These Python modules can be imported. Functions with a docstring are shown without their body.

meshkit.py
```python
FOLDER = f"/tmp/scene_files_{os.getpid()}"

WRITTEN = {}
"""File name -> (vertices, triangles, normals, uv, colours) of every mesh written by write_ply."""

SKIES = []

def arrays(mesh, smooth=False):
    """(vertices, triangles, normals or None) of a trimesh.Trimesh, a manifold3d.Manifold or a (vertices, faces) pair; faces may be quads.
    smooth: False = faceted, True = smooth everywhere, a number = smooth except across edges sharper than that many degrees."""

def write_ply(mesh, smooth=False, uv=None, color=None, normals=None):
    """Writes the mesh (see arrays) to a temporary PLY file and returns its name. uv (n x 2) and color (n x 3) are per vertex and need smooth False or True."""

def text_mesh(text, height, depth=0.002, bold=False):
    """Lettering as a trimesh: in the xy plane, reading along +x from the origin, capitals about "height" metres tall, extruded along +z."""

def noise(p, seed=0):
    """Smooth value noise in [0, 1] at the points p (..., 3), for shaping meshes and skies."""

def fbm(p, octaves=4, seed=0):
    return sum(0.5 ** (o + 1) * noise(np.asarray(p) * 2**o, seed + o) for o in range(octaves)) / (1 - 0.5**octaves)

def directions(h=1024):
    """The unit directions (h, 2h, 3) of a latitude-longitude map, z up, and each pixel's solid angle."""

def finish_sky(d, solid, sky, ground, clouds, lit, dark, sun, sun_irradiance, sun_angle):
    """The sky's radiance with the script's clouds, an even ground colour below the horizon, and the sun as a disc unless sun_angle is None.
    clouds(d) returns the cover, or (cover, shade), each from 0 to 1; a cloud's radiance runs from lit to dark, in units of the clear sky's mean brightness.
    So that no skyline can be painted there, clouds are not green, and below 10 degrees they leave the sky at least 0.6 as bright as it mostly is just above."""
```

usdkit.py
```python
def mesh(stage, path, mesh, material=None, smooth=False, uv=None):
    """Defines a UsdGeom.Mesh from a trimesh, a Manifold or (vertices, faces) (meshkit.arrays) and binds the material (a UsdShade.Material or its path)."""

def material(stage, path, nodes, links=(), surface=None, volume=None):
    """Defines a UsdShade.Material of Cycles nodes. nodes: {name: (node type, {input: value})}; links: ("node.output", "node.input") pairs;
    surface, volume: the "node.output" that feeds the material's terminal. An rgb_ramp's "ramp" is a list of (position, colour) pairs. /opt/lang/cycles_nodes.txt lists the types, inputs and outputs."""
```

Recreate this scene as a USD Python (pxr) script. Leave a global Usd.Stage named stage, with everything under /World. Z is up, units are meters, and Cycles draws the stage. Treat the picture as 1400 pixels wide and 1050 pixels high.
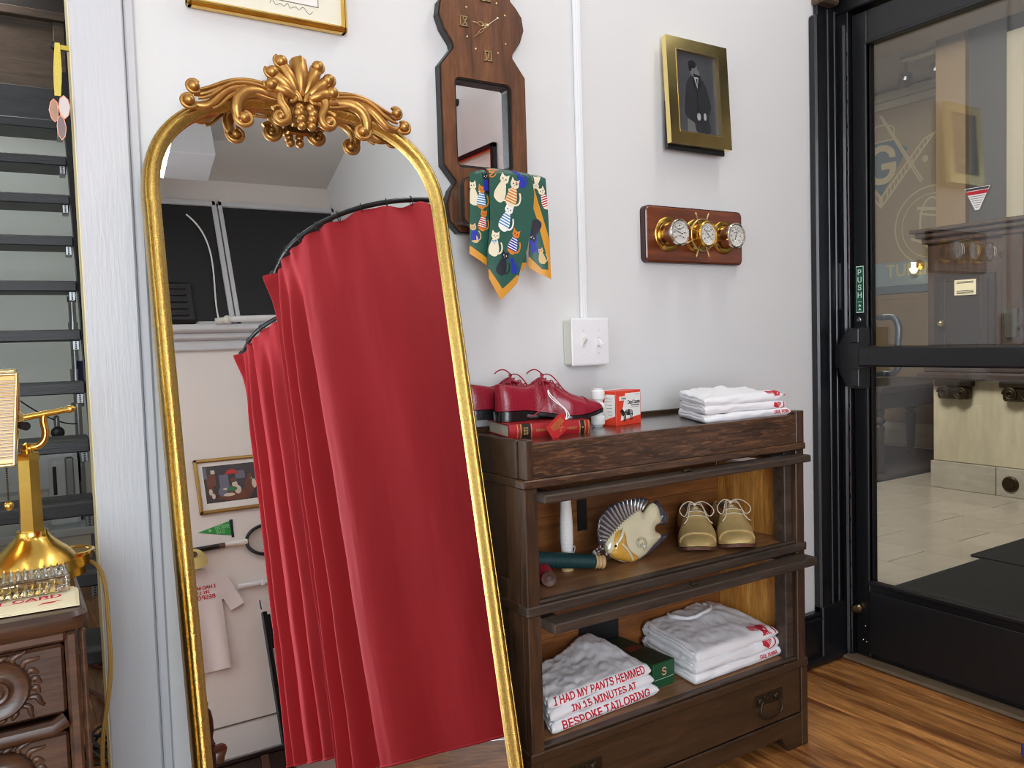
import math, random
import numpy as np
import trimesh
import shapely
from shapely import affinity
from shapely.geometry import Polygon, Point, LineString, box as sbox
from shapely.ops import unary_union
import manifold3d as m3
from pxr import Usd, UsdGeom, UsdLux, UsdShade, Sdf, Gf, Vt
import usdkit
import meshkit

stage = Usd.Stage.CreateInMemory()
UsdGeom.SetStageUpAxis(stage, 'Z')
UsdGeom.SetStageMetersPerUnit(stage, 1.0)
WORLD = UsdGeom.Xform.Define(stage, '/World')
UsdGeom.Scope.Define(stage, '/World/Looks')
rnd = random.Random(7)
rng = np.random.default_rng(7)
PI = math.pi

# ---------------------------------------------------------------- camera
F_PX, YAW, PITCH, ROLL = 1107.52, 0.562525, 0.0528093, -0.0303271
CAM = (-0.880803, -1.705173, 1.088199)
cam = UsdGeom.Camera.Define(stage, '/World/Camera')
_f = np.array([math.sin(YAW) * math.cos(PITCH), math.cos(YAW) * math.cos(PITCH), -math.sin(PITCH)])
_r0 = np.array([math.cos(YAW), -math.sin(YAW), 0.0])
_u0 = np.cross(_r0, _f)
_r = _r0 * math.cos(ROLL) + _u0 * math.sin(ROLL)
_u = -_r0 * math.sin(ROLL) + _u0 * math.cos(ROLL)
cam.AddTransformOp().Set(Gf.Matrix4d(*_r, 0, *_u, 0, *(-_f), 0, *CAM, 1))
cam.CreateHorizontalApertureAttr(36.0)
cam.CreateVerticalApertureAttr(27.0)
cam.CreateFocalLengthAttr(36.0 * F_PX / 1400.0)
cam.CreateFStopAttr(0.0)
cam.CreateFocusDistanceAttr(2.0)
cam.CreateClippingRangeAttr(Gf.Vec2f(0.05, 200))
cam.CreateExposureAttr(-0.08)

# ---------------------------------------------------------------- sky and large lights
dome = UsdLux.DomeLight.Define(stage, '/World/sky')
dome.CreateColorAttr(Gf.Vec3f(0.75, 0.86, 1.0))
dome.CreateIntensityAttr(0.6)

def rect_light(name, pos, target, w, h, color, intensity):
    l = UsdLux.RectLight.Define(stage, '/World/' + name)
    l.CreateWidthAttr(w); l.CreateHeightAttr(h)
    l.CreateColorAttr(Gf.Vec3f(*color)); l.CreateIntensityAttr(intensity)
    p = np.array(pos, float); d = np.array(target, float) - p; d /= np.linalg.norm(d)
    up = np.array([0, 0, 1.0]) if abs(d[2]) < 0.95 else np.array([0, 1.0, 0])
    x = np.cross(d, up); x /= np.linalg.norm(x); y = np.cross(x, d)
    l.AddTransformOp().Set(Gf.Matrix4d(*x, 0, *y, 0, *(-d), 0, *p, 1))
    return l

CEIL = 4.36
# daylight entering through the shop windows on the street side (left wall)
rect_light('shop_window_daylight', (-4.42, -2.0, 1.75), (0, -2.0, 1.4), 3.4, 2.5, (0.80, 0.89, 1.0), 1.0)
rect_light('street_window_daylight', (-1.6, -4.08, 1.6), (-1.6, 0, 1.6), 1.66, 2.4, (0.87, 0.935, 1.0), 9.0)
# ceiling fluorescent fixtures of the shop
LAMPS = [(-0.03, -3.06, -1.3), (-1.9, -3.4, -1.3), (-3.4, -3.4, -1.3), (0.95, -1.5, -0.45)]
for _x, _y0, _y1 in LAMPS:
    rect_light('shop_ceiling_light_%d' % LAMPS.index((_x, _y0, _y1)), (_x, (_y0 + _y1) / 2, 3.565), (_x, (_y0 + _y1) / 2, 0), 0.06, abs(_y1 - _y0), (1.0, 0.985, 0.96), (14.0, 14.0, 14.0, 75.0)[LAMPS.index((_x, _y0, _y1))])
# lobby ceiling light and stairwell ceiling light
rect_light('lobby_ceiling_light', (2.5, 0.9, 3.2), (5.2, 1.6, 0.9), 1.4, 1.0, (1.0, 0.95, 0.86), 34.0)
rect_light('stairwell_light', (-1.4, 2.9, 3.05), (-1.4, 2.5, 0), 1.2, 0.5, (1.0, 0.98, 0.95), 19.0)

# ---------------------------------------------------------------- naming helpers
_used = {}

def numbered(parent, name):
    k = (parent, name)
    n = _used.get(k, 0)
    _used[k] = n + 1
    return name if n == 0 else '%s_%03d' % (name, n)

def tag(path, label=None, cat=None, group=None, kind=None):
    p = stage.GetPrimAtPath(path)
    for key, v in (('label', label), ('category', cat), ('group', group), ('kind', kind)):
        if v:
            p.SetCustomDataByKey(key, v)
    return path

def mat4(loc=(0, 0, 0), rotz=0.0):
    c, s = math.cos(rotz), math.sin(rotz)
    return Gf.Matrix4d(c, s, 0, 0, -s, c, 0, 0, 0, 0, 1, 0, *loc, 1)

def thing(name, label, cat, loc=(0, 0, 0), rotz=0.0, group=None, matrix=None):
    path = '/World/' + numbered('/World', name)
    x = UsdGeom.Xform.Define(stage, path)
    x.AddTransformOp().Set(matrix if matrix is not None else mat4(loc, rotz))
    return tag(path, label, cat, group)

def struct(name, parts=False):
    path = '/World/' + numbered('/World', name)
    UsdGeom.Xform.Define(stage, path)
    return tag(path, kind='structure')

def part(parent, name, mesh, mat, smooth=35, label=None, kind=None):
    path = parent + '/' + numbered(parent, name)
    usdkit.mesh(stage, path, mesh, mat, smooth=smooth)
    tag(path, label=label, kind=kind)
    return path

def solid(name, mesh, mat, label=None, cat=None, group=None, kind=None, smooth=35):
    path = '/World/' + numbered('/World', name)
    usdkit.mesh(stage, path, mesh, mat, smooth=smooth)
    return tag(path, label, cat, group, kind)

def copy_of(src, label, loc, rotz=0.0, group=None):
    base = src.split('/')[-1]
    path = '/World/' + numbered('/World', base)
    was = stage.GetPrimAtPath(src).GetCustomData()
    x = UsdGeom.Xform.Define(stage, path)
    x.GetPrim().GetReferences().AddInternalReference(src)
    x.ClearXformOpOrder()
    op = x.GetPrim().GetAttribute('xformOp:transform')
    x.MakeMatrixXform().Set(mat4(loc, rotz))
    x.GetPrim().SetInstanceable(True)
    return tag(path, label, was['category'], group or was.get('group'))

# ---------------------------------------------------------------- mesh helpers
def cat(ms):
    return trimesh.util.concatenate([m for m in ms if m is not None])

def box(x0, x1, y0, y1, z0, z1, b=0.0):
    x0, x1 = min(x0, x1), max(x0, x1); y0, y1 = min(y0, y1), max(y0, y1); z0, z1 = min(z0, z1), max(z0, z1)
    if b <= 0:
        m = trimesh.creation.box([x1 - x0, y1 - y0, z1 - z0])
        m.apply_translation([(x0 + x1) / 2, (y0 + y1) / 2, (z0 + z1) / 2])
        return m
    b = min(b, (x1 - x0) * .45, (y1 - y0) * .45, (z1 - z0) * .45)
    pts = []
    for sx, x in ((1, x0), (-1, x1)):
        for sy, y in ((1, y0), (-1, y1)):
            for sz, z in ((1, z0), (-1, z1)):
                pts += [(x + sx * b, y + sy * b, z), (x + sx * b, y, z + sz * b), (x, y + sy * b, z + sz * b)]
    return trimesh.convex.convex_hull(np.array(pts))

def frame_of(d):
    d = np.asarray(d, float); d = d / np.linalg.norm(d)
    a = np.cross(d, [0, 0, 1.0]) if abs(d[2]) < .9 else np.cross(d, [1.0, 0, 0])
    a /= np.linalg.norm(a)
    return a, np.cross(d, a), d

def tube(pts, rad, n=10, closed=False, flat=None):
    """Swept round tube with per-point radius; flat=(ka,kb) squashes the section."""
    P = np.asarray(pts, float); N = len(P)
    R = np.broadcast_to(np.asarray(rad, float), (N,))
    T = np.roll(P, -1, 0) - np.roll(P, 1, 0) if closed else np.gradient(P, axis=0)
    T /= np.linalg.norm(T, axis=1, keepdims=True) + 1e-12
    a, b, _ = frame_of(T[0]); A = [a]
    for i in range(1, N):
        a = A[-1] - T[i] * (A[-1] @ T[i]); a /= np.linalg.norm(a) + 1e-12; A.append(a)
    A = np.array(A); B = np.cross(T, A)
    ang = np.arange(n) * 2 * PI / n
    V = P[:, None] + R[:, None, None] * (np.cos(ang)[None, :, None] * A[:, None] + np.sin(ang)[None, :, None] * B[:, None])
    V = V.reshape(-1, 3); F = []
    M = N if closed else N - 1
    i, j = np.meshgrid(np.arange(M), np.arange(n), indexing='ij')
    q = np.stack([i * n + j, i * n + (j + 1) % n, ((i + 1) % N) * n + (j + 1) % n, ((i + 1) % N) * n + j], -1).reshape(-1, 4)
    F = np.vstack([q[:, [0, 1, 2]], q[:, [0, 2, 3]]])
    if not closed:
        c0, c1 = len(V), len(V) + 1
        V = np.vstack([V, P[:1], P[-1:]])
        j = np.arange(n)
        F = np.vstack([F, np.stack([np.full(n, c0), (j + 1) % n, j], 1), np.stack([np.full(n, c1), (N - 1) * n + j, (N - 1) * n + (j + 1) % n], 1)])
    return trimesh.Trimesh(V, F, process=False)

def cyl(p0, p1, r0, r1=None, n=24):
    return tube([p0, p1], [r0, r0 if r1 is None else r1], n)

def lathe(profile, n=32, loc=(0, 0, 0), axis='z'):
    """profile: (radius, height) pairs from bottom to top, closed with the axis."""
    pr = [(max(r, 1e-5), z) for r, z in profile]
    P = np.array(pr); N = len(P); ang = np.arange(n) * 2 * PI / n
    V = np.stack([P[:, None, 0] * np.cos(ang), P[:, None, 0] * np.sin(ang), np.broadcast_to(P[:, None, 1], (N, n))], -1).reshape(-1, 3)
    i, j = np.meshgrid(np.arange(N - 1), np.arange(n), indexing='ij')
    q = np.stack([i * n + j, i * n + (j + 1) % n, (i + 1) * n + (j + 1) % n, (i + 1) * n + j], -1).reshape(-1, 4)
    F = np.vstack([q[:, [0, 1, 2]], q[:, [0, 2, 3]]])
    c0, c1 = len(V), len(V) + 1
    V = np.vstack([V, [[0, 0, P[0, 1]], [0, 0, P[-1, 1]]]]); j = np.arange(n)
    F = np.vstack([F, np.stack([np.full(n, c0), (j + 1) % n, j], 1), np.stack([np.full(n, c1), (N - 1) * n + j, (N - 1) * n + (j + 1) % n], 1)])
    if axis == 'x':
        V = V[:, [2, 0, 1]]
    elif axis == '-y':
        V = np.stack([V[:, 0], -V[:, 2], V[:, 1]], 1)
    return trimesh.Trimesh(V + np.array(loc), F, process=False)

def ring(profile, n=40, loc=(0, 0, 0)):
    """Closed profile turned about the -y axis: a ring without end caps."""
    P = np.array(profile, float); ang = np.arange(n) * 2 * PI / n; N = len(P)
    V = np.stack([P[:, None, 0] * np.cos(ang), np.broadcast_to(-P[:, None, 1], (N, n)), P[:, None, 0] * np.sin(ang)], -1).reshape(-1, 3)
    i, j = np.meshgrid(np.arange(N), np.arange(n), indexing='ij')
    q = np.stack([i * n + j, i * n + (j + 1) % n, ((i + 1) % N) * n + (j + 1) % n, ((i + 1) % N) * n + j], -1).reshape(-1, 4)
    m = trimesh.Trimesh(V + np.array(loc), np.vstack([q[:, [0, 1, 2]], q[:, [0, 2, 3]]]), process=False)
    if m.volume < 0:
        m.invert()
    return m

def ball(c, r, sub=2, sq=(1, 1, 1)):
    m = trimesh.creation.icosphere(subdivisions=sub, radius=1.0)
    m.apply_transform(np.diag([r * sq[0], r * sq[1], r * sq[2], 1.0])); m.apply_translation(c)
    return m

def ext(poly, h):
    gs = [g for g in getattr(poly, 'geoms', [poly]) if g.geom_type == 'Polygon' and g.area > 1e-9]
    return cat([trimesh.creation.extrude_polygon(g, h, engine='earcut') for g in gs])

def xz(m, y=0.0):
    """Extrusion in the plane (x, z): (u, v, w) -> (u, y - w, v), thickness towards the viewer (-y)."""
    m = m.copy(); v = m.vertices
    m.vertices = np.stack([v[:, 0], y - v[:, 2], v[:, 1]], 1)
    return m

def yz(m, x=0.0, flip=False):
    """(u, v, w) -> (x - w, -u, v): lettering read on a face that looks towards -x (u runs to the viewer's right = -y)."""
    m = m.copy(); v = m.vertices
    m.vertices = np.stack([x - v[:, 2], -v[:, 0], v[:, 1]], 1)
    return m

def rot(m, ang, axis, point=(0, 0, 0)):
    m = m.copy(); m.apply_transform(trimesh.transformations.rotation_matrix(ang, axis, point)); return m

def mv(m, d):
    m = m.copy(); m.apply_translation(d); return m

def rrect(x0, x1, y0, y1, r, n=6):
    return sbox(x0 + r, y0 + r, x1 - r, y1 - r).buffer(r, quad_segs=n)

def grid(fn, us, vs, close_v=False):
    """Surface grid from fn(U, V) -> (..., 3)."""
    U, W = np.meshgrid(us, vs, indexing='ij')
    P = fn(U, W); n, m = U.shape
    i, j = np.meshgrid(np.arange(n - 1), np.arange(m if close_v else m - 1), indexing='ij')
    q = np.stack([i * m + j, (i + 1) * m + j, (i + 1) * m + (j + 1) % m, i * m + (j + 1) % m], -1).reshape(-1, 4)
    return trimesh.Trimesh(P.reshape(-1, 3), np.vstack([q[:, [0, 1, 2]], q[:, [0, 2, 3]]]), process=False)

def subdiv(m, size):
    v, f = trimesh.remesh.subdivide_to_size(m.vertices, m.faces, size, max_iter=12)
    return trimesh.Trimesh(v, f, process=False)

def remap(m, fn):
    m = m.copy(); m.vertices = fn(m.vertices); return m

def text(s, h, depth=0.0006, bold=True, width=None):
    m = meshkit.text_mesh(s, h, depth, bold)
    if width:
        w = m.bounds[1][0] - m.bounds[0][0]
        m.vertices[:, 0] = (m.vertices[:, 0] - m.bounds[0][0]) * width / w
    return m

def spiral(c, r0, r1, a0, a1, n=26):
    a = np.linspace(a0, a1, n); r = np.linspace(r0, r1, n)
    return [(c[0] + rr * math.cos(t), c[1] + rr * math.sin(t)) for rr, t in zip(r, a)]

def smooth_curve(pts, n=40):
    from scipy.interpolate import CubicSpline
    P = np.asarray(pts, float)
    t = np.concatenate([[0], np.cumsum(np.linalg.norm(np.diff(P, axis=0), axis=1))])
    return CubicSpline(t, P)(np.linspace(0, t[-1], n))
# ---------------------------------------------------------------- materials
def srgb(r, g, b):
    f = lambda c: (c / 255 / 12.92) if c / 255 <= 0.04045 else ((c / 255 + 0.055) / 1.055) ** 2.4
    return (f(r), f(g), f(b))

def M(name, col, rough=0.5, metal=0.0, bump=0.0, bscale=40.0, var=0.0, vscale=6.0, stretch=(1, 1, 1), coat=0.0, sheen=0.0, ior=1.5, rvar=0.0, space='object', spec=0.5, rndv=0.0, emit=None, estr=0.0, sheen_tint=None, bdist=0.002):
    """Principled look with noise in colour (var), grain (bump) and, per mesh, a random tone (rndv)."""
    n = {'p': ('principled_bsdf', {'base_color': col, 'roughness': rough, 'metallic': metal, 'coat_weight': coat, 'sheen_weight': sheen, 'ior': ior, 'specular_ior_level': spec})}
    if sheen_tint:
        n['p'][1]['sheen_tint'] = sheen_tint
    if emit:
        n['p'][1]['emission_color'] = emit; n['p'][1]['emission_strength'] = estr
    L = []
    if bump or var or rndv or rvar:
        n['tc'] = ('texture_coordinate', {})
        n['mp'] = ('mapping', {'scale': stretch})
        L.append(('tc.object', 'mp.vector'))
    last = None
    if var:
        n['nz'] = ('noise_texture', {'scale': vscale, 'detail': 4.0, 'roughness': 0.6})
        n['rp'] = ('rgb_ramp', {'ramp': [(0.25, tuple(c * (1 - var) for c in col)), (0.75, tuple(min(1, c * (1 + var)) for c in col))]})
        L += [('mp.vector', 'nz.vector'), ('nz.fac', 'rp.fac')]
        last = 'rp.color'
    if rndv:
        n['oi'] = ('object_info', {})
        n['mr'] = ('map_range', {'from_min': 0.0, 'from_max': 1.0, 'to_min': 1 - rndv, 'to_max': 1 + rndv})
        n['hs'] = ('hsv', {'color': col})
        L += [('oi.random', 'mr.value'), ('mr.result', 'hs.value')]
        if last:
            L.append((last, 'hs.color'))
        last = 'hs.color'
    if last:
        L.append((last, 'p.base_color'))
    if bump:
        n['bn'] = ('noise_texture', {'scale': bscale, 'detail': 3.0})
        n['bp'] = ('bump', {'strength': bump, 'distance': bdist})
        L += [('mp.vector', 'bn.vector'), ('bn.fac', 'bp.height'), ('bp.normal', 'p.normal')]
    if rvar:
        n['rn'] = ('noise_texture', {'scale': vscale * 1.7, 'detail': 3.0})
        n['rm'] = ('map_range', {'from_min': 0.3, 'from_max': 0.7, 'to_min': max(0.02, rough - rvar), 'to_max': rough + rvar})
        L += [('mp.vector', 'rn.vector'), ('rn.fac', 'rm.value'), ('rm.result', 'p.roughness')]
    return usdkit.material(stage, '/World/Looks/' + name, n, L, surface='p.BSDF')

def wood(name, dark, light, axis='x', scale=9.0, rough=0.4, coat=0.15, rndv=0.12, streak=14.0, bump=0.25, ray=None, contrast=(0.32, 0.68)):
    """Grain running along the given local axis: a stretched noise for the figure and a finer one for pores."""
    st = {'x': (1, streak, streak), 'y': (streak, 1, streak), 'z': (streak, streak, 1)}[axis]
    mid = tuple((a + b) / 2 for a, b in zip(dark, light))
    n = {'tc': ('texture_coordinate', {}), 'mp': ('mapping', {'scale': st}),
         'oi': ('object_info', {}), 'om': ('math', {'math_type': 'multiply', 'value2': 17.3}), 'ov': ('combine_xyz', {}),
         'ad': ('mix', {'mix_type': 'add', 'fac': 1.0}),
         'nz': ('noise_texture', {'scale': scale / streak * 3.0, 'detail': 5.0, 'roughness': 0.62, 'distortion': 0.6}),
         'rp': ('rgb_ramp', {'ramp': [(contrast[0], dark), (0.5, mid), (contrast[1], light)]}),
         'fn': ('noise_texture', {'scale': scale * 1.6, 'detail': 3.0, 'roughness': 0.7}),
         'fr': ('map_range', {'from_min': 0.35, 'from_max': 0.65, 'to_min': 0.72, 'to_max': 1.12}),
         'mr': ('map_range', {'to_min': 1 - rndv, 'to_max': 1 + rndv}),
         'mu': ('math', {'math_type': 'multiply'}),
         'hs': ('hsv', {}),
         'bp': ('bump', {'strength': bump, 'distance': 0.0015}),
         'p': ('principled_bsdf', {'roughness': rough, 'coat_weight': coat, 'coat_roughness': 0.25})}
    L = [('tc.object', 'mp.vector'), ('oi.random', 'om.value1'), ('om.value', 'ov.x'), ('om.value', 'ov.y'), ('om.value', 'ov.z'), ('mp.vector', 'ad.color1'), ('ov.vector', 'ad.color2'),
         ('ad.color', 'nz.vector'), ('nz.fac', 'rp.fac'), ('ad.color', 'fn.vector'), ('fn.fac', 'fr.value'),
         ('oi.random', 'mr.value'), ('fr.result', 'mu.value1'), ('mr.result', 'mu.value2'), ('mu.value', 'hs.value'),
         ('rp.color', 'hs.color'), ('hs.color', 'p.base_color'), ('fn.fac', 'bp.height'), ('bp.normal', 'p.normal')]
    if ray:          # quarter-sawn ray fleck: short slanting pale flakes
        n['rmp'] = ('mapping', {'rotation': (0, 0.55, 0), 'scale': (14, 60, 95)})
        n['rnz'] = ('noise_texture', {'scale': 1.6, 'detail': 3.0, 'roughness': 0.55, 'distortion': 0.8})
        n['rrr'] = ('map_range', {'from_min': 0.52, 'from_max': 0.66, 'to_min': 0.0, 'to_max': 0.55, 'clamp': True})
        n['rmx'] = ('mix', {'color2': ray})
        L = [l for l in L if l != ('hs.color', 'p.base_color')] + [('tc.object', 'rmp.vector'), ('rmp.vector', 'rnz.vector'), ('rnz.fac', 'rrr.value'), ('rrr.result', 'rmx.fac'), ('hs.color', 'rmx.color1'), ('rmx.color', 'p.base_color')]
    return usdkit.material(stage, '/World/Looks/' + name, n, L, surface='p.BSDF')

S = srgb
WHITE_WALL = M('white_wall_paint', S(225, 225, 224), 0.55, bump=0.35, bscale=9, var=0.012, vscale=2.0, bdist=0.004)
WHITE_TRIM = M('white_trim_paint', S(208, 209, 212), 0.38, bump=0.25, bscale=30, stretch=(6, 6, .5), var=0.015, vscale=3)
CREAM_EDGE = M('cream_edge_paint', S(240, 226, 176), 0.5, bump=0.1)
CEIL_PAINT = M('ceiling_paint', S(205, 203, 198), 0.7, bump=0.2, bscale=12)
FAR_WALL = M('far_wall_paint', S(234, 226, 220), 0.6, bump=0.3, bscale=8, var=0.015, vscale=1.5)
STAIR_WALL = M('stairwell_paint', S(222, 228, 222), 0.6, bump=0.2, bscale=10)
BLACK_PAINT = M('black_gloss_paint', S(19, 20, 24), 0.34, bump=0.3, bscale=25, stretch=(4, 4, .6), coat=0.1, var=0.15, vscale=8)
BLACK_SATIN = M('black_satin_metal', S(26, 26, 28), 0.42, bump=0.05)
BLACK_MATTE = M('blackout_panel', S(26, 27, 30), 0.55, bump=0.1, var=0.1, vscale=3)
IRON = M('black_iron', S(30, 32, 34), 0.4, metal=0.3)
STEEL = M('brushed_steel', S(150, 152, 152), 0.32, metal=1.0, bump=0.05)
GREY_TUBE = M('grey_tube_metal', S(120, 128, 134), 0.35, metal=0.7)
PAINTED_TREAD = M('charcoal_tread_paint', S(66, 66, 68), 0.45, bump=0.5, bscale=22, stretch=(1, 9, 9), var=0.22, vscale=5, rndv=0.1)
BROWN_PANEL = wood('stained_plywood', S(66, 52, 42), S(98, 80, 64), 'x', scale=5, rough=0.5)
OAK = wood('dark_quartered_oak', S(48, 31, 20), S(92, 62, 42), 'x', scale=13, rough=0.36, coat=0.25, rndv=0.08, streak=7, ray=S(132, 94, 64))
OAK_TOP = wood('polished_oak_top', S(44, 30, 22), S(70, 48, 34), 'x', scale=12, rough=0.2, coat=0.5, rndv=0.05, streak=9, bump=0.1)
OAK_V = wood('dark_oak_upright', S(44, 29, 18), S(86, 59, 39), 'z', scale=13, rough=0.4, coat=0.25, rndv=0.1, streak=10)
OAK_RAW = wood('worn_oak_rail', S(40, 32, 27), S(80, 64, 52), 'x', scale=14, rough=0.5, coat=0.05, rndv=0.12, streak=12)
OAK_DEEP = wood('shadow_brown_oak', S(48, 32, 18), S(70, 48, 28), 'x', scale=12, rough=0.42, coat=0.2, rndv=0.05, streak=9)
HONEY = wood('honey_oak', S(168, 106, 42), S(222, 162, 80), 'z', scale=11, rough=0.42, coat=0.2, rndv=0.12, streak=10)
REDDISH = wood('reddish_back_board', S(112, 66, 30), S(160, 102, 52), 'x', scale=6, rough=0.5, coat=0.1, rndv=0.08, streak=7)
SHELF_BR = wood('shelf_brown', S(126, 88, 56), S(162, 118, 80), 'x', scale=7, rough=0.4, coat=0.2, rndv=0.05, streak=8)
FLOOR_W = wood('heart_pine_strip', S(124, 72, 32), S(212, 148, 82), 'y', scale=9, rough=0.36, coat=0.25, rndv=0.2, streak=12, contrast=(0.36, 0.62), bump=0.15)
CLOCK_W = wood('brown_clock_pine', S(84, 50, 28), S(128, 82, 50), 'z', scale=9, rough=0.42, coat=0.15, rndv=0.02, streak=9)
CLOCK_EDGE = M('burnt_black_edge', S(40, 36, 34), 0.4, bump=0.3, bscale=60, var=0.3, vscale=20)
MAHOG = wood('polished_mahogany', S(86, 36, 14), S(132, 68, 34), 'x', scale=6, rough=0.28, coat=0.4, rndv=0.02, streak=6)
MAHOG_EDGE = M('dark_plaque_edge', S(60, 36, 30), 0.35)
DESK_W = wood('carved_walnut', S(54, 32, 20), S(90, 60, 40), 'x', scale=12, rough=0.38, coat=0.25, rndv=0.05, streak=8)
CAB_W = wood('lobby_cabinet_oak', S(54, 40, 33), S(82, 63, 53), 'z', scale=8, rough=0.45, rndv=0.05)
TABLE_W = M('dark_bench_wood', S(44, 38, 36), 0.45, var=0.2)
MIRROR = M('silvered_glass', (0.93, 0.94, 0.935), 0.0, metal=1.0)
GOLD = M('gilt_mirror_frame', S(200, 166, 90), 0.30, metal=1.0, bump=0.8, bscale=380, var=0.3, vscale=190, bdist=0.0012)
GOLD_ANT = M('antique_gilt_resin', S(186, 140, 78), 0.38, metal=0.9, bump=0.3, bscale=150, var=0.25, vscale=30, bdist=0.001)
BRASS = M('polished_brass', S(226, 186, 92), 0.23, metal=1.0, bump=0.06, bscale=20, rvar=0.05)
BRASS_OLD = M('aged_brass_frame', S(244, 222, 150), 0.2, metal=1.0, rvar=0.05, vscale=3)
BRASS_PALE = M('pale_brass_trim', S(226, 204, 150), 0.25, metal=1.0)
COPPER = M('rosy_brass_case', S(206, 172, 142), 0.2, metal=1.0)
SILVER = M('silver_bezel', S(216, 212, 200), 0.15, metal=1.0)
DARK_BRONZE = M('dark_bronze_pull', S(66, 56, 42), 0.45, metal=0.8, bump=0.4, bscale=80)
DIAL = M('white_dial', S(232, 230, 222), 0.5)
INK = M('black_ink', S(30, 28, 28), 0.6)
GREY_INK = M('grey_ink', S(120, 118, 112), 0.6)
COTTON = M('white_cotton', S(238, 238, 240), 0.85, bump=0.35, bscale=900, sheen=0.15, bdist=0.0005)
RED_PRINT = M('red_shirt_print', S(196, 40, 56), 0.7)
RED_LEATHER = M('red_pebbled_leather', S(140, 18, 40), 0.30, bump=0.8, bscale=230, coat=0.15, var=0.14, vscale=14, bdist=0.0008)
GOLD_LEATHER = M('champagne_leather', S(212, 184, 124), 0.34, metal=0.25, bump=0.35, bscale=200, coat=0.1, var=0.1, vscale=25, bdist=0.0006)
TAN_LINING = M('tan_lining', S(196, 158, 108), 0.6)
GREY_LINING = M('taupe_lining', S(120, 100, 88), 0.65)
BLACK_SOLE = M('black_sole_edge', S(22, 22, 24), 0.25, coat=0.3)
BROWN_SOLE = M('brown_sole_edge', S(96, 62, 46), 0.4)
RED_LACE = M('red_cord', S(160, 30, 52), 0.7)
CREAM_LACE = M('cream_cord', S(232, 222, 200), 0.7)
WHITE_STRING = M('white_string', S(244, 240, 236), 0.7)
RED_BOOK = M('red_book_cloth', S(164, 26, 32), 0.45, bump=0.2, bscale=300)
PAGES = M('page_block', S(232, 222, 200), 0.8, bump=0.5, bscale=60, stretch=(.3, .3, 20))
GILT_PRINT = M('gilt_stamp', S(212, 178, 104), 0.35, metal=0.7)
BLACK_PRINT = M('black_stamp', S(24, 22, 22), 0.5)
RED_TAG = M('red_card_tag', S(196, 40, 40), 0.6)
ORANGE_BOX = M('orange_red_card', S(226, 66, 40), 0.45)
BOX_WHITE = M('white_card', S(240, 238, 232), 0.5)
BOX_GREY = M('grey_print', S(150, 150, 148), 0.6)
THREAD_W = M('white_thread', S(240, 240, 236), 0.6, bump=0.7, bscale=40, stretch=(.2, .2, 14), bdist=0.002)
THREAD_N = M('navy_thread', S(24, 30, 72), 0.6, bump=0.7, bscale=40, stretch=(.2, .2, 14), bdist=0.002)
THREAD_G = M('deep_green_thread', S(12, 56, 58), 0.55, bump=0.8, bscale=50, stretch=(14, .2, .2), bdist=0.002)
THREAD_R = M('red_thread', S(186, 34, 48), 0.6, bump=0.8, bscale=50, stretch=(14, .2, .2), bdist=0.002)
SPOOL_WOOD = M('pale_spool_wood', S(200, 166, 116), 0.5, var=0.15, vscale=30)
SPOOL_DARK = M('dark_spool_end', S(92, 62, 52), 0.5, var=0.2, vscale=40)
GREEN_BOX = M('green_box_card', S(24, 82, 48), 0.45, var=0.1, vscale=20)
GREEN_TOP = M('dark_green_box_top', S(34, 48, 30), 0.5, var=0.1)
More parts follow.
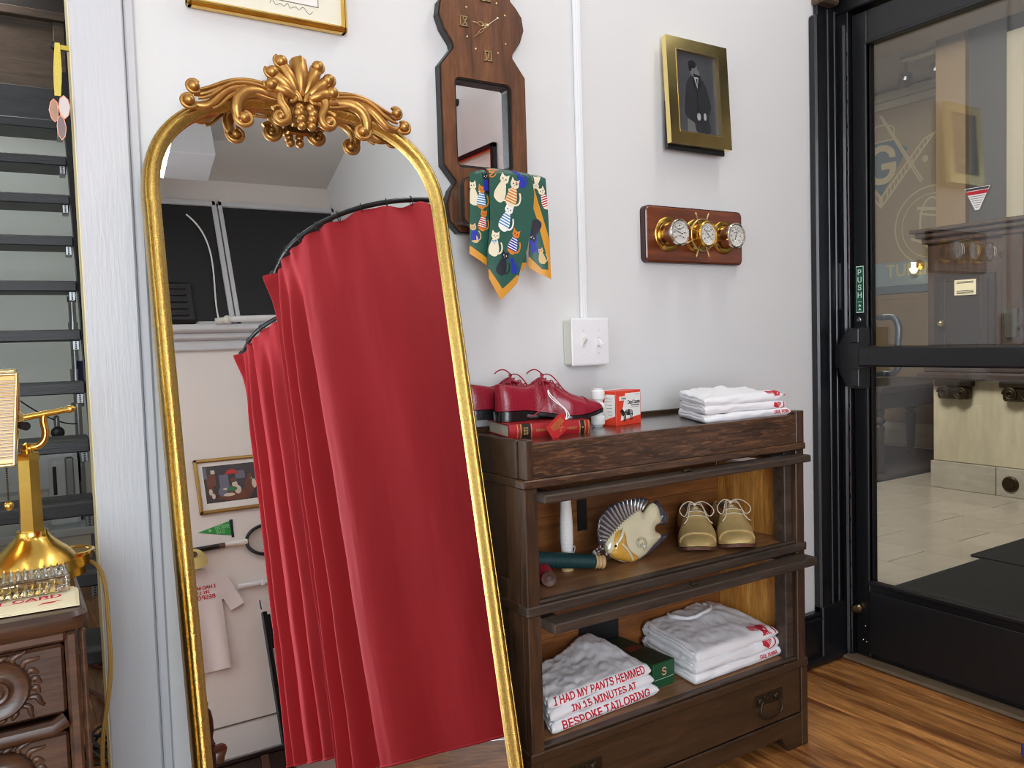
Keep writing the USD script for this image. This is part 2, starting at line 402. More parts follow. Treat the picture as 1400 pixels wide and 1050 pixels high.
PINK_PRINT = M('salmon_print', S(222, 160, 132), 0.5)
RED_FAINT = M('faint_red_stamp', S(110, 44, 34), 0.6)
FISH_BODY = M('cream_art_glass', S(226, 218, 182), 0.08, coat=1.0, var=0.1, vscale=10)
FISH_AMBER = M('amber_art_glass', S(222, 168, 70), 0.06, coat=1.0, var=0.2, vscale=30)
VELVET = M('red_velvet', S(172, 25, 37), 0.8, sheen=0.16, sheen_tint=S(226, 96, 112), bump=0.12, bscale=25, bdist=0.004, var=0.06, vscale=2)
SCARF_G = M('green_silk', S(34, 88, 72), 0.42, sheen=0.2, bump=0.15, bscale=120)
SCARF_GOLD = M('ochre_silk_border', S(214, 150, 44), 0.42, sheen=0.2)
C_CREAM = M('cream_print', S(236, 226, 196), 0.5)
C_ORANGE = M('orange_print', S(222, 132, 44), 0.5)
C_BLUE = M('blue_print', S(34, 52, 170), 0.5)
C_SKY = M('sky_blue_print', S(66, 144, 204), 0.5)
C_RED = M('red_print', S(196, 44, 56), 0.5)
C_NAVY = M('navy_print', S(28, 30, 44), 0.5)
C_TAN = M('tan_print', S(214, 184, 128), 0.5)
C_WHITE = M('white_print', S(244, 242, 236), 0.5)
PHOTO_BACK = M('dark_photo_print', S(70, 72, 76), 0.3, coat=0.4, var=0.12, vscale=12)
PHOTO_COAT = M('photo_coat_tone', S(46, 47, 50), 0.3, coat=0.4, var=0.15, vscale=30)
PHOTO_SKIN = M('photo_skin_tone', S(104, 104, 104), 0.35, coat=0.4)
PHOTO_DARK = M('photo_dark_tone', S(30, 30, 32), 0.3, coat=0.4)
PHOTO_LIGHT = M('photo_light_tone', S(168, 168, 168), 0.35, coat=0.4)
MAT_CREAM = M('cream_mat_board', S(232, 228, 208), 0.7)
MAT_WHITE = M('white_mat_board', S(238, 234, 228), 0.7)
PLASTIC_W = M('white_plastic', S(238, 239, 240), 0.3)
PLASTIC_IV = M('ivory_plastic', S(226, 224, 212), 0.35)
LAMP_SHADE = M('cut_glass_shade', S(226, 186, 112), 0.25, coat=0.4, emit=S(255, 206, 120), estr=0.16)
SHADE_RIB = M('cut_glass_rib', S(150, 112, 58), 0.2, coat=0.6)
CARD = M('cream_card_stock', S(240, 230, 196), 0.7)
CORD_GOLD = M('gold_lamp_cord', S(158, 128, 66), 0.45)
CORD_BLACK = M('black_cable', S(26, 24, 24), 0.5)
CORD_BROWN = M('rust_brown_cable', S(116, 58, 42), 0.5)
RIBBON = M('gold_ribbon', S(216, 196, 72), 0.4, sheen=0.3, bump=0.4, bscale=300)
COPPER_EDGE = M('copper_edging', S(212, 140, 112), 0.3, metal=0.8)
CHARM_TAN = M('tan_agate', S(176, 136, 110), 0.3)
CHARM_PALE = M('pale_agate', S(214, 204, 200), 0.25)
CHARM_GREY = M('grey_agate', S(128, 110, 108), 0.3)
LOBBY_WALL = M('lobby_tan_paint', S(148, 134, 112), 0.6, bump=0.1, var=0.04, vscale=1.5)
LOBBY_PANEL = M('lobby_tan_panel', S(136, 116, 90), 0.5, var=0.06, vscale=3)
LOBBY_GREY = M('lobby_grey_column', S(70, 70, 70), 0.45, var=0.08, vscale=2)
LOBBY_WHITE = M('lobby_white_trim', S(180, 172, 154), 0.5)
MARBLE = M('veined_marble', S(204, 196, 172), 0.3, var=0.2, vscale=3.5, stretch=(3, 3, .7), coat=0.1)
MARBLE_BASE = M('grey_marble_base', S(186, 180, 168), 0.32, var=0.18, vscale=6, stretch=(1, 1, 3))
TILE = M('pale_marble_tile', S(186, 178, 166), 0.28, var=0.12, vscale=5, stretch=(1, 2.5, 1), rndv=0.07)
GROUT = M('grey_grout', S(112, 104, 94), 0.8)
RUBBER = M('black_rubber_mat', S(34, 36, 40), 0.75, bump=0.5, bscale=200)
RUG = M('dark_patterned_rug', S(62, 54, 50), 0.95, var=0.5, vscale=14)
ETCH = M('pale_gold_line_paint', S(188, 176, 144), 0.5)
ETCH_BLUE = M('slate_blue_paint', S(96, 110, 122), 0.6)
SIGN_BLUE = M('pale_blue_band', S(138, 156, 164), 0.5)
GREEN_SIGN = M('green_sticker', S(32, 92, 66), 0.5)
MINT = M('mint_lettering', S(208, 232, 220), 0.5)
GREEN_FELT = M('green_felt', S(52, 150, 72), 0.8)
PALE_GREEN = M('pale_green_print', S(150, 214, 150), 0.8)
NAVY_FELT = M('navy_felt', S(26, 34, 52), 0.8)
YELLOW_CAP = M('yellow_cap_cotton', S(226, 206, 132), 0.8)
GUT = M('racket_strings', S(214, 204, 186), 0.5)
PINK_TEE = M('white_tee_cotton', S(234, 222, 220), 0.85, bump=0.3, bscale=14, bdist=0.006)
ART_DARK = M('picture_dark_ground', S(62, 56, 62), 0.4, var=0.3, vscale=9)
ART_BROWN = M('picture_brown', S(112, 66, 48), 0.5, var=0.2, vscale=20)
ART_GREY = M('picture_grey_blue', S(112, 112, 128), 0.5)
ART_WHITE = M('picture_white', S(216, 200, 182), 0.5)
ART_RED = M('picture_red', S(204, 56, 52), 0.5)
ART_FELT = M('picture_green', S(64, 120, 84), 0.5)
PIC_GOLD = M('matte_gold_moulding', S(170, 136, 76), 0.4, metal=0.7)
SCONCE = M('lit_sconce_glass', S(255, 240, 190), 0.4, emit=S(255, 236, 170), estr=2.5)
TUBE_GLOW = M('fluorescent_tube', S(255, 255, 250), 0.4, emit=(1.0, 0.97, 0.9), estr=8.0)
SERGER = M('white_machine_enamel', S(206, 210, 208), 0.35)
SMOKE_GLASS_GREY = M('grey_shirtboard', S(140, 140, 140), 0.6)
DOORSILL = M('worn_threshold', S(104, 88, 68), 0.5, var=0.25, vscale=12, stretch=(4, .6, 1))
BLUE_PLASTIC = M('blue_plastic', S(60, 74, 168), 0.4)

def pane(name, tint=(1, 1, 1)):
    """Thin clear sheet: light passes straight through, reflection rises towards grazing angles (Schlick, the same from both sides)."""
    return usdkit.material(stage, '/World/Looks/' + name, {'t': ('transparent_bsdf', {'color': tint}), 'g': ('glossy_bsdf', {'color': (1, 1, 1), 'roughness': 0.0}),
        'f': ('layer_weight', {'blend': 0.5}), 'pw': ('math', {'math_type': 'power', 'value2': 5.0}), 'ma': ('math', {'math_type': 'multiply_add', 'value2': 0.94, 'value3': 0.06}), 'm': ('mix_closure', {})},
        [('f.facing', 'pw.value1'), ('pw.value', 'ma.value1'), ('ma.value', 'm.fac'), ('t.BSDF', 'm.closure1'), ('g.BSDF', 'm.closure2')], surface='m.closure')

PANE = pane('door_glass', (0.95, 0.96, 0.95))
CLEAR = usdkit.material(stage, '/World/Looks/clear_art_glass', {'p': ('principled_bsdf', {'base_color': (0.95, 0.96, 0.97), 'roughness': 0.03, 'transmission_weight': 1.0, 'ior': 1.5}),
    'tc': ('texture_coordinate', {}), 'n': ('noise_texture', {'scale': 120.0}), 'b': ('bump', {'strength': 0.18, 'distance': 0.002})},
    [('tc.object', 'n.vector'), ('n.fac', 'b.height'), ('b.normal', 'p.normal')], surface='p.BSDF')
DIAL_GLASS = pane('dial_glass')
FIN = M('smoky_clear_fin', S(58, 60, 72), 0.06, coat=1.0, bump=0.3, bscale=60)
FIN_RIB = M('silvery_glass_rib', S(206, 206, 204), 0.12, metal=0.75, coat=0.5)
# ================================================================ SETTING
DX = 1.4776                      # face of the door wall
XL, YF = -4.5, -4.14             # left and far walls
OP0, OP1, OPZ = -2.3, -0.743, 2.75

# floor of strip planks, each its own piece
fl = struct('floor')
part(fl, 'subfloor', box(XL, DX + .05, YF, 3.4, -.06, -.012), GROUT, False)
_pw = 0.072
_x = DX - 0.012
k = 0
while _x > -2.9:
    _y0 = YF
    ends = [YF, -2.2 + 0.9 * rnd.random() - (1.2 if k % 2 else 0), 0.6 + .8 * rnd.random(), 3.4] if _x < 1.41 else [YF, -1.9, 0.0]
    for a, b_ in zip(ends[:-1], ends[1:]):
        m = box(-_pw / 2 + .0004, _pw / 2 - .0004, -(b_ - a) / 2 + .0006, (b_ - a) / 2 - .0006, -.02, 0, .0009)
        p_ = part(fl, 'plank', m, FLOOR_W, False)
        UsdGeom.Xformable(stage.GetPrimAtPath(p_)).AddTranslateOp().Set(Gf.Vec3d(_x - _pw / 2, (a + b_) / 2, 0))
    _x -= _pw; k += 1
part(fl, 'plank_field', cat([box(-2.93 - .072 * j, -2.93 - .072 * j + .0712, YF, 3.4, -.02, 0) for j in range(22)]), FLOOR_W, False, kind='stuff')

wb = struct('wall_back')
part(wb, 'plaster', cat([box(-0.66, DX + .12, 0, .04, 0, CEIL), box(XL, OP0, 0, .12, 0, CEIL), box(OP0, -.66, 0, .12, OPZ, CEIL)]), WHITE_WALL, False)
part(wb, 'jamb_edge', box(-.743, -.662, -.004, .034, 0, OPZ, .003), CREAM_EDGE)
wr = struct('wall_right')
part(wr, 'plaster', cat([box(DX, DX + .12, YF, -1.16, 0, CEIL), box(DX, DX + .12, -1.16, 0, 2.36, CEIL)]), WHITE_WALL, False)
wf = struct('wall_far')
part(wf, 'plaster', cat([box(-.75, DX, YF - .12, YF, 0, CEIL), box(XL, -.75, YF - .12, YF, 2.85, CEIL), box(XL, -.75, YF - .12, YF, 0, .35), box(XL, -3.65, YF - .12, YF, .35, 2.85)]), FAR_WALL, False)
wl = struct('wall_left')
part(wl, 'plaster', cat([box(XL - .12, XL, YF, 0, 0, .5), box(XL - .12, XL, YF, 0, 3.0, CEIL), box(XL - .12, XL, YF, -3.75, .5, 3.0), box(XL - .12, XL, -.25, 0, .5, 3.0)]), WHITE_WALL, False)
w1 = struct('window_1')
part(w1, 'window_frame', cat([box(XL - .1, XL + .02, y - .03, y + .03, .5, 3.0, .004) for y in (-3.75, -2.0, -.25)] + [box(XL - .1, XL + .02, -3.75, -.25, z - .03, z + .03, .004) for z in (.5, 3.0)]), BLACK_PAINT)
part(w1, 'window_pane', box(XL - .06, XL - .054, -3.74, -.26, .5, 3.0), PANE, False)
w5 = struct('window_5')
part(w5, 'window_frame', cat([box(x - .03, x + .03, YF - .1, YF + .02, .35, 2.85, .004) for x in (-3.65, -2.2, -.75)] + [box(-3.65, -.75, YF - .1, YF + .02, z - .03, z + .03, .004) for z in (.35, 2.85)]), BLACK_PAINT)
part(w5, 'window_pane', box(-3.64, -.76, YF - .06, YF - .054, .35, 2.85), PANE, False)
solid('ceiling', box(XL, DX, YF, 0.1, CEIL, CEIL + .1), CEIL_PAINT, kind='structure', smooth=False)
# beam crossing the ceiling in front of the high windows, seen in the leaning mirror
tb = solid('trim_1', box(-1.2, .42, YF + .45, YF + .75, 4.02, CEIL, .004), WHITE_TRIM, kind='structure')
# white board casing left of the mirror with its narrow side strip
tw = struct('trim_2')
part(tw, 'casing_board', box(-.743, -.653, -.024, 0, 0, OPZ + .1, .003), WHITE_TRIM)
part(tw, 'casing_strip', box(-.6495, -.632, -.012, 0, 0, 3.0, .003), WHITE_TRIM)
part(tw, 'edge_bead', box(-.7442, -.7425, -.022, .03, 0, OPZ), CREAM_EDGE)
# black base along the back wall
bb = struct('baseboard_back')
part(bb, 'base_board', box(-.63, 1.375, -.022, 0, 0, .15, .002), BLACK_PAINT)
part(bb, 'cap_moulding', cat([box(-.63, 1.372, -.034, 0, .145, .158, .004), box(-.63, 1.372, -.026, 0, .158, .172, .004)]), BLACK_PAINT)
part(bb, 'shoe_moulding', box(-.63, 1.46, -.045, 0, 0, .028, .008), BLACK_PAINT)
# black casing of the doorway (on the back wall, then the jamb and head on the door wall)
dc = struct('trim_3')
part(dc, 'back_casing', cat([box(1.372, DX + .02, -.016, 0.0, 0, 2.16, .002), box(1.345, 1.386, -.030, 0, .165, 2.09, .006), box(1.415, 1.424, -.022, 0, 0, 2.12, .003), box(1.452, 1.462, -.02, 0, 0, 2.12, .003)]), BLACK_PAINT)
part(dc, 'plinth_block', box(1.345, 1.47, -.036, 0, 0, .19, .004), BLACK_PAINT)
part(dc, 'side_jamb', cat([box(DX - .012, DX + .12, -.058, 0, 0, 2.12, .002), box(DX - .022, DX, -.052, -.030, 0, 2.07, .006)]), BLACK_PAINT)
part(dc, 'hinge_side_jamb', box(DX - .012, DX + .12, -1.16, -1.08, 0, 2.12, .002), BLACK_PAINT)
part(dc, 'head_casing', cat([box(DX - .02, DX + .12, -1.16, 0, 2.105, 2.36, .004), box(DX - .04, DX, -1.16, -.0, 2.16, 2.185, .006)]), BLACK_PAINT)
part(dc, 'corner_block', box(1.36, 1.44, -.05, 0, 2.125, 2.20, .006), BROWN_PANEL, label='bare brown wood block on top of the black casing')
part(dc, 'strike_plate', box(DX - .0155, DX - .0115, -.055, -.02, 1.16, 1.31), STEEL, False)
part(dc, 'threshold', box(DX - .045, DX + .2, -1.12, -.03, 0, .014, .006), DOORSILL)
part(dc, 'jamb_stop', cat([tube([(DX - .014, -.0565, z), (DX - .014, -.0565, z + .06)], .0022, 6) for z in np.linspace(.1, 1.98, 26)]), STEEL, label='worn metal weatherstrip on the jamb', kind='stuff')

# ---------------------------------------------------------------- the glazed door
d1 = struct('door_1')
X0, X1 = DX + .003, DX + .047
YA, YB = -.062, -1.075
part(d1, 'stile', box(X0, X1, YA - .052, YA, .016, 2.095, .003), BLACK_PAINT)
part(d1, 'stile', box(X0, X1, YB, YB + .052, .016, 2.095, .003), BLACK_PAINT)
part(d1, 'top_rail', box(X0 + .0006, X1, YB + .052, YA - .052, 1.993, 2.095, .003), BLACK_PAINT)
part(d1, 'bottom_rail', box(X0 + .0006, X1, YB + .052, YA - .052, .016, .262, .003), BLACK_PAINT)
part(d1, 'kick_panel', box(X0 - .004, X0, YB + .06, YA - .05, .03, .235, .0015), BLACK_SATIN)
g0, g1 = YA - .046, YB + .046
part(d1, 'glazing_bead', cat([box(X0 - .006, X0 + .016, g1, g0, .258, .272, .003), box(X0 - .004, X0 + .016, g0 - .006, g0 + .004, .26, 2.0, .002), box(X0 - .004, X0 + .016, g1 - .004, g1 + .006, .26, 2.0, .002), box(X0 - .004, X0 + .016, g1, g0, 1.989, 1.999, .002)]), BLACK_SATIN)
part(d1, 'door_pane', box(X0 + .018, X0 + .024, g1, g0, .25, 2.0), PANE, False)
# panic bar with its latch head
part(d1, 'push_bar', box(DX - .062, DX - .022, YB + .05, -.118, .974, 1.037, .006), BLACK_SATIN)
part(d1, 'bar_rail', box(DX - .022, X0, YB + .05, -.075, .985, 1.026, .002), BLACK_SATIN)
hd = Polygon([(-.028, .955), (-.062, .905), (-.105, .905), (-.105, .97), (-.14, .974), (-.14, 1.037), (-.105, 1.042), (-.105, 1.098), (-.07, 1.098), (-.028, 1.05)])
m = ext(hd, .052); m.vertices = np.stack([DX - m.vertices[:, 2] - .002, m.vertices[:, 0] - .018, m.vertices[:, 1]], 1)
m.fix_normals()
part(d1, 'latch_head', m, BLACK_SATIN)
for zz in ((1.05, 1.094), (.91, .966)):
    part(d1, 'latch_cover', box(DX - .058, DX - .052, -.12, -.09, zz[0], zz[1], .002), BLACK_PAINT)
part(d1, 'strike_keeper', box(DX - .045, DX - .01, -.05, -.022, .965, 1.045, .004), BLACK_SATIN)
part(d1, 'lock_cylinder', lathe([(.0085, 0), (.0085, .006), (.006, .008), (.006, .005)], 20, (0, 0, 0)).apply_transform(trimesh.transformations.rotation_matrix(-PI / 2, [0, 1, 0])).apply_translation([X0, -.084, 1.123]), STEEL)
hz = [(DX + .046, -.085, 1.128), (DX + .10, -.085, 1.128), (DX + .118, -.09, 1.128), (DX + .122, -.125, 1.126), (DX + .122, -.139, 1.11), (DX + .122, -.141, 1.05), (DX + .122, -.141, .99), (DX + .122, -.139, .96), (DX + .122, -.125, .945), (DX + .118, -.09, .943), (DX + .10, -.085, .943), (DX + .046, -.085, .943)]
part(d1, 'pull_handle', tube(smooth_curve(hz, 60), .011, 12), GREY_TUBE, label='grey tubular pull handle on the lobby side')
part(d1, 'door_bolt_knob', lathe([(.012, 0), (.014, .006), (.010, .014), (.012, .02), (.0, .022)], 20).apply_transform(trimesh.transformations.rotation_matrix(-PI / 2, [0, 1, 0])).apply_translation([X0 - .002, -.075, .172]), BRASS_PALE)
for (yy, z_) in ((-.098, .118), (-.090, .07), (-.102, .066)):
    part(d1, 'screw_head', ball((X0 - .003, yy, z_), .0035, 1), SILVER)
# PUSH sticker: white outline, stacked letters and a small pictogram
s = part(d1, 'push_sticker', box(X0 - .0012, X0, -.099, -.072, 1.146, 1.296), MINT, False, label='green sticker reading PUSH')
part(s, 'sticker_field', box(X0 - .0018, X0 - .001, -.0975, -.0735, 1.149, 1.293), GREEN_SIGN, False)
lt = []
for i, ch in enumerate('PUSH'):
    t = text(ch, .017, .0006); t.apply_translation([-t.bounds.mean(0)[0], 0, 0])
    lt.append(mv(yz(t, X0 - .0016), [0, -.0855, 1.268 - i * .0245]))
lt += [mv(yz(ext(Polygon([(-.006, 0), (.006, 0), (0, .008)]), .0005), X0 - .0016), [0, -.0855, zz]) for zz in (1.166, 1.154)]
lt += [mv(yz(ext(sbox(-.007, 0, .007, .0014), .0005), X0 - .0016), [0, -.0855, 1.18])]
part(s, 'sticker_lettering', cat(lt), MINT, False)
# small downward-pointing triangular sticker on the pane
tri = Polygon([(-.036, .034), (.036, .034), (.006, -.03), (-.006, -.03)])
ty, tz = -.448, 1.452
s2 = part(d1, 'triangle_sticker', mv(yz(ext(tri, .0008), X0 + .0175), [0, ty, tz]), C_WHITE, False, label='small triangular white and red sticker on the glass')
part(s2, 'sticker_band', mv(yz(ext(Polygon([(-.031, .024), (.031, .024), (.027, .014), (-.027, .014)]), .0006), X0 + .0167), [0, ty, tz]), RED_PRINT, False)
part(s2, 'sticker_top', mv(yz(ext(Polygon([(-.034, .0325), (.034, .0325), (.031, .026), (-.031, .026)]), .0006), X0 + .0167), [0, ty, tz]), LOBBY_GREY, False)
part(s2, 'sticker_print', cat([mv(yz(ext(sbox(-.022 + j * .0035, .008 - j * .0062, .022 - j * .0035, .0095 - j * .0062), .0005), X0 + .0167), [0, ty, tz]) for j in range(6)]), GREY_INK, False)

# ================================================================ LOBBY BEYOND THE DOOR
LX0, LX1, LY0, LY1, LZ = DX + .12, 6.3, -3.0, 3.6, 3.32
lw = struct('lobby_walls')
part(lw, 'plaster', cat([box(LX1, LX1 + .1, LY0, LY1, 0, LZ), box(LX0, LX1, LY1, LY1 + .1, 0, LZ), box(LX0, LX1, LY0 - .1, LY0, 0, LZ), box(DX + .0, LX0, 0.12, LY1, 0, LZ)]), LOBBY_WALL, False)
solid('lobby_ceiling', box(LX0, LX1, LY0, LY1, LZ, LZ + .1), LOBBY_WHITE, kind='structure', smooth=False)
lf = struct('lobby_floor')
part(lf, 'grout_bed', box(LX0 + .08, LX1, LY0, LY1, -.05, -.004), GROUT, False)
# marble tiles laid along the building, in view of the door
tw_, tl_ = .305, .61
n_t = 0
for i in range(16):
    for j in range(13):
        x0 = LX0 + .08 + i * tw_; y0 = -2.2 + j * tl_ - (tl_ / 2 if i % 2 else 0)
        if x0 > LX1 - .1 or y0 > LY1 - .2:
            continue
        p_ = part(lf, 'tile', box(-tw_ / 2 + .0025, tw_ / 2 - .0025, -tl_ / 2 + .0025, tl_ / 2 - .0025, -.02, 0, .0015), TILE, False)
        UsdGeom.Xformable(stage.GetPrimAtPath(p_)).AddTranslateOp().Set(Gf.Vec3d(x0 + tw_ / 2, y0 + tl_ / 2, 0))
lt_ = struct('lobby_trim')
part(lt_, 'cornice', cat([box(LX1 - .10, LX1, LY0, LY1, 3.22, 3.30, .02), box(LX1 - .05, LX1, LY0, LY1, 3.15, 3.22, .01)]), LOBBY_WHITE)
part(lt_, 'ceiling_beam', box(4.3, 4.9, LY0, LY1, 3.14, LZ, .01), LOBBY_WALL)
part(lt_, 'wainscot_panel', cat([box(LX1 - .03, LX1, LY0, LY1, .22, 1.42), box(LX1 - .034, LX1, LY0, LY1, 1.37, 1.42, .003)]), LOBBY_PANEL)
part(lt_, 'wall_base', box(LX1 - .05, LX1, LY0, LY1, 0, .21, .005), MARBLE_BASE)
part(lt_, 'column', box(5.15, 5.85, 1.27, 1.56, 0, LZ, .01), LOBBY_GREY)
part(lt_, 'column_casing', box(5.10, 5.16, 1.54, 1.76, 0, LZ, .004), LOBBY_PANEL)
part(lt_, 'door_casing', cat([box(5.12, 5.22, 1.15, 1.27, 0, 3.12, .006)]), LOBBY_WHITE)
# dark mats inside the lobby door
rb = solid('rubber_mat', box(LX0 + .02, 2.95, -1.4, .30, 0, .009, .003), RUBBER, 'black rubber mat on the tiles right behind the door glass', 'mat')
solid('rubber_mat', box(2.965, 3.9, -1.3, .36, 0, .012, .003), RUBBER, 'farther black rubber mat overlapping the one behind the door', 'mat')
rg = thing('patterned_rug', 'dark patterned rug under the bench beyond the door', 'rug')
part(rg, 'rug_field', box(4.42, 6.1, 1.83, 3.3, 0, .010), RUG, False)
part(rg, 'rug_border', cat([box(4.36, 4.43, 1.77, 3.35, 0, .011, .003), box(4.36, 6.1, 1.77, 1.84, 0, .011, .003)]), RUBBER)
# bench / table with a turned leg
bt = thing('lobby_bench', 'dark wooden bench with turned leg behind the door pull', 'bench')
part(bt, 'bench_top', box(4.55, 5.95, 1.86, 2.62, .62, .665, .01), TABLE_W)
part(bt, 'apron', box(4.6, 5.9, 1.90, 2.58, .50, .62, .005), TABLE_W)
for lx in (4.66, 5.84):
    for ly in (1.95, 2.42):
        part(bt, 'leg', lathe([(.035, .0118), (.028, .04), (.034, .12), (.042, .30), (.045, .36), (.03, .38), (.05, .40), (.05, .42), (.034, .44), (.045, .46), (.045, .51)], 20, (lx, ly, 0)), TABLE_W)
# marble plinth with carved brackets carrying a wooden cabinet
pl = thing('marble_plinth', 'veined marble plinth on a grey stone base under the cabinet', 'plinth')
part(pl, 'marble_slab', box(4.52, 5.1, -.6, 1.445, .185, .74, .004), MARBLE)
for a, b_ in ((-.6, .20), (.204, 1.02), (1.024, 1.455)):
    part(pl, 'base_block', box(4.50, 5.1, a, b_, 0, .183, .004), MARBLE_BASE)
part(pl, 'floor_outlet', lathe([(.05, 0), (.05, .008), (.042, .014), (.03, .012), (.028, .016), (0, .018)], 24).apply_transform(trimesh.transformations.rotation_matrix(-PI / 2, [0, 1, 0])).apply_translation([4.5, .93, .085]), DARK_BRONZE)
cb = thing('lobby_cabinet', 'tall brown wooden cabinet with cornice and knobbed door in the lobby', 'cabinet')
CX = 4.5
part(cb, 'body', box(CX, 5.1, -.5, 1.47, .80, 1.70, .004), CAB_W)
part(cb, 'cornice', cat([box(CX - .03, 5.1, -.53, 1.50, 1.66, 1.70, .008), box(CX - .06, 5.1, -.56, 1.53, 1.70, 1.735, .008), box(CX - .085, 5.1, -.58, 1.555, 1.735, 1.76, .006)]), CAB_W)
part(cb, 'base_ledge', cat([box(CX - .06, 5.1, -.5, 1.52, .742, .79, .012), box(CX - .03, 5.1, -.5, 1.49, .79, .84, .01)]), CAB_W)
dr = part(cb, 'cabinet_door', cat([box(CX - .015, CX, 1.02, 1.42, .86, 1.44, .004), box(CX - .022, CX - .014, 1.06, 1.38, .90, 1.40, .003)]), TABLE_W)
part(dr, 'door_bead', cat([box(CX - .028, CX - .015, y - .006, y + .006, .88, 1.42, .003) for y in (1.335, 1.10)] + [box(CX - .028, CX - .015, 1.10, 1.335, z - .006, z + .006, .003) for z in (1.40, .90)]), CAB_W)
part(dr, 'knob', ball((CX - .045, 1.355, 1.12), .022, 2), BRASS_OLD)
nc = part(dr, 'notice_card', box(CX - .032, CX - .028, 1.13, 1.27, 1.30, 1.40), CARD, False, label='small printed notice card in a frame')
part(nc, 'notice_print', cat([box(CX - .0328, CX - .031, 1.145, 1.255, z, z + .004) for z in (1.385, 1.377, 1.325, 1.317, 1.309)]), INK, False)
part(cb, 'ornament_boss', lathe([(.04, 0), (.035, .012), (.02, .016), (.0, .02)], 20).apply_transform(trimesh.transformations.rotation_matrix(-PI / 2, [0, 1, 0])).apply_translation([CX, .98, 1.56]), CAB_W)
part(cb, 'corner_pilaster', box(CX - .02, CX, .85, .98, .845, 1.66, .006), CAB_W)
part(cb, 'card_box', box(CX - .05, CX - .02, .87, .95, 1.02, 1.2, .004), STEEL, label='small metal box on the cabinet pilaster')
for y in (1.28, .86):
    mm = [box(CX - .05, CX + .02, y - .12, y + .12, .70, .741, .006), box(CX - .04, CX + .02, y - .105, y + .105, .615, .70, .012)]
    mm += [tube([(CX - .045, y + px, pz) for px, pz in spiral((dy, .66), .042, .008, 0, 4 * PI * sgn, 40)], .010, 8) for dy, sgn in ((.055, 1), (-.055, -1))]
    part(cb, 'bracket', cat(mm), DARK_BRONZE, label='dark carved scroll bracket')
# emblem painted on the far lobby wall: square and compasses around a G
EX, EY, EZ = LX1 - .001, 2.985, 2.76
em = thing('wall_emblem', 'square and compasses emblem around a letter G on lobby wall', 'emblem')
def line(a, b, w):
    return LineString([a, b]).buffer(w / 2, cap_style='flat')
def outl(p, w):
    return p.buffer(0).difference(p.buffer(-w))
legs = [Polygon([(-.02, .42), (.02, .42), (.50 * s_, -.38), (.46 * s_, -.40)]) for s_ in (1, -1)]
sq = []
for s_ in (1, -1):
    arm = Polygon([(0, -.62), (0, -.48), (.50 * s_, .06), (.66 * s_, .12)])
    sq.append(outl(arm, .022))
    sq += [line((t_ * .62 * s_, -.62 + t_ * .72), (t_ * .62 * s_ - .0 * s_, -.50 + t_ * .64), .014) for t_ in np.linspace(.12, .95, 13)]
arc = outl(Point(0, .06).buffer(.26).intersection(sbox(-.17, .12, .17, .4)), .016)
shape = affinity.scale(unary_union([outl(l, .018) for l in legs] + sq + [arc, Point(.52, -.16).buffer(.035)]), .84, .84, origin=(0, 0))
part(em, 'emblem_lines', mv(yz(ext(shape, .004), EX), [0, EY, EZ]), ETCH, False)
part(em, 'emblem_field', mv(yz(ext(Polygon([(-.27, .0), (-.12, .1), (.12, .1), (.27, .0), (0, -.40)]), .002), EX), [0, EY, EZ]), ETCH_BLUE, False)
gl = text('G', .34, .006); gl.apply_translation([-gl.bounds.mean(0)[0], -.28, 0])
part(em, 'emblem_letter', mv(yz(gl, EX), [0, EY, EZ]), ETCH, False, label='large pale letter G')
cr = unary_union([outl(Point(0, 0).buffer(.36), .014), outl(Point(0, 0).buffer(.29), .009), outl(affinity.scale(Point(0, .02).buffer(.2), .6, 1.2), .02), line((-.14, .17), (.18, .12), .03), line((-.12, .12), (.14, .06), .02), line((.1, -.05), (.2, .0), .025), line((-.2, -.1), (.1, -.22), .02)])
solid('wall_crest', mv(yz(ext(cr, .003), EX), [0, 2.49, 2.02]), ETCH, 'faint round crest painted on lobby wall above the cabinet', 'emblem')
sb = thing('lobby_sign', 'pale blue painted band lettered TURIN on lobby wall', 'sign')
part(sb, 'sign_band', cat([box(EX - .01, EX, 2.0, 3.4, 1.50, 1.72)]), SIGN_BLUE, False)
part(sb, 'sign_edge', box(EX - .03, EX, 2.0, 3.4, 1.42, 1.50, .01), ETCH_BLUE)
tt = text('TURIN', .11, .004); part(sb, 'sign_lettering', mv(yz(tt, EX - .0105), [0, 2.94, 1.585]), ETCH, False)
sc = thing('wall_sconce', 'small lit brass wall sconce beside the lobby cabinet', 'lamp')
part(sc, 'back_plate', lathe([(.05, 0), (.05, .01), (.02, .02), (0, .02)], 20).apply_transform(trimesh.transformations.rotation_matrix(-PI / 2, [0, 1, 0])).apply_translation([EX - .012, 2.604, 1.67]), BRASS)
part(sc, 'lamp_stem', cyl((EX - .02, 2.604, 1.67), (EX - .1, 2.604, 1.67), .01), BRASS)
part(sc, 'glass_shade', lathe([(0, -.05), (.02, -.045), (.036, -.015), (.04, .0), (.022, .004), (.02, .05), (.026, .056), (0, .056)], 20, (EX - .1, 2.604, 1.64)), SCONCE)
sp = thing('ceiling_spotlight', 'chrome two-headed spotlight fixture on the lobby ceiling', 'lamp')
px_, py_, pz_ = 5.55, 2.14, 3.32
part(sp, 'mount_bar', cat([box(px_ - .04, px_ + .04, py_ - .16, py_ + .16, pz_ - .035, pz_, .01)]), SILVER)
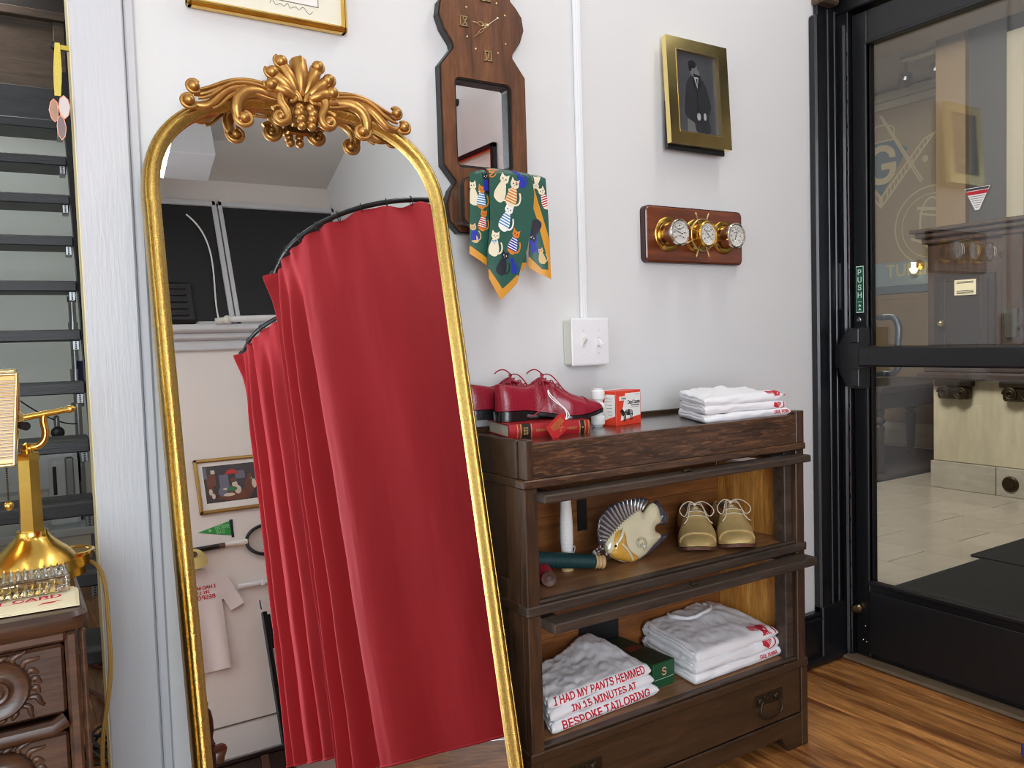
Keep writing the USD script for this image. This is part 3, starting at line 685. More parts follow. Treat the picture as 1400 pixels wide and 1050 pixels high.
for dy in (-.13, .13):
    part(sp, 'spot_arm', tube([(px_, py_ + dy, pz_ - .03), (px_, py_ + dy, pz_ - .12)], .014, 10), SILVER)
    part(sp, 'spot_head', lathe([(.03, 0), (.05, .02), (.055, .1), (.04, .12), (0, .11)], 20).apply_transform(trimesh.transformations.rotation_matrix(2.3, [0, 1, 0.3])).apply_translation([px_, py_ + dy, pz_ - .13]), STEEL)

# ================================================================ STAIRWELL BEHIND THE OPENING
sw = struct('stairwell_walls')
part(sw, 'plaster', cat([box(-3.0, .6, 3.4, 3.5, 0, 3.3), box(-3.1, -3.0, .12, 3.5, 0, 3.3), box(.6, .7, .12, 3.5, 0, 3.3)]), STAIR_WALL, False)
solid('stairwell_ceiling', box(-3.0, .6, .12, 3.4, 3.2, 3.3), STAIR_WALL, kind='structure', smooth=False)
ST = thing('open_staircase', 'charcoal painted open-riser staircase seen through the opening beside the white casing', 'stairs', (-.643, 1.197, 0), -.0505)
RUN, RISE = .1637, .2
for i in range(-1, 10):
    z = .3851 + RISE * i - .0
    y = RUN * i
    part(ST, 'tread', box(-1.35, 0, y, y + .235, z - .043, z, .004), PAINTED_TREAD)
    if i >= 0:
        bk = part(ST, 'tread_bracket', box(-.030, -.006, y + .006, y + .10, z - .080, z - .043, .002), STEEL)
        part(bk, 'bracket_hole', cat([box(-.021, -.015, y + .0045, y + .008, z - .076 + .008 * q_, z - .071 + .008 * q_) for q_ in range(4)]), INK, False)
for sx in (0.002, -1.39):
    y0, y1 = -RUN * 2.2, RUN * 10
    pr = Polygon([(y0, .36 + RISE * y0 / RUN - .18), (y1, .36 + RISE * y1 / RUN - .10), (y1, .36 + RISE * y1 / RUN + .10), (y0, .36 + RISE * y0 / RUN + .08)]).intersection(sbox(-9, 0, 9, 9))
    m = ext(pr, .038); m.vertices = np.stack([sx + m.vertices[:, 2], m.vertices[:, 0], m.vertices[:, 1]], 1)
    part(ST, 'stringer', m, IRON)
up = thing('upper_panelling', 'stained brown plywood panelling above the top stair treads', 'panel')
part(up, 'panel_board', box(-2.2, -.40, 2.985, 3.005, 2.40, 2.744), BROWN_PANEL, False)
part(up, 'panel_rail', cat([box(-2.2, -.40, 2.945, 3.005, 2.742, 2.785, .004), box(-.57, -.52, 2.96, 2.99, 2.40, 2.742, .003)]), BROWN_PANEL)
part(up, 'top_band', box(-2.2, -.40, 2.965, 3.005, 2.785, 3.2), TABLE_W, False)
part(up, 'lower_band', cat([box(-2.2, -.40, 2.925, 3.005, 2.234, 2.40, .004)]), PAINTED_TREAD)
# overlock machine with its thread stand behind the stairs
MY = 2.55
sg = thing('sewing_machine', 'white industrial sewing machine standing behind the stair treads', 'sewing machine')
part(sg, 'machine_head', cat([box(-.98, -.60, MY, MY + .22, .46, .66, .02), box(-.72, -.60, MY - .03, MY + .2, .30, .62, .015)]), SERGER)
part(sg, 'table_top', box(-1.25, -.50, MY - .1, MY + .45, .26, .30, .006), SERGER)
part(sg, 'vent_slot', box(-.705, -.69, MY - .034, MY - .028, .45, .58), INK, False)
part(sg, 'table_leg', cat([box(-1.2, -1.15, MY, MY + .05, 0, .26, .004), box(-.56, -.52, MY, MY + .05, 0, .26, .004)]), STEEL)
part(sg, 'tension_knob', lathe([(.028, 0), (.028, .012), (.018, .016), (.018, .024), (.01, .026), (0, .026)], 20, (-.675, MY - .03, .735), '-y'), BLACK_SATIN)
part(sg, 'tension_post', cat([cyl((-.675, MY, .66), (-.675, MY, .80), .012), ball((-.675, MY, .80), .013, 1)]), STEEL)
part(sg, 'side_plate', cat([box(-.655, -.62, MY - .045, MY - .03, .36, .62, .006)]), STEEL)
part(sg, 'power_lead', tube(smooth_curve([(-.63, MY - .05, .42), (-.60, MY - .07, .43), (-.57, MY - .06, .39), (-.55, MY, .30)], 20), .007, 8), CORD_BLACK)
ts = thing('thread_stand', 'grey metal thread stand pole rising behind the stair treads', 'stand')
part(ts, 'stand_pole', cyl((-.579, MY + .1, .30), (-.579, MY + .1, 1.35), .016), STEEL)
part(ts, 'pole_cap', cyl((-.579, MY + .1, 1.335), (-.579, MY + .1, 1.362), .019), BLACK_SATIN)
for z0_, z1_, r__ in ((1.20, 1.24, .021), (.93, 1.02, .024), (.84, .86, .028)):
    part(ts, 'pole_collar', cyl((-.579, MY + .1, z0_), (-.579, MY + .1, z1_), r__), STEEL)
part(ts, 'guide_arm', cat([tube([(-.579, MY + .1, 1.22), (-.57, MY + .1, 1.21), (-.56, MY + .1, 1.18)], .004, 6), tube([(-.66, MY + .1, .945), (-.52, MY + .1, .94)], .008, 8)]), STEEL)
tc_ = thing('thread_cone', 'black thread cone on the stand behind the stairs', 'thread')
part(tc_, 'thread', lathe([(.03, 0), (.031, .004), (.026, .105), (0, .106)], 20, (-.552, MY + .1, .952)), THREAD_N)
part(tc_, 'cone_tip', lathe([(.014, 0), (.011, .022), (0, .022)], 16, (-.552, MY + .1, 1.057)), PLASTIC_W)
solid('white_standpipe', lathe([(.062, 0), (.062, .84), (.058, .845), (0, .845)], 28, (-.54, 1.86, 0)), PLASTIC_W, 'tall white pipe rising from the floor beside the stair treads', 'pipe')
lead = tube(smooth_curve([(-.9, MY - .05, .98), (-.78, MY - .05, .86), (-.68, MY, .79), (-.58, MY + .1, .76)], 30), .003, 6)
solid('machine_thread_lead', lead, CORD_BLACK, 'thin dark lead drooping behind the stairs to the stand', 'cable')
# ================================================================ SECTIONAL BOOKCASE
BW = .875
YFR = -.337                     # front plane of the uprights
YB0 = -.048                     # back
bc = thing('barrister_bookcase', 'dark oak sectional bookcase with two lifted flap doors and a base drawer', 'bookcase')
ZT = .875
part(bc, 'top_board', box(.02, BW - .02, YFR + .02, YB0, ZT - .018, ZT), OAK_TOP, False)
part(bc, 'back_gallery', box(.02, BW - .02, YB0 - .0, YB0 + .012, ZT - .07, ZT + .012, .002), OAK_DEEP)
part(bc, 'top_apron', box(.024, BW - .03, YFR + .001, YFR + .02, .8035, ZT + .0025, .0015), OAK)
part(bc, 'apron_bead', box(.024, BW - .03, YFR + .0005, YFR + .003, ZT - .014, ZT - .011, .001), OAK_DEEP)
for x0, x1 in ((.009, .027), (BW - .034, BW - .004)):
    part(bc, 'corner_post', box(x0, x1, YFR - .002, YFR + .03, .8035, .8865, .002), OAK_V)
for x0, x1 in ((.004, .022), (BW - .022, BW - .004)):
    part(bc, 'top_side', box(x0, x1, YFR + .03, YB0, .8035, .884, .002), OAK_DEEP)
def section(z0, z1, hinge_z):
    for x0, x1, gx in ((.004, .036, 0), (BW - .035, BW - .004, 1)):
        part(bc, 'upright', box(x0, x1, YFR, YFR + .022, z0, z1, .002), OAK_V)
    part(bc, 'inner_guide', box(.812, BW - .035, YFR + .014, YFR + .05, z0 + .005, z1 - .005, .002), OAK_RAW)
    part(bc, 'inner_guide', box(.036, .044, YFR + .014, YFR + .04, z0 + .005, z1 - .005, .002), OAK_RAW)
    part(bc, 'left_side', box(.010, .020, YFR + .03, YB0, z0, z1, .001), OAK_DEEP)
    part(bc, 'side_stile', box(.004, .012, YFR + .02, YFR + .075, z0, z1, .0015), OAK_V)
    part(bc, 'side_stile', box(.004, .012, YB0 - .05, YB0, z0, z1, .0015), OAK_V)
    part(bc, 'side_rail', box(.004, .012, YFR + .075, YB0 - .05, z0, z0 + .045, .0015), OAK_DEEP)
    part(bc, 'right_side', box(BW - .02, BW - .004, YFR + .02, YB0, z0, z1, .001), OAK_DEEP)
    # glued-up honey coloured lining boards on the inside of the right wall
    for j in range(4):
        a = YB0 - .012 - j * .066
        part(bc, 'lining_board', box(BW - .030, BW - .0205, max(a - .0655, YFR + .035), a, z0 + .006, z1, .0006), HONEY, False)
    for j, (a, b_) in enumerate(((z0, z0 + .11), (z0 + .1105, z1))):
        part(bc, 'back_board', box(.02, BW - .03, YB0 - .012, YB0, a, b_, .0006), REDDISH, False)
    part(bc, 'shelf_board', box(.012, BW - .03, YFR + .022, YB0 - .012, z0 - .012, z0 + .006), SHELF_BR, False)
section(.540, .786, .77)
section(.232, .521, .50)
for z0, z1 in ((.786, .8035), (.5211, .5422)):
    part(bc, 'front_rail', box(.0, BW, YFR - .004, YFR + .03, z0, z1, .0025), OAK if z0 > .7 else OAK_RAW)
    part(bc, 'side_joint', box(.002, .012, YFR + .03, YB0, z0, z1, .002), OAK_DEEP)
part(bc, 'sill_strip', box(.036, .84, YFR + .004, YFR + .022, .5422, .549, .002), OAK_RAW)
part(bc, 'sill_strip', box(.036, .84, YFR + .004, YFR + .022, .234, .241, .002), OAK_RAW)
# flap doors lifted and pushed back: the lower edge of each frame stands proud
for x0, x1, y0, z0, z1, gz in ((.027, .853, -.375, .7585, .7765, .764), (.032, .853, -.39, .4945, .516, .502)):
    d = part(bc, 'flap_door', box(x0, x1, y0, y0 + .05, z0, z1, .003), OAK_RAW)
    part(d, 'door_side', box(x0, x0 + .045, y0 + .05, YB0 - .03, z0 + .002, z1 - .002, .002), OAK_RAW)
    part(d, 'door_side', box(x1 - .045, x1, y0 + .05, YB0 - .03, z0 + .002, z1 - .002, .002), OAK_RAW)
    part(d, 'door_glass', box(x0 + .045, x1 - .045, y0 + .05, YB0 - .04, z0 + .006, z0 + .009), PANE, False)
    part(d, 'finger_catch', box((x0 + x1) / 2 - .012, (x0 + x1) / 2 + .012, y0 + .016, y0 + .03, z1 - .001, z1 + .006, .003), DARK_BRONZE)
part(bc, 'vent_plate', box(.335, .465, YB0 - .0145, YB0 - .0115, .285, .385), BLACK_SATIN, False, label='dark rectangular plate on the lower back board')
part(bc, 'vent_plate', box(.34, .37, YB0 - .0145, YB0 - .0115, .60, .68), BLACK_SATIN, False)
# base with drawer
part(bc, 'base_moulding', box(.0, BW + .002, YFR - .004, YFR + .03, .213, .234, .003), OAK_DEEP)
part(bc, 'base_side', box(.002, .016, YFR + .02, YB0, .035, .234, .002), OAK_DEEP)
part(bc, 'base_side', box(BW - .016, BW - .001, YFR + .02, YB0, .035, .234, .002), OAK_DEEP)
for x0, x1 in ((.001, .028), (BW - .024, BW + .001)):
    part(bc, 'base_post', box(x0, x1, YFR - .001, YFR + .025, .0, .213, .002), OAK_DEEP)
dw = part(bc, 'drawer', box(.029, BW - .025, YFR + .003, YFR + .022, .091, .212, .002), OAK_DEEP)
for hx in (.727, .135):
    pt_ = part(dw, 'pull_plate', cat([box(hx - .052, hx + .052, YFR + .0005, YFR + .0035, .147, .177, .001), ball((hx - .032, YFR, .161), .009, 2, (1, .5, 1)), ball((hx + .028, YFR, .161), .009, 2, (1, .5, 1))] + [ball((hx - .04 + .012 * j, YFR, .168 - .004 * (j % 2)), .004, 1, (1, .5, 1)) for j in range(7)]), DARK_BRONZE)
    part(dw, 'ring_pull', tube(smooth_curve([(hx - .030, YFR - .006, .161), (hx - .042, YFR - .010, .145), (hx - .040, YFR - .012, .127), (hx - .024, YFR - .012, .118), (hx + .012, YFR - .012, .118), (hx + .03, YFR - .012, .127), (hx + .034, YFR - .010, .145), (hx + .026, YFR - .006, .161)], 36), .0032, 8), DARK_BRONZE)
rail = Polygon([(.028, .091), (.028, .0), (.075, .0), (.10, .042), (BW - .10, .042), (BW - .075, .0), (BW - .024, .0), (BW - .024, .091)])
part(bc, 'base_rail', cat([xz(ext(rail, .018), YFR + .02), box(.028, BW - .024, YFR - .003, YFR + .01, .083, .091, .003)]), OAK_DEEP)
part(bc, 'bottom_board', box(.016, BW - .016, YFR + .03, YB0, .04, .05), OAK_DEEP, False)

# ---------------------------------------------------------------- folded T-shirts
def tee(L, D, t, seed, mound=None, e=.02, wl=1.0, sk=0.0):
    """Folded shirt lying flat. Local frame: u along the front fold (x), depth +y, z up. a = arc length from the middle of the front fold."""
    r = t / 2
    def P(u, a, lift=0.0):
        u = np.asarray(u, float); a = np.asarray(a, float)
        ph = np.clip(a / r, -PI / 2, PI / 2)
        ext_ = np.maximum(np.abs(a) - r * PI / 2, 0)
        v = r - (r + lift) * np.cos(ph) + ext_
        z = r + (r + lift) * np.sin(ph)
        q = np.stack([u * 30, v * 30, np.zeros_like(u) + seed], -1)
        nz = (meshkit.fbm(q, 3, seed) - .5)
        nf = (meshkit.fbm(q * np.array([3.0, 1.2, 1]), 3, seed + 5) - .5)
        up = np.clip(z / t, 0, 1)
        w = np.clip(v / .03, 0, 1)
        z = z + up * (nz * .010 * (.25 + w) + nf * .004 * (.2 + w))
        if mound is not None:
            z = z + up * mound(u, v)
        v = v + (meshkit.fbm(np.stack([u * 14, z * 60, u * 0 + seed + 3], -1), 2, seed + 1) - .5) * .010
        # rounded ends
        k = np.clip(np.minimum(u, L - u) / e, 0, 1)
        k = .30 + .70 * np.sqrt(np.clip(1 - (1 - k) ** 2, 0, 1))
        z = r * .9 + (z - r * .9) * k if mound is None else (z * k + r * (1 - k))
        f_ = np.clip(1 - u / L, 0, 1)                      # back edge slants: shorter and skewed towards the left end
        return np.stack([u + sk * f_ * np.clip(v / D, 0, 1), np.where(v > .01, .01 + (v - .01) * (1 - (1 - wl) * f_), v), np.maximum(z, 0)], -1)
    amax = r * PI / 2 + D - r
    us = np.concatenate([np.linspace(0, e, 7), np.linspace(e, L - e, 50)[1:-1], np.linspace(L - e, L, 7)])
    av = np.concatenate([np.linspace(-amax, -r * PI / 2, 8), np.linspace(-r * PI / 2, r * PI / 2, 13)[1:-1], np.linspace(r * PI / 2, amax, 30)])
    m = grid(P, us, av, close_v=True)
    n = len(av)
    V, F = m.vertices, list(m.faces)
    for k in (0, len(us) - 1):
        c = len(V); ring = np.arange(n) + k * n
        V = np.vstack([V, V[ring].mean(0)])
        for j in range(n):
            F.append([ring[j], c, ring[(j + 1) % n]] if k else [ring[(j + 1) % n], c, ring[j]])
    m = trimesh.Trimesh(V, np.array(F), process=False)
    if m.volume < 0:
        m.invert()
    return m, P

def wrap(mesh, P, u0, a0=0.0):
    """Lays flat lettering (x, y, depth) on the shirt's fold."""
    m = subdiv(mesh, .004)
    v = m.vertices
    out = P(v[:, 0] + u0, v[:, 1] + a0, v[:, 2] + .0003)
    out[:, 1] -= .0003
    m.vertices = out
    return m

def bug(s=1.0):
    """The red winged insect printed on the shirts: ring-veined wing, striped body, long curved sting."""
    wing = unary_union([Point(-.020 + .006 * i, .012 - .003 * j).buffer(.0036).difference(Point(-.020 + .006 * i, .012 - .003 * j).buffer(.0026)) for i in range(3) for j in range(4)])
    wing = unary_union([wing, affinity.rotate(affinity.scale(Point(-.014, .007).buffer(.013), 1, .75), -20).difference(affinity.rotate(affinity.scale(Point(-.014, .007).buffer(.0122), 1, .75), -20))])
    body = affinity.rotate(affinity.scale(Point(.006, .004).buffer(.012), .8, 1.25), -15)
    tail = Polygon([(-.002, -.006), (.010, -.004), (.020, -.016), (.006, -.030), (-.008, -.022)])
    str_ = [LineString([(.002 + .005 * j, -.008), (.012 + .004 * j, -.026)]).buffer(.0009) for j in range(4)]
    sting = [LineString(smooth_curve([(.004, .018), (.014, .014), (.019, .004)], 8)).buffer(.0009), LineString(smooth_curve([(.026, -.006), (.028, -.020), (.018, -.034), (.008, -.040)], 14)).buffer(.0016), LineString([(.024, -.006), (.032, .002)]).buffer(.001), LineString([(.004, .018), (.001, .026)]).buffer(.001)]
    eye = Point(.008, -.002).buffer(.0028)
    g = unary_union([wing, body.difference(eye), tail.difference(unary_union(str_))] + sting)
    return affinity.scale(g, s, s, origin=(0, 0))

def stack(label3, group, loc, rz, L, D, ts, mounds, prints, insets, seed, wl=1.0, sk=0.0):
    z = loc[2]
    for i in range(3):
        m, P = tee(L - insets[i][1], D - insets[i][2], ts[i], seed + i, mounds[i], wl=wl, sk=sk)
        o = thing('folded_shirt', label3[i], 'shirt', (loc[0] + insets[i][0] * math.cos(rz), loc[1] + insets[i][0] * math.sin(rz) + insets[i][3], z), rz, group)
        part(o, 'shirt_body', m, COTTON, True)
        for nm, mesh_, mat_, u0, a0, kk in prints[i]:
            part(o, nm, wrap(mesh_, P, u0, a0), mat_, False, label=kk)
        # folded-in layers showing at the left end
        e_ = []
        for q_ in range(2):
            pts = [P(.006 + .004 * q_, a) + np.array([-.004 - .002 * q_, 0, 0]) for a in np.linspace(ts[i] * .9, ts[i] * .9 + (D - insets[i][2]) * .8, 14)]
            e_.append(tube(np.array(pts) * np.array([1, 1, .55 + .3 * q_]), ts[i] * .16, 8))
        part(o, 'sleeve_fold', cat(e_), COTTON, True)
        if i == 2 and mounds[i] is not None and 'collar' in label3[i]:
            ring = []
            for an in np.linspace(-.2, PI * 1.15, 30):
                uu = .5 * L + .075 * math.cos(an); vv = D * .86 - .05 * math.sin(an)
                ring.append(P(uu, ts[i] / 2 * PI / 2 + vv - ts[i] / 2) + np.array([0, 0, .003]))
            part(o, 'neck_rib', tube(ring, .005, 8), COTTON, True, label='ribbed collar')
        z += ts[i] * .97

def mound_of(cx, cy, sx, sy, h, tail=.006):
    return lambda u, v: h * np.exp(-((u - cx) / sx) ** 2 - ((v - cy) / sy) ** 2) + tail * np.clip(v / .1, 0, 1)

t1 = text('BESPOKE TAILORING', .0168, .0004, True, .262); t2 = text('IN 15 MINUTES AT', .0148, .0004, True, .195); t3 = text('I HAD MY PANTS HEMMED', .0165, .0004, True, .272)
cen = lambda m: mv(m, [0, -(m.bounds[0][1] + m.bounds[1][1]) / 2, 0])
stack(['white folded T-shirt lettered BESPOKE TAILORING at the bottom of the left stack', 'white folded T-shirt lettered IN 15 MINUTES AT in the middle of its stack', 'rumpled white folded T-shirt lettered I HAD MY PANTS HEMMED on top of its stack'],
      'slogan shirts in the lower bookcase section', (.073, -.309, .2395), .055, .325, .215, [.026, .025, .026],
      [None, None, mound_of(.27, .17, .09, .08, .020, .004)],
      [[('slogan_lettering', cen(t1), RED_PRINT, .030, .005, 'red lettering BESPOKE TAILORING')], [('slogan_lettering', cen(t2), RED_PRINT, .062, .005, 'red lettering IN 15 MINUTES AT')], [('slogan_lettering', cen(t3), RED_PRINT, .018, .005, 'red lettering I HAD MY PANTS HEMMED')]],
      [(0, .0, 0, 0), (0, .008, .005, .006), (0, .014, .0, .012)], 11, .72, .075)
b_top = ext(bug(1.35).intersection(sbox(-1, -.019, 1, 1)), .0004); b_low = ext(bug(1.35).intersection(sbox(-1, -1, 1, -.019)), .0004)
er = text('ERIE, PENNA', .0095, .0004, True, .066)
stack(['white folded T-shirt lettered ERIE, PENNA at the bottom of the lower right stack', 'white folded T-shirt with the red insect tail in the middle of the lower right stack', 'domed white folded T-shirt with round collar and red insect topping the lower right stack'],
      'insect shirts in the lower bookcase section', (.497, -.312, .2395), .028, .338, .232, [.025, .026, .026],
      [None, mound_of(.2, .2, .14, .12, .006, .004), mound_of(.2, .17, .12, .09, .014, .010)],
      [[('town_lettering', cen(er), RED_PRINT, .235, .003, 'red lettering ERIE, PENNA')], [('insect_print', mv(b_low, [0, .032, 0]), RED_PRINT, .262, .002, 'red print'), ], [('insect_print', mv(b_top, [0, .012, 0]), RED_PRINT, .252, .010, 'red insect print')]],
      [(0, .0, 0, 0), (.002, .006, .005, .004), (.012, .035, .0, .008)], 31, .95, .03)
er2 = text('ERIE, PENN', .0085, .0004, True, .052)
b2t = ext(affinity.scale(bug(1.15).intersection(sbox(-1, -.012, 1, 1)), 1, .7, origin=(0, 0)), .0004); b2l = ext(affinity.scale(bug(1.15).intersection(sbox(-1, -1, 1, -.012)), 1, .7, origin=(0, 0)), .0004)
stack(['white folded T-shirt lettered ERIE, PENN lowest of the bookcase-top stack', 'white folded T-shirt with red insect legs, middle of the bookcase-top stack', 'white folded T-shirt with the red insect body topping the stack on the bookcase top'],
      'insect shirts on top of the bookcase', (.535, -.318, .8755), -.015, .305, .20, [.021, .021, .022],
      [None, mound_of(.06, .08, .05, .06, .006, .003), mound_of(.14, .11, .09, .07, .010, .004)],
      [[('town_lettering', cen(er2), RED_PRINT, .243, .001, 'red lettering ERIE, PENN')], [('insect_print', mv(b2l, [0, .012, 0]), RED_PRINT, .25, .002, 'red print')], [('insect_print', mv(b2t, [0, .004, 0]), RED_PRINT, .252, .006, 'red insect print')]],
      [(0, .0, 0, 0), (.004, .014, .005, .004), (0.004, .026, .004, .006)], 51, .9, .085)
# ---------------------------------------------------------------- shoes
def shoe(parent, upper_m, lining_m, sole_m, heel_m, lace_m, L=.29, W=.098, H=.098, toe_sq=.5, laces='bow', perf=True):
    """Derby shoe pointing along +x, heel at x=0, sole on z=0, centred on y=0."""
    S_ = np.linspace(0, 1, 61)
    def half(s):       # half width of the sole outline
        heel = .66 * np.sqrt(np.clip(1 - ((.13 - np.minimum(s, .13)) / .13) ** 2, 0, 1))
        mid = np.interp(s, [0, .13, .36, .52, .66, .80, .90, .96, 1], [.66, .66, .62, .80, 1, .95, .74, .56, .46])
        mid = np.where(s < .13, 1, mid)
        toe = np.sqrt(np.clip(1 - ((np.maximum(s, .955) - .955) / .045) ** 2, .0, 1))
        return W / 2 * np.where(s < .13, heel, mid) * np.where(s > .955, toe, 1)
    bend = lambda s: .006 * np.sin(PI * s) - .012 * np.clip(s - .55, 0, 1)
    spring = lambda s: .006 + .016 * np.clip((s - .68) / .32, 0, 1) ** 2 + np.where(s < .34, .0, 0)
    heel_h = .020
    base = lambda s: heel_h * np.interp(s, [0, .27, .45, .62, 1], [1, 1, .62, .18, .12]) + spring(s) - .002
    top = lambda s: np.interp(s, [0, .05, .16, .28, .36, .44, .52, .60, .70, .82, .92, .97, 1.0], np.array([.086, .086, .082, .076, .084, .098, .090, .074, .058, .046, .038, .031, .022]) / .098 * H)
    gap = lambda s: np.interp(s, [0, .02, .06, .16, .30, .40, .46, .50], [.0, .55, .74, .76, .70, .50, .20, 0])   # half opening / half width
    n = 41
    rows = []
    for s in S_:
        w = max(half(s), .002); b = base(s); h = max(top(s), .016); g = gap(s)
        wt = w * np.interp(s, [0, .2, .36, .5, .7, 1], [.86, .80, .62, .70, .92, .96])
        t = np.linspace(0, 1, n)
        y = np.empty(n); z = np.empty(n)
        half_n = n // 2
        for k in range(half_n + 1):
            q = k / half_n                      # 0 sole edge .. 1 centre line
            if g > .01:
                if q < .6:                      # outer wall
                    a = q / .6
                    yy = w * (1 + .10 * math.sin(PI * a)) * (1 - a) + (wt * g + .0) * a + w * .06 * math.sin(PI * a)
                    zz = b + (h - b) * (1 - (1 - a) ** 1.35)
                elif q < .68:                   # rim
                    a = (q - .6) / .08
                    yy = wt * g - .004 * a; zz = h - .001 * a
                else:                           # inside wall and insole
                    a = (q - .68) / .32
                    yy = (wt * g - .004) * (1 - a ** 3) * (1 - .1 * a)
                    zz = h - (h - b - .012) * min(1, a * 1.8)
            else:
                a = q
                an = a * PI / 2
                yy = w * (math.cos(an) ** .72) * (1 + .07 * math.sin(2 * an))
                zz = b + (h - b) * math.sin(an) ** .80
            y[k], z[k] = yy, zz
            y[n - 1 - k], z[n - 1 - k] = -yy, zz
        rows.append(np.stack([np.full(n, s * L), y + bend(s), z], 1))
    R = np.array(rows)
    R = np.stack([np.convolve(np.pad(R[:, j, c], 1, 'edge'), [.25, .5, .25], 'valid') for j in range(n) for c in range(3)], 1).reshape(len(S_), n, 3)
    def patch(i0, i1, j0, j1, off=0.0):
        P = R[i0:i1, j0:j1]
        a, c = P.shape[:2]
        i, j = np.meshgrid(np.arange(a - 1), np.arange(c - 1), indexing='ij')
        q = np.stack([i * c + j, i * c + j + 1, (i + 1) * c + j + 1, (i + 1) * c + j], -1).reshape(-1, 4)
        m = trimesh.Trimesh(P.reshape(-1, 3), np.vstack([q[:, [0, 1, 2]], q[:, [0, 2, 3]]]), process=False)
        if off:
            m.vertices = m.vertices + m.vertex_normals * off
        return m
    k_in = 14
    outer = cat([patch(0, 31, 0, k_in + 1), patch(0, 31, n - 1 - k_in, n), patch(30, 61, 0, n)])
    up = part(parent, 'upper', outer, upper_m, True)
    part(parent, 'lining', patch(0, 31, k_in, n - k_in), lining_m, True)
    # outline of the sole and the heel block
    xs = np.linspace(0, 1, 70)
    zb = lambda s: spring(s) - .006 + heel_h * np.interp(s, [0, .27, .45, .62, 1], [1, 1, .62, .18, .12]) - .003
    def slab(s0, s1, z_lo, z_hi, grow):
        ss = np.linspace(s0, s1, 50)
        w = half(ss) + grow
        top_ = np.stack([ss * L, bend(ss) + w, z_hi(ss)], 1); topr = np.stack([ss * L, bend(ss) - w, z_hi(ss)], 1)
        bot_ = top_.copy(); bot_[:, 2] = z_lo(ss); botr = topr.copy(); botr[:, 2] = z_lo(ss)
        G = np.stack([bot_, top_, topr, botr], 1)
        mm = grid(lambda a, c: G, np.arange(len(ss)), np.arange(4), close_v=True)
        v = mm.vertices; f = list(mm.faces); N = len(ss)
        f += [[0, 1, 2], [0, 2, 3], [(N - 1) * 4 + 2, (N - 1) * 4 + 1, (N - 1) * 4], [(N - 1) * 4 + 3, (N - 1) * 4 + 2, (N - 1) * 4]]
        mm = trimesh.Trimesh(v, np.array(f), process=False); mm.fix_normals(); return mm
    part(parent, 'sole', slab(0.004, 1, lambda s: np.maximum(zb(s) - .002, .0), lambda s: zb(s) + .0055, .0042), sole_m, 40)
    part(parent, 'heel', slab(.006, .27, lambda s: s * 0, lambda s: np.maximum(zb(s) - .001, .004), .0030), heel_m, 40)
    # seams: toe cap, quarter edge, collar binding
    seam = [tube(R[49, 3:n - 3] + [0, 0, .0012], .0011, 6), tube(R[50, 3:n - 3] + [0, 0, .0010], .0007, 5)]
    part(parent, 'toe_cap_seam', cat(seam), upper_m, True)
    part(parent, 'eyelet_facing', cat([patch(22, 34, 10, 17, .0016), patch(22, 34, n - 17, n - 10, .0016)]), upper_m, True)
    tng = Polygon([(.40 * L, -.020), (.40 * L, .020), (.60 * L, .016), (.60 * L, -.016)])
    part(parent, 'tongue', remap(subdiv(ext(tng, .003), .01), lambda v: np.stack([v[:, 0], v[:, 1] + bend(v[:, 0] / L), v[:, 2] + top(v[:, 0] / L) - .004 - (v[:, 1] / .03) ** 2 * .012], 1)), upper_m, True)
    # laces
    lc = []
    for s in (.44, .49, .54, .59):
        i = int(s * 60)
        a = R[i, 14] + [0, 0, .003]; c = R[i, n - 15] + [0, 0, .003]; mid = (a + c) / 2 + [0.002, 0, .006]
        lc.append(tube(smooth_curve([a, mid, c], 12), .0014, 6))
    kn = np.array([.455 * L, bend(.455), top(.455) + .006])
    lc.append(ball(kn, .0045, 1))
    if laces == 'bow':
        for sg_ in (1, -1):
            lp = [kn, kn + [.01, .016 * sg_, .010], kn + [.024, .034 * sg_, .004], kn + [.040, .042 * sg_, -.014], kn + [.040, .034 * sg_, -.022], kn + [.024, .022 * sg_, -.010], kn]
            lc.append(tube(smooth_curve(lp, 36), .0014, 6))
            tl = [kn, kn + [.012, .012 * sg_, .002], kn + [.045, .022 * sg_, -.018], kn + [.062, .036 * sg_, -.036]]
            lc.append(tube(smooth_curve(tl, 24), .0014, 6))
    else:
        lp = [kn, kn + [-.012, -.004, .012], kn + [-.028, -.012, .014], kn + [-.044, -.020, .006]]
        lc.append(tube(smooth_curve(lp, 20), .0015, 6))
        tl = [kn, kn + [-.008, -.02, .004], kn + [-.012, -.040, -.018], kn + [-.010, -.052, -.045], kn + [-.022, -.058, -.07], kn + [-.055, -.066, -.088]]
        lc.append(tube(smooth_curve(tl, 30), .0015, 6))
        tl = [kn, kn + [.012, -.012, .002], kn + [.03, -.03, -.02], kn + [.045, -.045, -.04]]
        lc.append(tube(smooth_curve(tl, 20), .0015, 6))
    part(parent, 'laces', cat(lc), lace_m, True)
    return R

ang = math.atan2(-.070, .262)
rs = thing('leather_shoe', 'red pebbled leather lace-up shoe with hanging tag nearest the front on the red book', 'shoe', (.063, -.128, .9065), ang, 'pair of red leather shoes')
shoe(rs, RED_LEATHER, TAN_LINING, BLACK_SOLE, BLACK_SOLE, RED_LACE, L=.264, W=.080, H=.096, laces='loose')
rs2 = thing('leather_shoe', 'red pebbled leather shoe half hidden behind the tagged one', 'shoe', (.028, -.041, .9065), ang - .02, 'pair of red leather shoes')
shoe(rs2, RED_LEATHER, TAN_LINING, BLACK_SOLE, BLACK_SOLE, RED_LACE, L=.268, W=.070, H=.096, laces='loose')
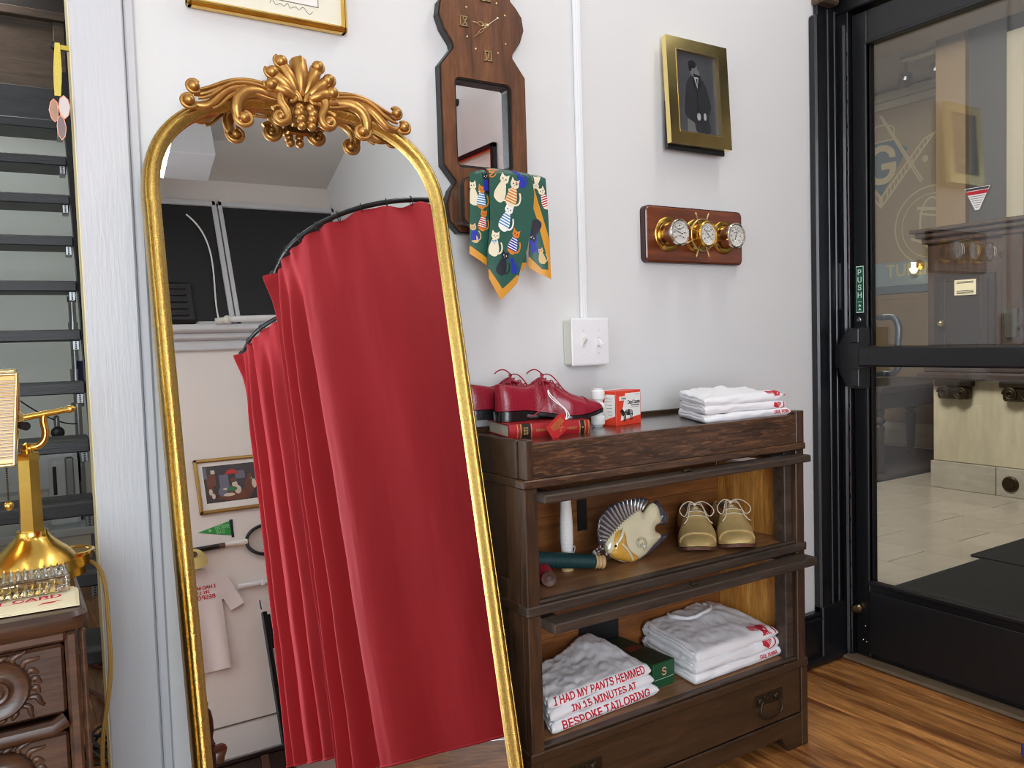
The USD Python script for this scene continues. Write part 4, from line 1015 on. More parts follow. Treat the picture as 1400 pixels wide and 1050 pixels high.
# hang tag on its white string
tg = thing('hang_tag', 'red card hang tag with gold lettering hanging from the red shoe', 'tag')
A_ = np.array([.100, -.268, .879]); 
tpoly = Polygon([(-.031, -.0195), (.022, -.0195), (.033, -.009), (.033, .009), (.022, .0195), (-.031, .0195)])
ti = .56
def tagmap(v):
    u_, w_ = v[:, 0], v[:, 1]
    x = u_ * math.cos(ti) - w_ * math.sin(ti); z = u_ * math.sin(ti) + w_ * math.cos(ti)
    return np.stack([.138 + x * .94 + z * -.12, -.272 - v[:, 2] + .05 * x - .03 * z, .900 + z], 1)
part(tg, 'tag_card', remap(ext(tpoly, .0008), tagmap), RED_TAG, False)
l1, l2 = text('BESPOKE', .0060, .0004, True, .038), text('TAILORING', .0060, .0004, True, .041)
sc_ = unary_union([LineString([(-.006, -.0105), (.006, -.0025)]).buffer(.0008), LineString([(-.006, -.0025), (.006, -.0105)]).buffer(.0008), Point(-.0075, -.0105).buffer(.002).difference(Point(-.0075, -.0105).buffer(.0012)), Point(-.0075, -.0025).buffer(.002).difference(Point(-.0075, -.0025).buffer(.0012))])
part(tg, 'tag_lettering', cat([remap(mv(l1, [-.019, .0065, .0009]), tagmap), remap(mv(l2, [-.020, -.001, .0009]), tagmap), remap(mv(ext(sc_, .0004), [.006, -.001, .0009]), tagmap)]), GILT_PRINT, False)
part(tg, 'tag_string', cat([tube(smooth_curve([(.157, -.274, .914), (.162, -.272, .922), (.164, -.240, .945), (.160, -.205, .975)], 24), .0013, 6), tube(smooth_curve([(.157, -.275, .914), (.166, -.273, .917), (.174, -.240, .940), (.163, -.203, .976)], 24), .0013, 6)]), WHITE_STRING, True)

# red book lying under the shoes
bang = math.atan2(-.041, .188)
bk = thing('book', 'thick red hardback with black and gold spine bands under the red shoes', 'book', (.052, -.207, ZT), bang)
bl, bw_, bh = .195, .150, .0305
part(bk, 'cover', cat([box(0, bl, 0, bw_, 0, .003, .001), box(0, bl, 0, bw_, bh - .003, bh, .001)]), RED_BOOK)
sp_ = [(-.004 * math.sin(PI * t) , .0 + bh * t) for t in np.linspace(0, 1, 12)]
spn = Polygon(sp_ + [(.004, bh), (.004, 0)])
m = ext(spn, bl); m.vertices = m.vertices[:, [2, 0, 1]]; m.fix_normals()
part(bk, 'spine', m, RED_BOOK, 40)
part(bk, 'page_block', box(.004, bl - .004, .003, bw_ - .004, .003, bh - .003), PAGES, False)
def band(x0, x1, lift):
    q = Polygon([(a - lift, b) for a, b in sp_] + [(.003, bh), (.003, 0)]); mm = ext(q, x1 - x0); mm.vertices = mm.vertices[:, [2, 0, 1]] + [x0, 0, 0]; mm.fix_normals(); return mm
for x in (.018, .026, .051, .168, .181, .190):
    part(bk, 'gilt_band', band(x, x + .0022, .0008), GILT_PRINT, False)
part(bk, 'black_band', band(.030, .050, .0007), BLACK_PRINT, False)
part(bk, 'black_band', band(.171, .180, .0007), BLACK_PRINT, False)
orn = [xz(ext(sbox(.033 + .006 * i, .007 + .0058 * j, .0375 + .006 * i, .0112 + .0058 * j).difference(sbox(.0342 + .006 * i, .0082 + .0058 * j, .0375 + .006 * i, .0098 + .0058 * j)), .0012), -.0038) for i in range(2) for j in range(3)]
orn += [xz(ext(Point(.1755, .015).buffer(.002), .001), -.0042)]
bt1 = text('A HISTORY OF', .0052, .0005, True, .03); bt2 = text('NORTHEAST', .0052, .0005, True, .045)
orn += [xz(mv(bt1, [.062, .0125, 0]), -.0040), xz(mv(bt2, [.117, .0125, 0]), -.0040)]
part(bk, 'spine_lettering', cat(orn), GILT_PRINT, False)

# spools of white thread stacked, and the orange box
for i in range(3):
    r_ = .0172 + .0004 * (i % 2)
    t = thing('thread_spool', ['white waxed thread spool at the bottom of the little stack by the orange box', 'white waxed thread spool in the middle of the little stack', 'white waxed thread spool topping the little stack by the orange box'][i], 'thread spool', (.338 + .0006 * i, -.158, ZT + .0308 * i), 0, 'white thread spools on the bookcase')
    part(t, 'thread', lathe([(r_ - .007, .001), (r_ - .0045, .0025), (r_ - .001, .006), (r_, .012), (r_ - .0008, .016), (r_, .020), (r_ - .001, .0245), (r_ - .0045, .0275), (r_ - .007, .029)], 28), THREAD_W)
    part(t, 'spool_rim', cat([lathe([(r_ - .006, 0), (r_ - .005, .0004), (r_ - .005, .0015), (r_ - .006, .002)], 28), lathe([(r_ - .006, .0285), (r_ - .005, .0292), (r_ - .006, .0306), (.006, .0306), (.006, .0295)], 28)]), PLASTIC_W)
bx = thing('twine_box', 'small orange and white carton with a black and white cow picture', 'box', (.369, -.190, ZT), math.atan2(.018, .094))
part(bx, 'carton', box(0, .096, 0, .062, 0, .084, .0008), ORANGE_BOX)
part(bx, 'lid_flap', rot(box(.001, .095, 0, .061, .0835, .0845), .05, [1, 0, 0], (0, .06, .084)), BOX_WHITE, False)
fw = Polygon([(.036, .078), (.093, .078), (.093, .022), (.016, .012)])
part(bx, 'front_label', xz(ext(fw, .0004), -.0001), BOX_WHITE, False)
part(bx, 'brand_label', xz(ext(sbox(.012, .061, .042, .071), .0005), -.0004), BOX_WHITE, False)
prn = [xz(mv(text('Tandy', .0048, .0004, True, .018), [.019, .0635, 0]), -.0008), xz(mv(text('Dool Casein', .0085, .0004, True, .046), [.0455, .0515, 0]), -.0005), xz(mv(text('The Thread Book', .0035, .0004, True, .034), [.056, .046, 0]), -.0005), xz(ext(sbox(.054, .0425, .089, .0432), .0004), -.0005), xz(ext(sbox(.074, .0735, .088, .0742), .0004), -.0005)]
cow = unary_union([affinity.scale(Point(.047, .031).buffer(.0085), 1.75, .85), Polygon([(.030, .034), (.022, .041), (.015, .036), (.024, .022), (.034, .026)]), sbox(.0275, .009, .0305, .028), sbox(.034, .011, .0365, .028), sbox(.0525, .011, .055, .028), sbox(.058, .012, .0605, .03), sbox(.0605, .022, .0622, .034)])
patch_ = unary_union([affinity.scale(Point(.0555, .032).buffer(.0052), 1.0, 1.1), Point(.041, .035).buffer(.003), Point(.036, .028).buffer(.0025)])
prn.append(xz(ext(cow.difference(patch_), .0004), -.0005))
part(bx, 'front_print', cat(prn), INK, False)
part(bx, 'cow_patch', xz(ext(patch_, .0004), -.0006), BOX_GREY, False)
sl = Polygon([(.030, .076), (.060, .076), (.060, .024), (.018, .010)])
m = ext(sl, .0004); m.vertices = np.stack([-m.vertices[:, 2], .062 - m.vertices[:, 0] + .0, m.vertices[:, 1]], 1); m.fix_normals()
m2 = m.copy(); m2.vertices[:, 1] = .062 - (.062 - m2.vertices[:, 1]) * .98
part(bx, 'side_label', m2, BOX_WHITE, False)
part(bx, 'side_print', cat([box(-.0008, -.0003, .012, .035 - .002 * j, .066 - .008 * j, .067 - .008 * j) for j in range(6)]), GREY_INK, False)

# ---------------------------------------------------------------- upper section: bobbins, fish, pale shoes
ZU = .5462
def bobbin(parent, thr, L, r, ends, bare=0.0):
    """Along +x, resting on z=0 (axis at z=r)."""
    pr = [(r * .82, .006), (r * .9, .012), (r, L * .3), (r * .98, L * .6), (r * .86, L * (1 - bare) - .006), (r * .8, L * (1 - bare))]
    part(parent, 'thread', lathe(pr, 28, (0, 0, r), 'x'), thr)
    part(parent, 'spool_end', lathe([(r * .3, 0), (r * .3, .004), (r * .9, -.001), (r * .95, .003), (r * .9, .007), (r * .5, .007)], 24, (0, 0, r), 'x'), ends)
    core = [(r * .62, L * (1 - bare) - .004)] + [(r * (.88 if k % 2 else .74), L * (1 - bare) + k * .0042) for k in range(int(bare * L / .0042) + 1)] + [(r * .8, L), (r * .3, L), (r * .28, L - .004)]
    part(parent, 'spool_core', lathe(core, 24, (0, 0, r), 'x'), SPOOL_WOOD)
rb_ = thing('thread_bobbin', 'red thread bobbin lying end-on at the front of the upper shelf', 'thread spool', (.112, -.258, ZU), 1.18, 'bobbins in the upper section')
bobbin(rb_, THREAD_R, .13, .0185, SPOOL_DARK, .0)
gb_ = thing('thread_bobbin', 'dark green thread bobbin lying across the red one', 'thread spool', matrix=Gf.Matrix4d(*(.955, -.26, -.142), 0, *(.262, .965, 0), 0, *(.137, -.037, .99), 0, .060, -.165, ZU + .0345, 1), group='bobbins in the upper section')
bobbin(gb_, THREAD_G, .238, .0185, SPOOL_DARK, .10)
wb_ = thing('thread_bobbin', 'white thread bobbin standing upright behind the green one', 'thread spool', (.222, -.176, ZU), 0, 'bobbins in the upper section')
part(wb_, 'thread', lathe([(.010, .012), (.0125, .03), (.0155, .07), (.0155, .11), (.0125, .165), (.0105, .195), (.0, .197)], 28), THREAD_W)
part(wb_, 'spool_foot', lathe([(.015, 0), (.015, .008), (.011, .012), (.008, .014)], 24), SPOOL_WOOD)
part(wb_, 'loose_thread', tube(smooth_curve([(.011, -.006, .05), (.018, -.006, .056), (.019, -.004, .044), (.013, -.002, .036)], 16), .0008, 5), THREAD_W)
nb_ = thing('thread_bobbin', 'navy blue thread bobbin standing in the left corner', 'thread spool', (.072, -.185, ZU), 0, 'bobbins in the upper section')
part(nb_, 'thread', lathe([(.015, .008), (.021, .03), (.021, .13), (.017, .17), (.013, .19), (0, .192)], 28), THREAD_N)
part(nb_, 'spool_foot', lathe([(.018, 0), (.018, .006), (.012, .009)], 24), SPOOL_DARK)

# glass fish: body disc with clear ribbed fins
fs = thing('glass_fish', 'cream and amber art glass fish with clear ribbed fins', 'figurine', (.388, -.215, ZU), -.05)
TR = lambda pts: [((a - 282.7) * .000552, (422 - b) * .000419) for a, b in pts]
body = smooth_curve(TR([(128, 318), (140, 285), (180, 232), (230, 182), (290, 140), (330, 128), (346, 146), (372, 122), (408, 100), (432, 128), (442, 175), (440, 224), (414, 236), (412, 262), (444, 298), (404, 345), (352, 395), (300, 419), (242, 416), (190, 390), (150, 355), (128, 318)]), 110)
bp = Polygon(body).buffer(0)
def puff(poly, thick, sub, edge):
    m = ext(poly, .004); m = subdiv(m, sub)
    v = m.vertices; d = shapely.distance(poly.exterior, shapely.points(v[:, :2]))
    prof = thick * np.sqrt(np.clip(1 - (1 - np.clip(d / edge, 0, 1)) ** 2, 0.02, 1))
    s_ = np.where(v[:, 2] > .002, 1, -1)
    m.vertices = np.stack([v[:, 0], -s_ * prof / 2, v[:, 1]], 1); return m
part(fs, 'body', puff(bp, .034, .008, .035), FISH_BODY, True)
dors = TR([(150, 275), (118, 300), (100, 215), (112, 150), (150, 97), (212, 68), (280, 58), (344, 60), (372, 76), (364, 100), (344, 136), (330, 134), (290, 146), (230, 188), (180, 238)])
part(fs, 'dorsal_fin', puff(Polygon(smooth_curve(dors + dors[:1], 60)).buffer(0), .009, .008, .012), FIN, True, label='smoky clear ribbed glass fin')
ribs = []
inn = smooth_curve(TR([(146, 268), (180, 234), (230, 184), (290, 142), (338, 128)]), 17); out = smooth_curve(TR([(106, 262), (104, 190), (128, 122), (186, 76), (262, 58), (330, 60), (366, 82)]), 17)
for a, b in zip(inn, out):
    for sy in (-.0045, .0045):
        ribs.append(tube([(a[0], sy, a[1]), ((a[0] + b[0]) / 2 - .003, sy * 1.3, (a[1] + b[1]) / 2 + .001), (b[0], sy * .8, b[1])], [.0022, .0034, .0018], 7))
part(fs, 'fin_rib', cat(ribs), FIN_RIB, True, kind='stuff')
tail = TR([(400, 104), (424, 90), (452, 128), (482, 178), (486, 216), (470, 234), (438, 236), (444, 175), (434, 128)])
part(fs, 'tail_fin', puff(Polygon(tail).buffer(.002).buffer(-.001), .016, .007, .01), FIN, True, label='clear glass tail edge')
anal = TR([(336, 402), (400, 350), (440, 300), (482, 296), (472, 320), (432, 352), (372, 392)])
part(fs, 'anal_fin', puff(Polygon(anal).buffer(.002).buffer(-.001), .016, .007, .01), FIN, True, label='clear glass lower fin')
def T3(a, b, y): p = TR([(a, b)])[0]; return (p[0], y, p[1])
part(fs, 'nose', cat([tube([T3(136, 310, 0), T3(108, 326, 0), T3(86, 330, 0)], [.013, .009, .0065], 12), ball(T3(86, 330, 0), .0075, 1), tube([T3(160, 352, 0), T3(134, 368, 0), T3(122, 372, 0)], [.011, .008, .006], 12), ball(T3(121, 372, 0), .0068, 1)]), CLEAR, True, label='clear glass snout')
amb = Polygon(smooth_curve(TR([(150, 338), (158, 290), (176, 246), (214, 212), (236, 232), (246, 290), (272, 345), (306, 400), (296, 417), (246, 415), (192, 390), (158, 362), (150, 338)]), 50)).buffer(0)
am = puff(amb, .043, .007, .02)
part(fs, 'cheek', am, FISH_AMBER, True, label='amber glass face and belly')
part(fs, 'cheek_streak', cat([tube([T3(214, 206, -.0185), T3(198, 250, -.0215), T3(180, 285, -.0205)], [.0025, .005, .003], 8), tube(smooth_curve([T3(200, 290, -.021), T3(232, 340, -.023), T3(262, 400, -.018)], 14), [.003] * 14, 8)]), FISH_BODY, True)
part(fs, 'side_fin', cat([tube([(x, -.0195, z) for x, z in spiral(TR([(302, 312)])[0], .018, .004, -1.0, 6.2, 40)], .0036, 8)]), CLEAR, True)
part(fs, 'eye', ball(T3(168, 298, -.0205), .0032, 1), INK)

gl_ang = math.atan2(.215, .19)
for i, (lx, ly, a_, lab) in enumerate(((.556, -.276, -127, 'champagne leather lace-up shoe beside the glass fish'), (.654, -.319, -124, 'champagne leather lace-up shoe in front of the honey side wall'))):
    a_ = math.radians(a_)
    L_ = .250
    hx, hy = lx - L_ * math.cos(a_), ly - L_ * math.sin(a_)
    g_ = thing('leather_shoe', lab, 'shoe', (hx, hy, ZU), a_, 'pair of champagne shoes')
    shoe(g_, GOLD_LEATHER, GREY_LINING, BROWN_SOLE, BROWN_SOLE, CREAM_LACE, L=L_, W=.097, H=.094, laces='bow')

# green box in the lower section
gx = thing('green_box', 'dark green cardboard box with an S on its end between the shirt stacks', 'box', (.405, -.262, .2385), .06)
part(gx, 'box_base', box(0, .072, 0, .190, 0, .022, .001), GREEN_BOX)
lid = part(gx, 'box_lid', box(-.0015, .0735, -.0015, .1915, .018, .062, .0015), GREEN_BOX)
part(lid, 'lid_top', box(.001, .071, .002, .188, .0618, .0628, .0004), GREEN_TOP, False)
part(lid, 'top_stamp', box(.014, .058, .095, .120, .0627, .0632), RED_FAINT, False)
s_ = text('S', .019, .0006, True); s_.apply_translation([.036 - s_.bounds.mean(0)[0], .030, 0])
part(lid, 'end_letter', xz(s_, -.0014), PINK_PRINT, False, label='salmon letter S')
part(lid, 'end_rule', box(.004, .068, -.0022, -.001, .0225, .0232), MINT, False)
# ================================================================ LEANING ARCHED MIRROR
TH = math.radians(12.4)
MX = -.335                      # centre line
MB = Gf.Matrix4d(1, 0, 0, 0, 0, math.sin(TH), math.cos(TH), 0, 0, -math.cos(TH), math.sin(TH), 0, MX - .003, -.4015, 0, 1)   # local (s, t, n): across, up the glass, out of the glass
mr = thing('arched_mirror', 'tall arched gilt floor mirror with scrolled crest leaning on the white wall', 'mirror', matrix=MB)
HW, TS, TA = .2935, 1.392, 1.620     # centre line of the moulding: half width, spring line, apex
def arch(hw, ta, n=60):
    a = np.linspace(0, PI, n)
    ex = .80
    c, s_ = np.cos(a), np.sin(a)
    return np.stack([hw * np.sign(c) * np.abs(c) ** ex, TS + (ta - TS) * np.abs(s_) ** ex], 1)
ar = arch(HW, TA)
path = np.vstack([[[HW, .02]], [[HW, .25 + .114 * k] for k in range(11)], ar, [[-HW, 1.39 - .114 * k] for k in range(11)], [[-HW, .02]]])
path = np.array([p for i, p in enumerate(path) if i == 0 or np.linalg.norm(p - path[i - 1]) > 1e-3])
def moulding(prof):
    """Sweeps a profile of (offset outwards, height out of the glass) along the arch."""
    T = np.gradient(path, axis=0); T /= np.linalg.norm(T, axis=1, keepdims=True)
    Nn = np.stack([T[:, 1], -T[:, 0]], 1)
    V = np.array([[(p[0] + n_[0] * o, p[1] + n_[1] * o, h) for o, h in prof] for p, n_ in zip(path, Nn)])
    mm = grid(lambda a, c: V, np.arange(len(path)), np.arange(len(prof)), close_v=True)
    return mm
prof = [(-.0150, -.004), (-.0145, .004), (-.0105, .0065), (-.0085, .0125), (-.004, .0175), (.0015, .0180), (.0060, .0150), (.0075, .0110), (.0095, .0125), (.0125, .0105), (.0150, .004), (.0150, -.020), (-.0150, -.020)]
m = moulding(prof)
if m.volume < 0: m.invert()
part(mr, 'gilt_moulding', m, GOLD, 50)
part(mr, 'bottom_rail', box(-HW - .015, HW + .015, 0, .03, -.02, .016, .006), GOLD)
gp = Polygon(np.vstack([[[.281, .02]], arch(.281, TA - .0125), [[-.281, .02]]]))
part(mr, 'mirror_glass', ext(gp, .002).apply_translation([0, 0, -.003]), MIRROR, False)
part(mr, 'backing', ext(gp.buffer(.008), .012).apply_translation([0, 0, -.0185]), BLACK_MATTE, False)
# crest: shell of lobes, heart scrolls and leaf sprays running down both shoulders
def lobe(a, L, r0, r1, base=(0, 0), lift=.02):
    b = np.array(base); d = np.array([math.sin(a), math.cos(a)])
    pts = [(*(b + d * L * t), lift + .012 * math.sin(PI * t) + .010 * t) for t in np.linspace(0, 1, 9)]
    return tube(pts, np.interp(np.linspace(0, 1, 9), [0, .6, 1], [r0, r1 * .9, r1]), 10)
CT = 1.612
for k, a in enumerate((-1.22, -.86, -.46, 0, .46, .86, 1.22)):
    L = (.066, .076, .084, .084, .084, .076, .066)[k]
    ms = [lobe(a, L, .006, .0135 if k != 3 else .018, (0, CT + .002))]
    d = np.array([math.sin(a), math.cos(a)])
    if k != 3:
        tip = np.array([0, CT + .002]) + d * L
        ms.append(ball((tip[0], tip[1], .040), .0125, 2))
        sg = 1 if a > 0 else -1
        ms.append(tube([(tip[0] + x, tip[1] + y, .038) for x, y in spiral((0, 0), .0145, .011, PI / 2 - a, PI / 2 - a + sg * -2.6, 16)], .0035, 8))
        ms.append(tube([(*(np.array([0, CT]) + np.array([math.sin(a + s_ * .10), math.cos(a + s_ * .10)]) * L * t), .030 + .014 * t) for t in np.linspace(.15, .92, 8) for s_ in (1,)], .0024, 6))
    else:
        ms.append(tube([(0, CT + .09 * t, .036 + .014 * t) for t in np.linspace(.1, 1, 8)], [.003] * 8, 6))
    part(mr, 'shell_lobe', cat(ms), GOLD_ANT, 50)
part(mr, 'crest_plate', remap(subdiv(ext(unary_union([affinity.scale(Point(0, CT + .02).buffer(.05), 1, .95), Polygon([(-.022, CT - .045), (.022, CT - .045), (.036, CT + .02), (-.036, CT + .02)])]).intersection(sbox(-.2, CT - .05, .2, CT + .045)).buffer(-.006).buffer(.006), .012), .02), lambda v: v + [0, 0, .010]), GOLD_ANT, 50)
for sg in (-1, 1):
    ms = []
    heart = [(.006, CT - .002), (.014, CT + .016), (.034, CT + .018), (.046, CT + .004), (.042, CT - .014), (.034, CT - .030), (.038, CT - .046), (.052, CT - .050), (.060, CT - .040), (.054, CT - .030), (.046, CT - .034)]
    c = smooth_curve(heart, 60)
    ms.append(tube([(sg * x, y, .034) for x, y in c], np.interp(np.linspace(0, 1, 60), [0, .3, .6, 1], [.006, .0095, .0095, .0055]), 10))
    ms.append(ball((sg * .049, CT - .040, .036), .009, 2))
    ms.append(tube([(sg * x, y, .036) for x, y in smooth_curve([(.040, CT - .02), (.052, CT - .018), (.064, CT - .024)], 16)], .0045, 8))
    ms.append(tube([(sg * x, y, .036) for x, y in spiral((.024, CT + .002), .012, .005, 1.2, 5.2, 22)], .0045, 8))
    part(mr, 'heart_scroll', cat(ms), GOLD_ANT, 50)
    # leaf spray following the arch
    def on_arch(t, off):
        t = 90 - (90 - t) * .57
        p = arch(HW, TA, 181); i = t
        j = int(np.clip(i, 0, 179)); q = p[j] + (p[j + 1] - p[j]) * (i - j); tn = p[j + 1] - p[j]; tn /= np.linalg.norm(tn); nn = np.array([tn[1], -tn[0]])
        o = q + nn * off
        return o
    sp1 = [on_arch(a, o) for a, o in ((84, .006), (74, .014), (62, .021), (50, .022), (40, .019), (31, .020), (26, .026))]
    sp2 = [on_arch(a, o) for a, o in ((84, -.004), (72, .006), (60, .014), (48, .012), (38, .0), (28, -.006), (20, .004), (15, .006))]
    sp3 = [on_arch(a, o) for a, o in ((72, .0), (62, .004), (54, -.006), (49, -.026), (48, -.044))]
    def fl(pts): return [(p[0] * sg, p[1]) for p in pts]
    def rib(pts, r, z, n=50, end=None):
        c = smooth_curve(fl(pts), n)
        rr = np.interp(np.linspace(0, 1, n), [0, .35, .8, 1], r)
        return tube([(x, y, z + .006 * math.sin(PI * k / n)) for k, (x, y) in enumerate(c)], rr, 10)
    ms = [rib(sp1, [.010, .0115, .0075, .0045], .020), rib([on_arch(a, o) for a, o in ((84, .012), (72, .022), (60, .029), (48, .028), (38, .025), (30, .027))], [.004, .005, .004, .003], .028)]
    e1 = np.array(fl(sp1)[-1])
    ms += [ball((e1[0] + sg * .001, e1[1] + .010, .030), .0108, 2), tube([(e1[0] + sg * x, e1[1] + .012 + y, .028) for x, y in spiral((0, 0), .0145, .0105, -2.2, 2.4, 24)], .0038, 8)]
    part(mr, 'leaf_spray', cat(ms), GOLD_ANT, 50)
    ms = [rib(sp2, [.011, .0135, .010, .0055], .024), rib([on_arch(a, o) for a, o in ((80, .006), (66, .016), (54, .020), (44, .014), (34, .006), (24, .010))], [.003, .004, .0035, .003], .036), rib([on_arch(a, o) for a, o in ((78, -.012), (66, -.004), (55, .002), (46, -.004), (38, -.014), (30, -.016))], [.003, .004, .0035, .003], .034)]
    e2 = np.array(fl(sp2)[-1])
    ms += [ball((e2[0], e2[1] + .010, .034), .0105, 2), tube([(e2[0] + sg * x, e2[1] + .010 + y, .032) for x, y in spiral((0, 0), .0155, .011, -2.6, 2.2, 24)], .004, 8)]
    part(mr, 'leaf_spray', cat(ms), GOLD_ANT, 50)
    ms = [rib(sp3, [.011, .013, .012, .009], .030)]
    e3 = np.array(fl(sp3)[-1])
    ms += [ball((e3[0] + sg * -.010, e3[1], .036), .0105, 2), tube([(e3[0] + sg * (-.010 + x), e3[1] + y, .034) for x, y in spiral((0, 0), .0175, .012, 0.4, -4.6, 28)], .0052, 8)]
    b3 = np.array(fl([on_arch(57, .0)])[0])
    ms += [tube([(b3[0] + sg * x, b3[1] + y, .040) for x, y in spiral((0, 0), .013, .004, -1.5, 4.2, 26)], .004, 8)]
    part(mr, 'shoulder_scroll', cat(ms), GOLD_ANT, 50)
ms = []
for sg in (-1, 1):
    ms += [ball((sg * .011, CT - .018, .040), .0095, 2), ball((sg * .014, CT - .030, .042), .0105, 2), ball((sg * .011, CT - .042, .041), .0095, 2), ball((sg * .010, CT - .055, .038), .0092, 2)]
part(mr, 'grape_cluster', cat(ms), GOLD_ANT, True)

# ================================================================ FITTING BOOTHS (seen in the mirror)
def booth(cx, cy, rad, zr, hem, labels, wall_x, cloth_x, seed, phase):
    rod = thing('curtain_rail', labels[0], 'curtain rail')
    arc_ = [(cx - rad * math.cos(t), cy + rad * math.sin(t)) for t in np.linspace(0, PI / 2, 24)]
    line_ = [(cx - rad, cy - .16)] + arc_ + [(wall_x, cy + rad)]
    part(rod, 'rail_tube', tube([(x, y, zr) for x, y in line_], .0118, 12), IRON)
    part(rod, 'wall_flange', lathe([(.022, 0), (.022, .006), (.016, .012), (0, .012)], 20).apply_transform(trimesh.transformations.rotation_matrix(-PI / 2, [0, 1, 0])).apply_translation([wall_x, cy + rad, zr]), IRON)
    part(rod, 'end_finial', ball((cx - rad, cy - .165, zr), .022, 2), IRON)
    # curtain
    P = np.array([(cx - rad, cy - .16), (cx - rad, cy - .08)] + arc_ + [(cx + .04, cy + rad), (cloth_x, cy + rad)])
    d = np.concatenate([[0], np.cumsum(np.linalg.norm(np.diff(P, axis=0), axis=1))]); Stot = d[-1]
    s = np.linspace(0, Stot, 420)
    xy = np.stack([np.interp(s, d, P[:, 0]), np.interp(s, d, P[:, 1])], 1)
    xy = np.stack([np.convolve(np.pad(xy[:, k], 12, 'edge'), np.ones(25) / 25, 'valid') for k in (0, 1)], 1)
    tn = np.gradient(xy, axis=0); tn /= np.linalg.norm(tn, axis=1, keepdims=True); nn = np.stack([-tn[:, 1], tn[:, 0]], 1)
    z = np.concatenate([np.linspace(hem, zr - .10, 40), np.linspace(zr - .10, zr - .022, 8)[1:]])
    t = s / Stot
    dens = np.interp(t, [0, .12, .25, .4, .6, 1], [80, 62, 40, 18, 11, 16])
    ph = np.cumsum(dens) * (s[1] - s[0]) + phase
    th_f = np.cumsum(np.interp(t, [0, .1, .3, 1], [95, 75, 48, 40])) * (s[1] - s[0])
    Zt = (z - hem) / (zr - hem)
    low = np.sin(ph) + .35 * np.sin(ph * 1.73 + 1.0)
    top_ = .8 * np.sin(th_f) + .5 * np.sin(th_f * .61 + .4)
    amp_l = np.interp(t, [0, .1, .3, .6, 1], [.034, .042, .036, .020, .016])
    k = np.clip((Zt - .80) / .2, 0, 1) ** 1.5
    drift = meshkit.fbm(np.stack(np.broadcast_arrays(s[:, None] * 5, z[None] * 1.4, np.full((1, 1), float(seed))), -1), 3, seed) - .5
    fine = meshkit.fbm(np.stack(np.broadcast_arrays(s[:, None] * 22, z[None] * 5, np.full((1, 1), float(seed))), -1), 3, seed + 3) - .5
    off = (low[:, None] * amp_l[:, None] * (1 - .35 * Zt[None]) * (1 - k[None]) + top_[:, None] * .013 * k[None] + drift * .03 * (1 - .6 * Zt[None]) + fine * .006)
    flare = .07 * (1 - Zt[None]) ** 1.2 * np.interp(t, [0, .35, .6, 1], [1.25, 1, .3, 0])[:, None]
    bunch = .05 * np.exp(-((Zt[None] - 1) / .06) ** 2) * np.exp(-(t[:, None] / .035) ** 2)
    off = off + flare + bunch
    X = xy[:, 0][:, None] + nn[:, 0][:, None] * off; Y = xy[:, 1][:, None] + nn[:, 1][:, None] * off
    zz = np.broadcast_to(z[None], X.shape) + k[None] * .006 * np.sin(th_f * .5)[:, None] - .014 * (k[None] > .98) * (np.sin(th_f * .31)[:, None] > .2)
    front = np.stack([X, Y, zz], -1)
    back = front.copy(); back[..., 0] -= nn[:, 0][:, None] * .003; back[..., 1] -= nn[:, 1][:, None] * .003
    loop = np.concatenate([front, back[:, ::-1]], 1)
    m = grid(lambda a, c: loop, np.arange(len(s)), np.arange(loop.shape[1]), close_v=True)
    if m.volume < 0: m.invert()
    cu = thing('velvet_curtain', labels[1], 'curtain')
    part(cu, 'velvet_cloth', m, VELVET, True)
    rr_ = []
    for q in np.linspace(.12, .97, 9):
        i = int(q * 419)
        rr_.append([(xy[i, 0] + .019 * math.cos(a) * nn[i, 0], xy[i, 1] + .019 * math.cos(a) * nn[i, 1], zr - .006 + .024 * math.sin(a)) for a in np.linspace(0, 2 * PI, 17)[:-1]])
    for r in rr_:
        part(cu, 'curtain_hook', tube(r, .0022, 6, closed=True), IRON)
    hemz = [(X[i, 0], Y[i, 0], hem + .004) for i in range(0, 420, 4)]
    part(cu, 'hem_roll', tube(hemz, .005, 6), VELVET, True)

booth(.87, -2.17, .56, 2.50, .17, ['black quarter-round curtain rail of the nearer fitting booth', 'red velvet curtain of the nearer fitting booth, widest in the mirror'], DX, .925, 3, .4)
booth(.91, -3.12, .56, 2.50, .205, ['black quarter-round curtain rail of the farther fitting booth', 'red velvet curtain of the farther fitting booth, left in the mirror'], DX, DX - .03, 8, 1.7)

# black framed print on the door-side wall, seen in the clock's small mirror
rp = thing('framed_print', 'black framed print with gold lip reflected in the small clock mirror', 'picture')
for a, b_, c, d in ((-2.92, -2.13, 2.148, 2.175), (-2.92, -2.13, 1.62, 1.647), (-2.157, -2.13, 1.62, 2.175), (-2.92, -2.893, 1.62, 2.175)):
    part(rp, 'frame_rail', box(DX - .03, DX - .001, a, b_, c, d, .003), BLACK_PAINT)
part(rp, 'gold_lip', cat([box(DX - .024, DX - .002, a, b_, c, d) for a, b_, c, d in ((-2.893, -2.157, 2.138, 2.148), (-2.893, -2.157, 1.647, 1.657), (-2.167, -2.157, 1.647, 2.148), (-2.893, -2.883, 1.647, 2.148))]), BRASS_OLD, False)
part(rp, 'mat_board', box(DX - .012, DX - .006, -2.89, -2.16, 1.65, 2.145), MAT_WHITE, False)
part(rp, 'print_sheet', box(DX - .0128, DX - .0118, -2.78, -2.27, 1.74, 2.04), ART_RED, False)

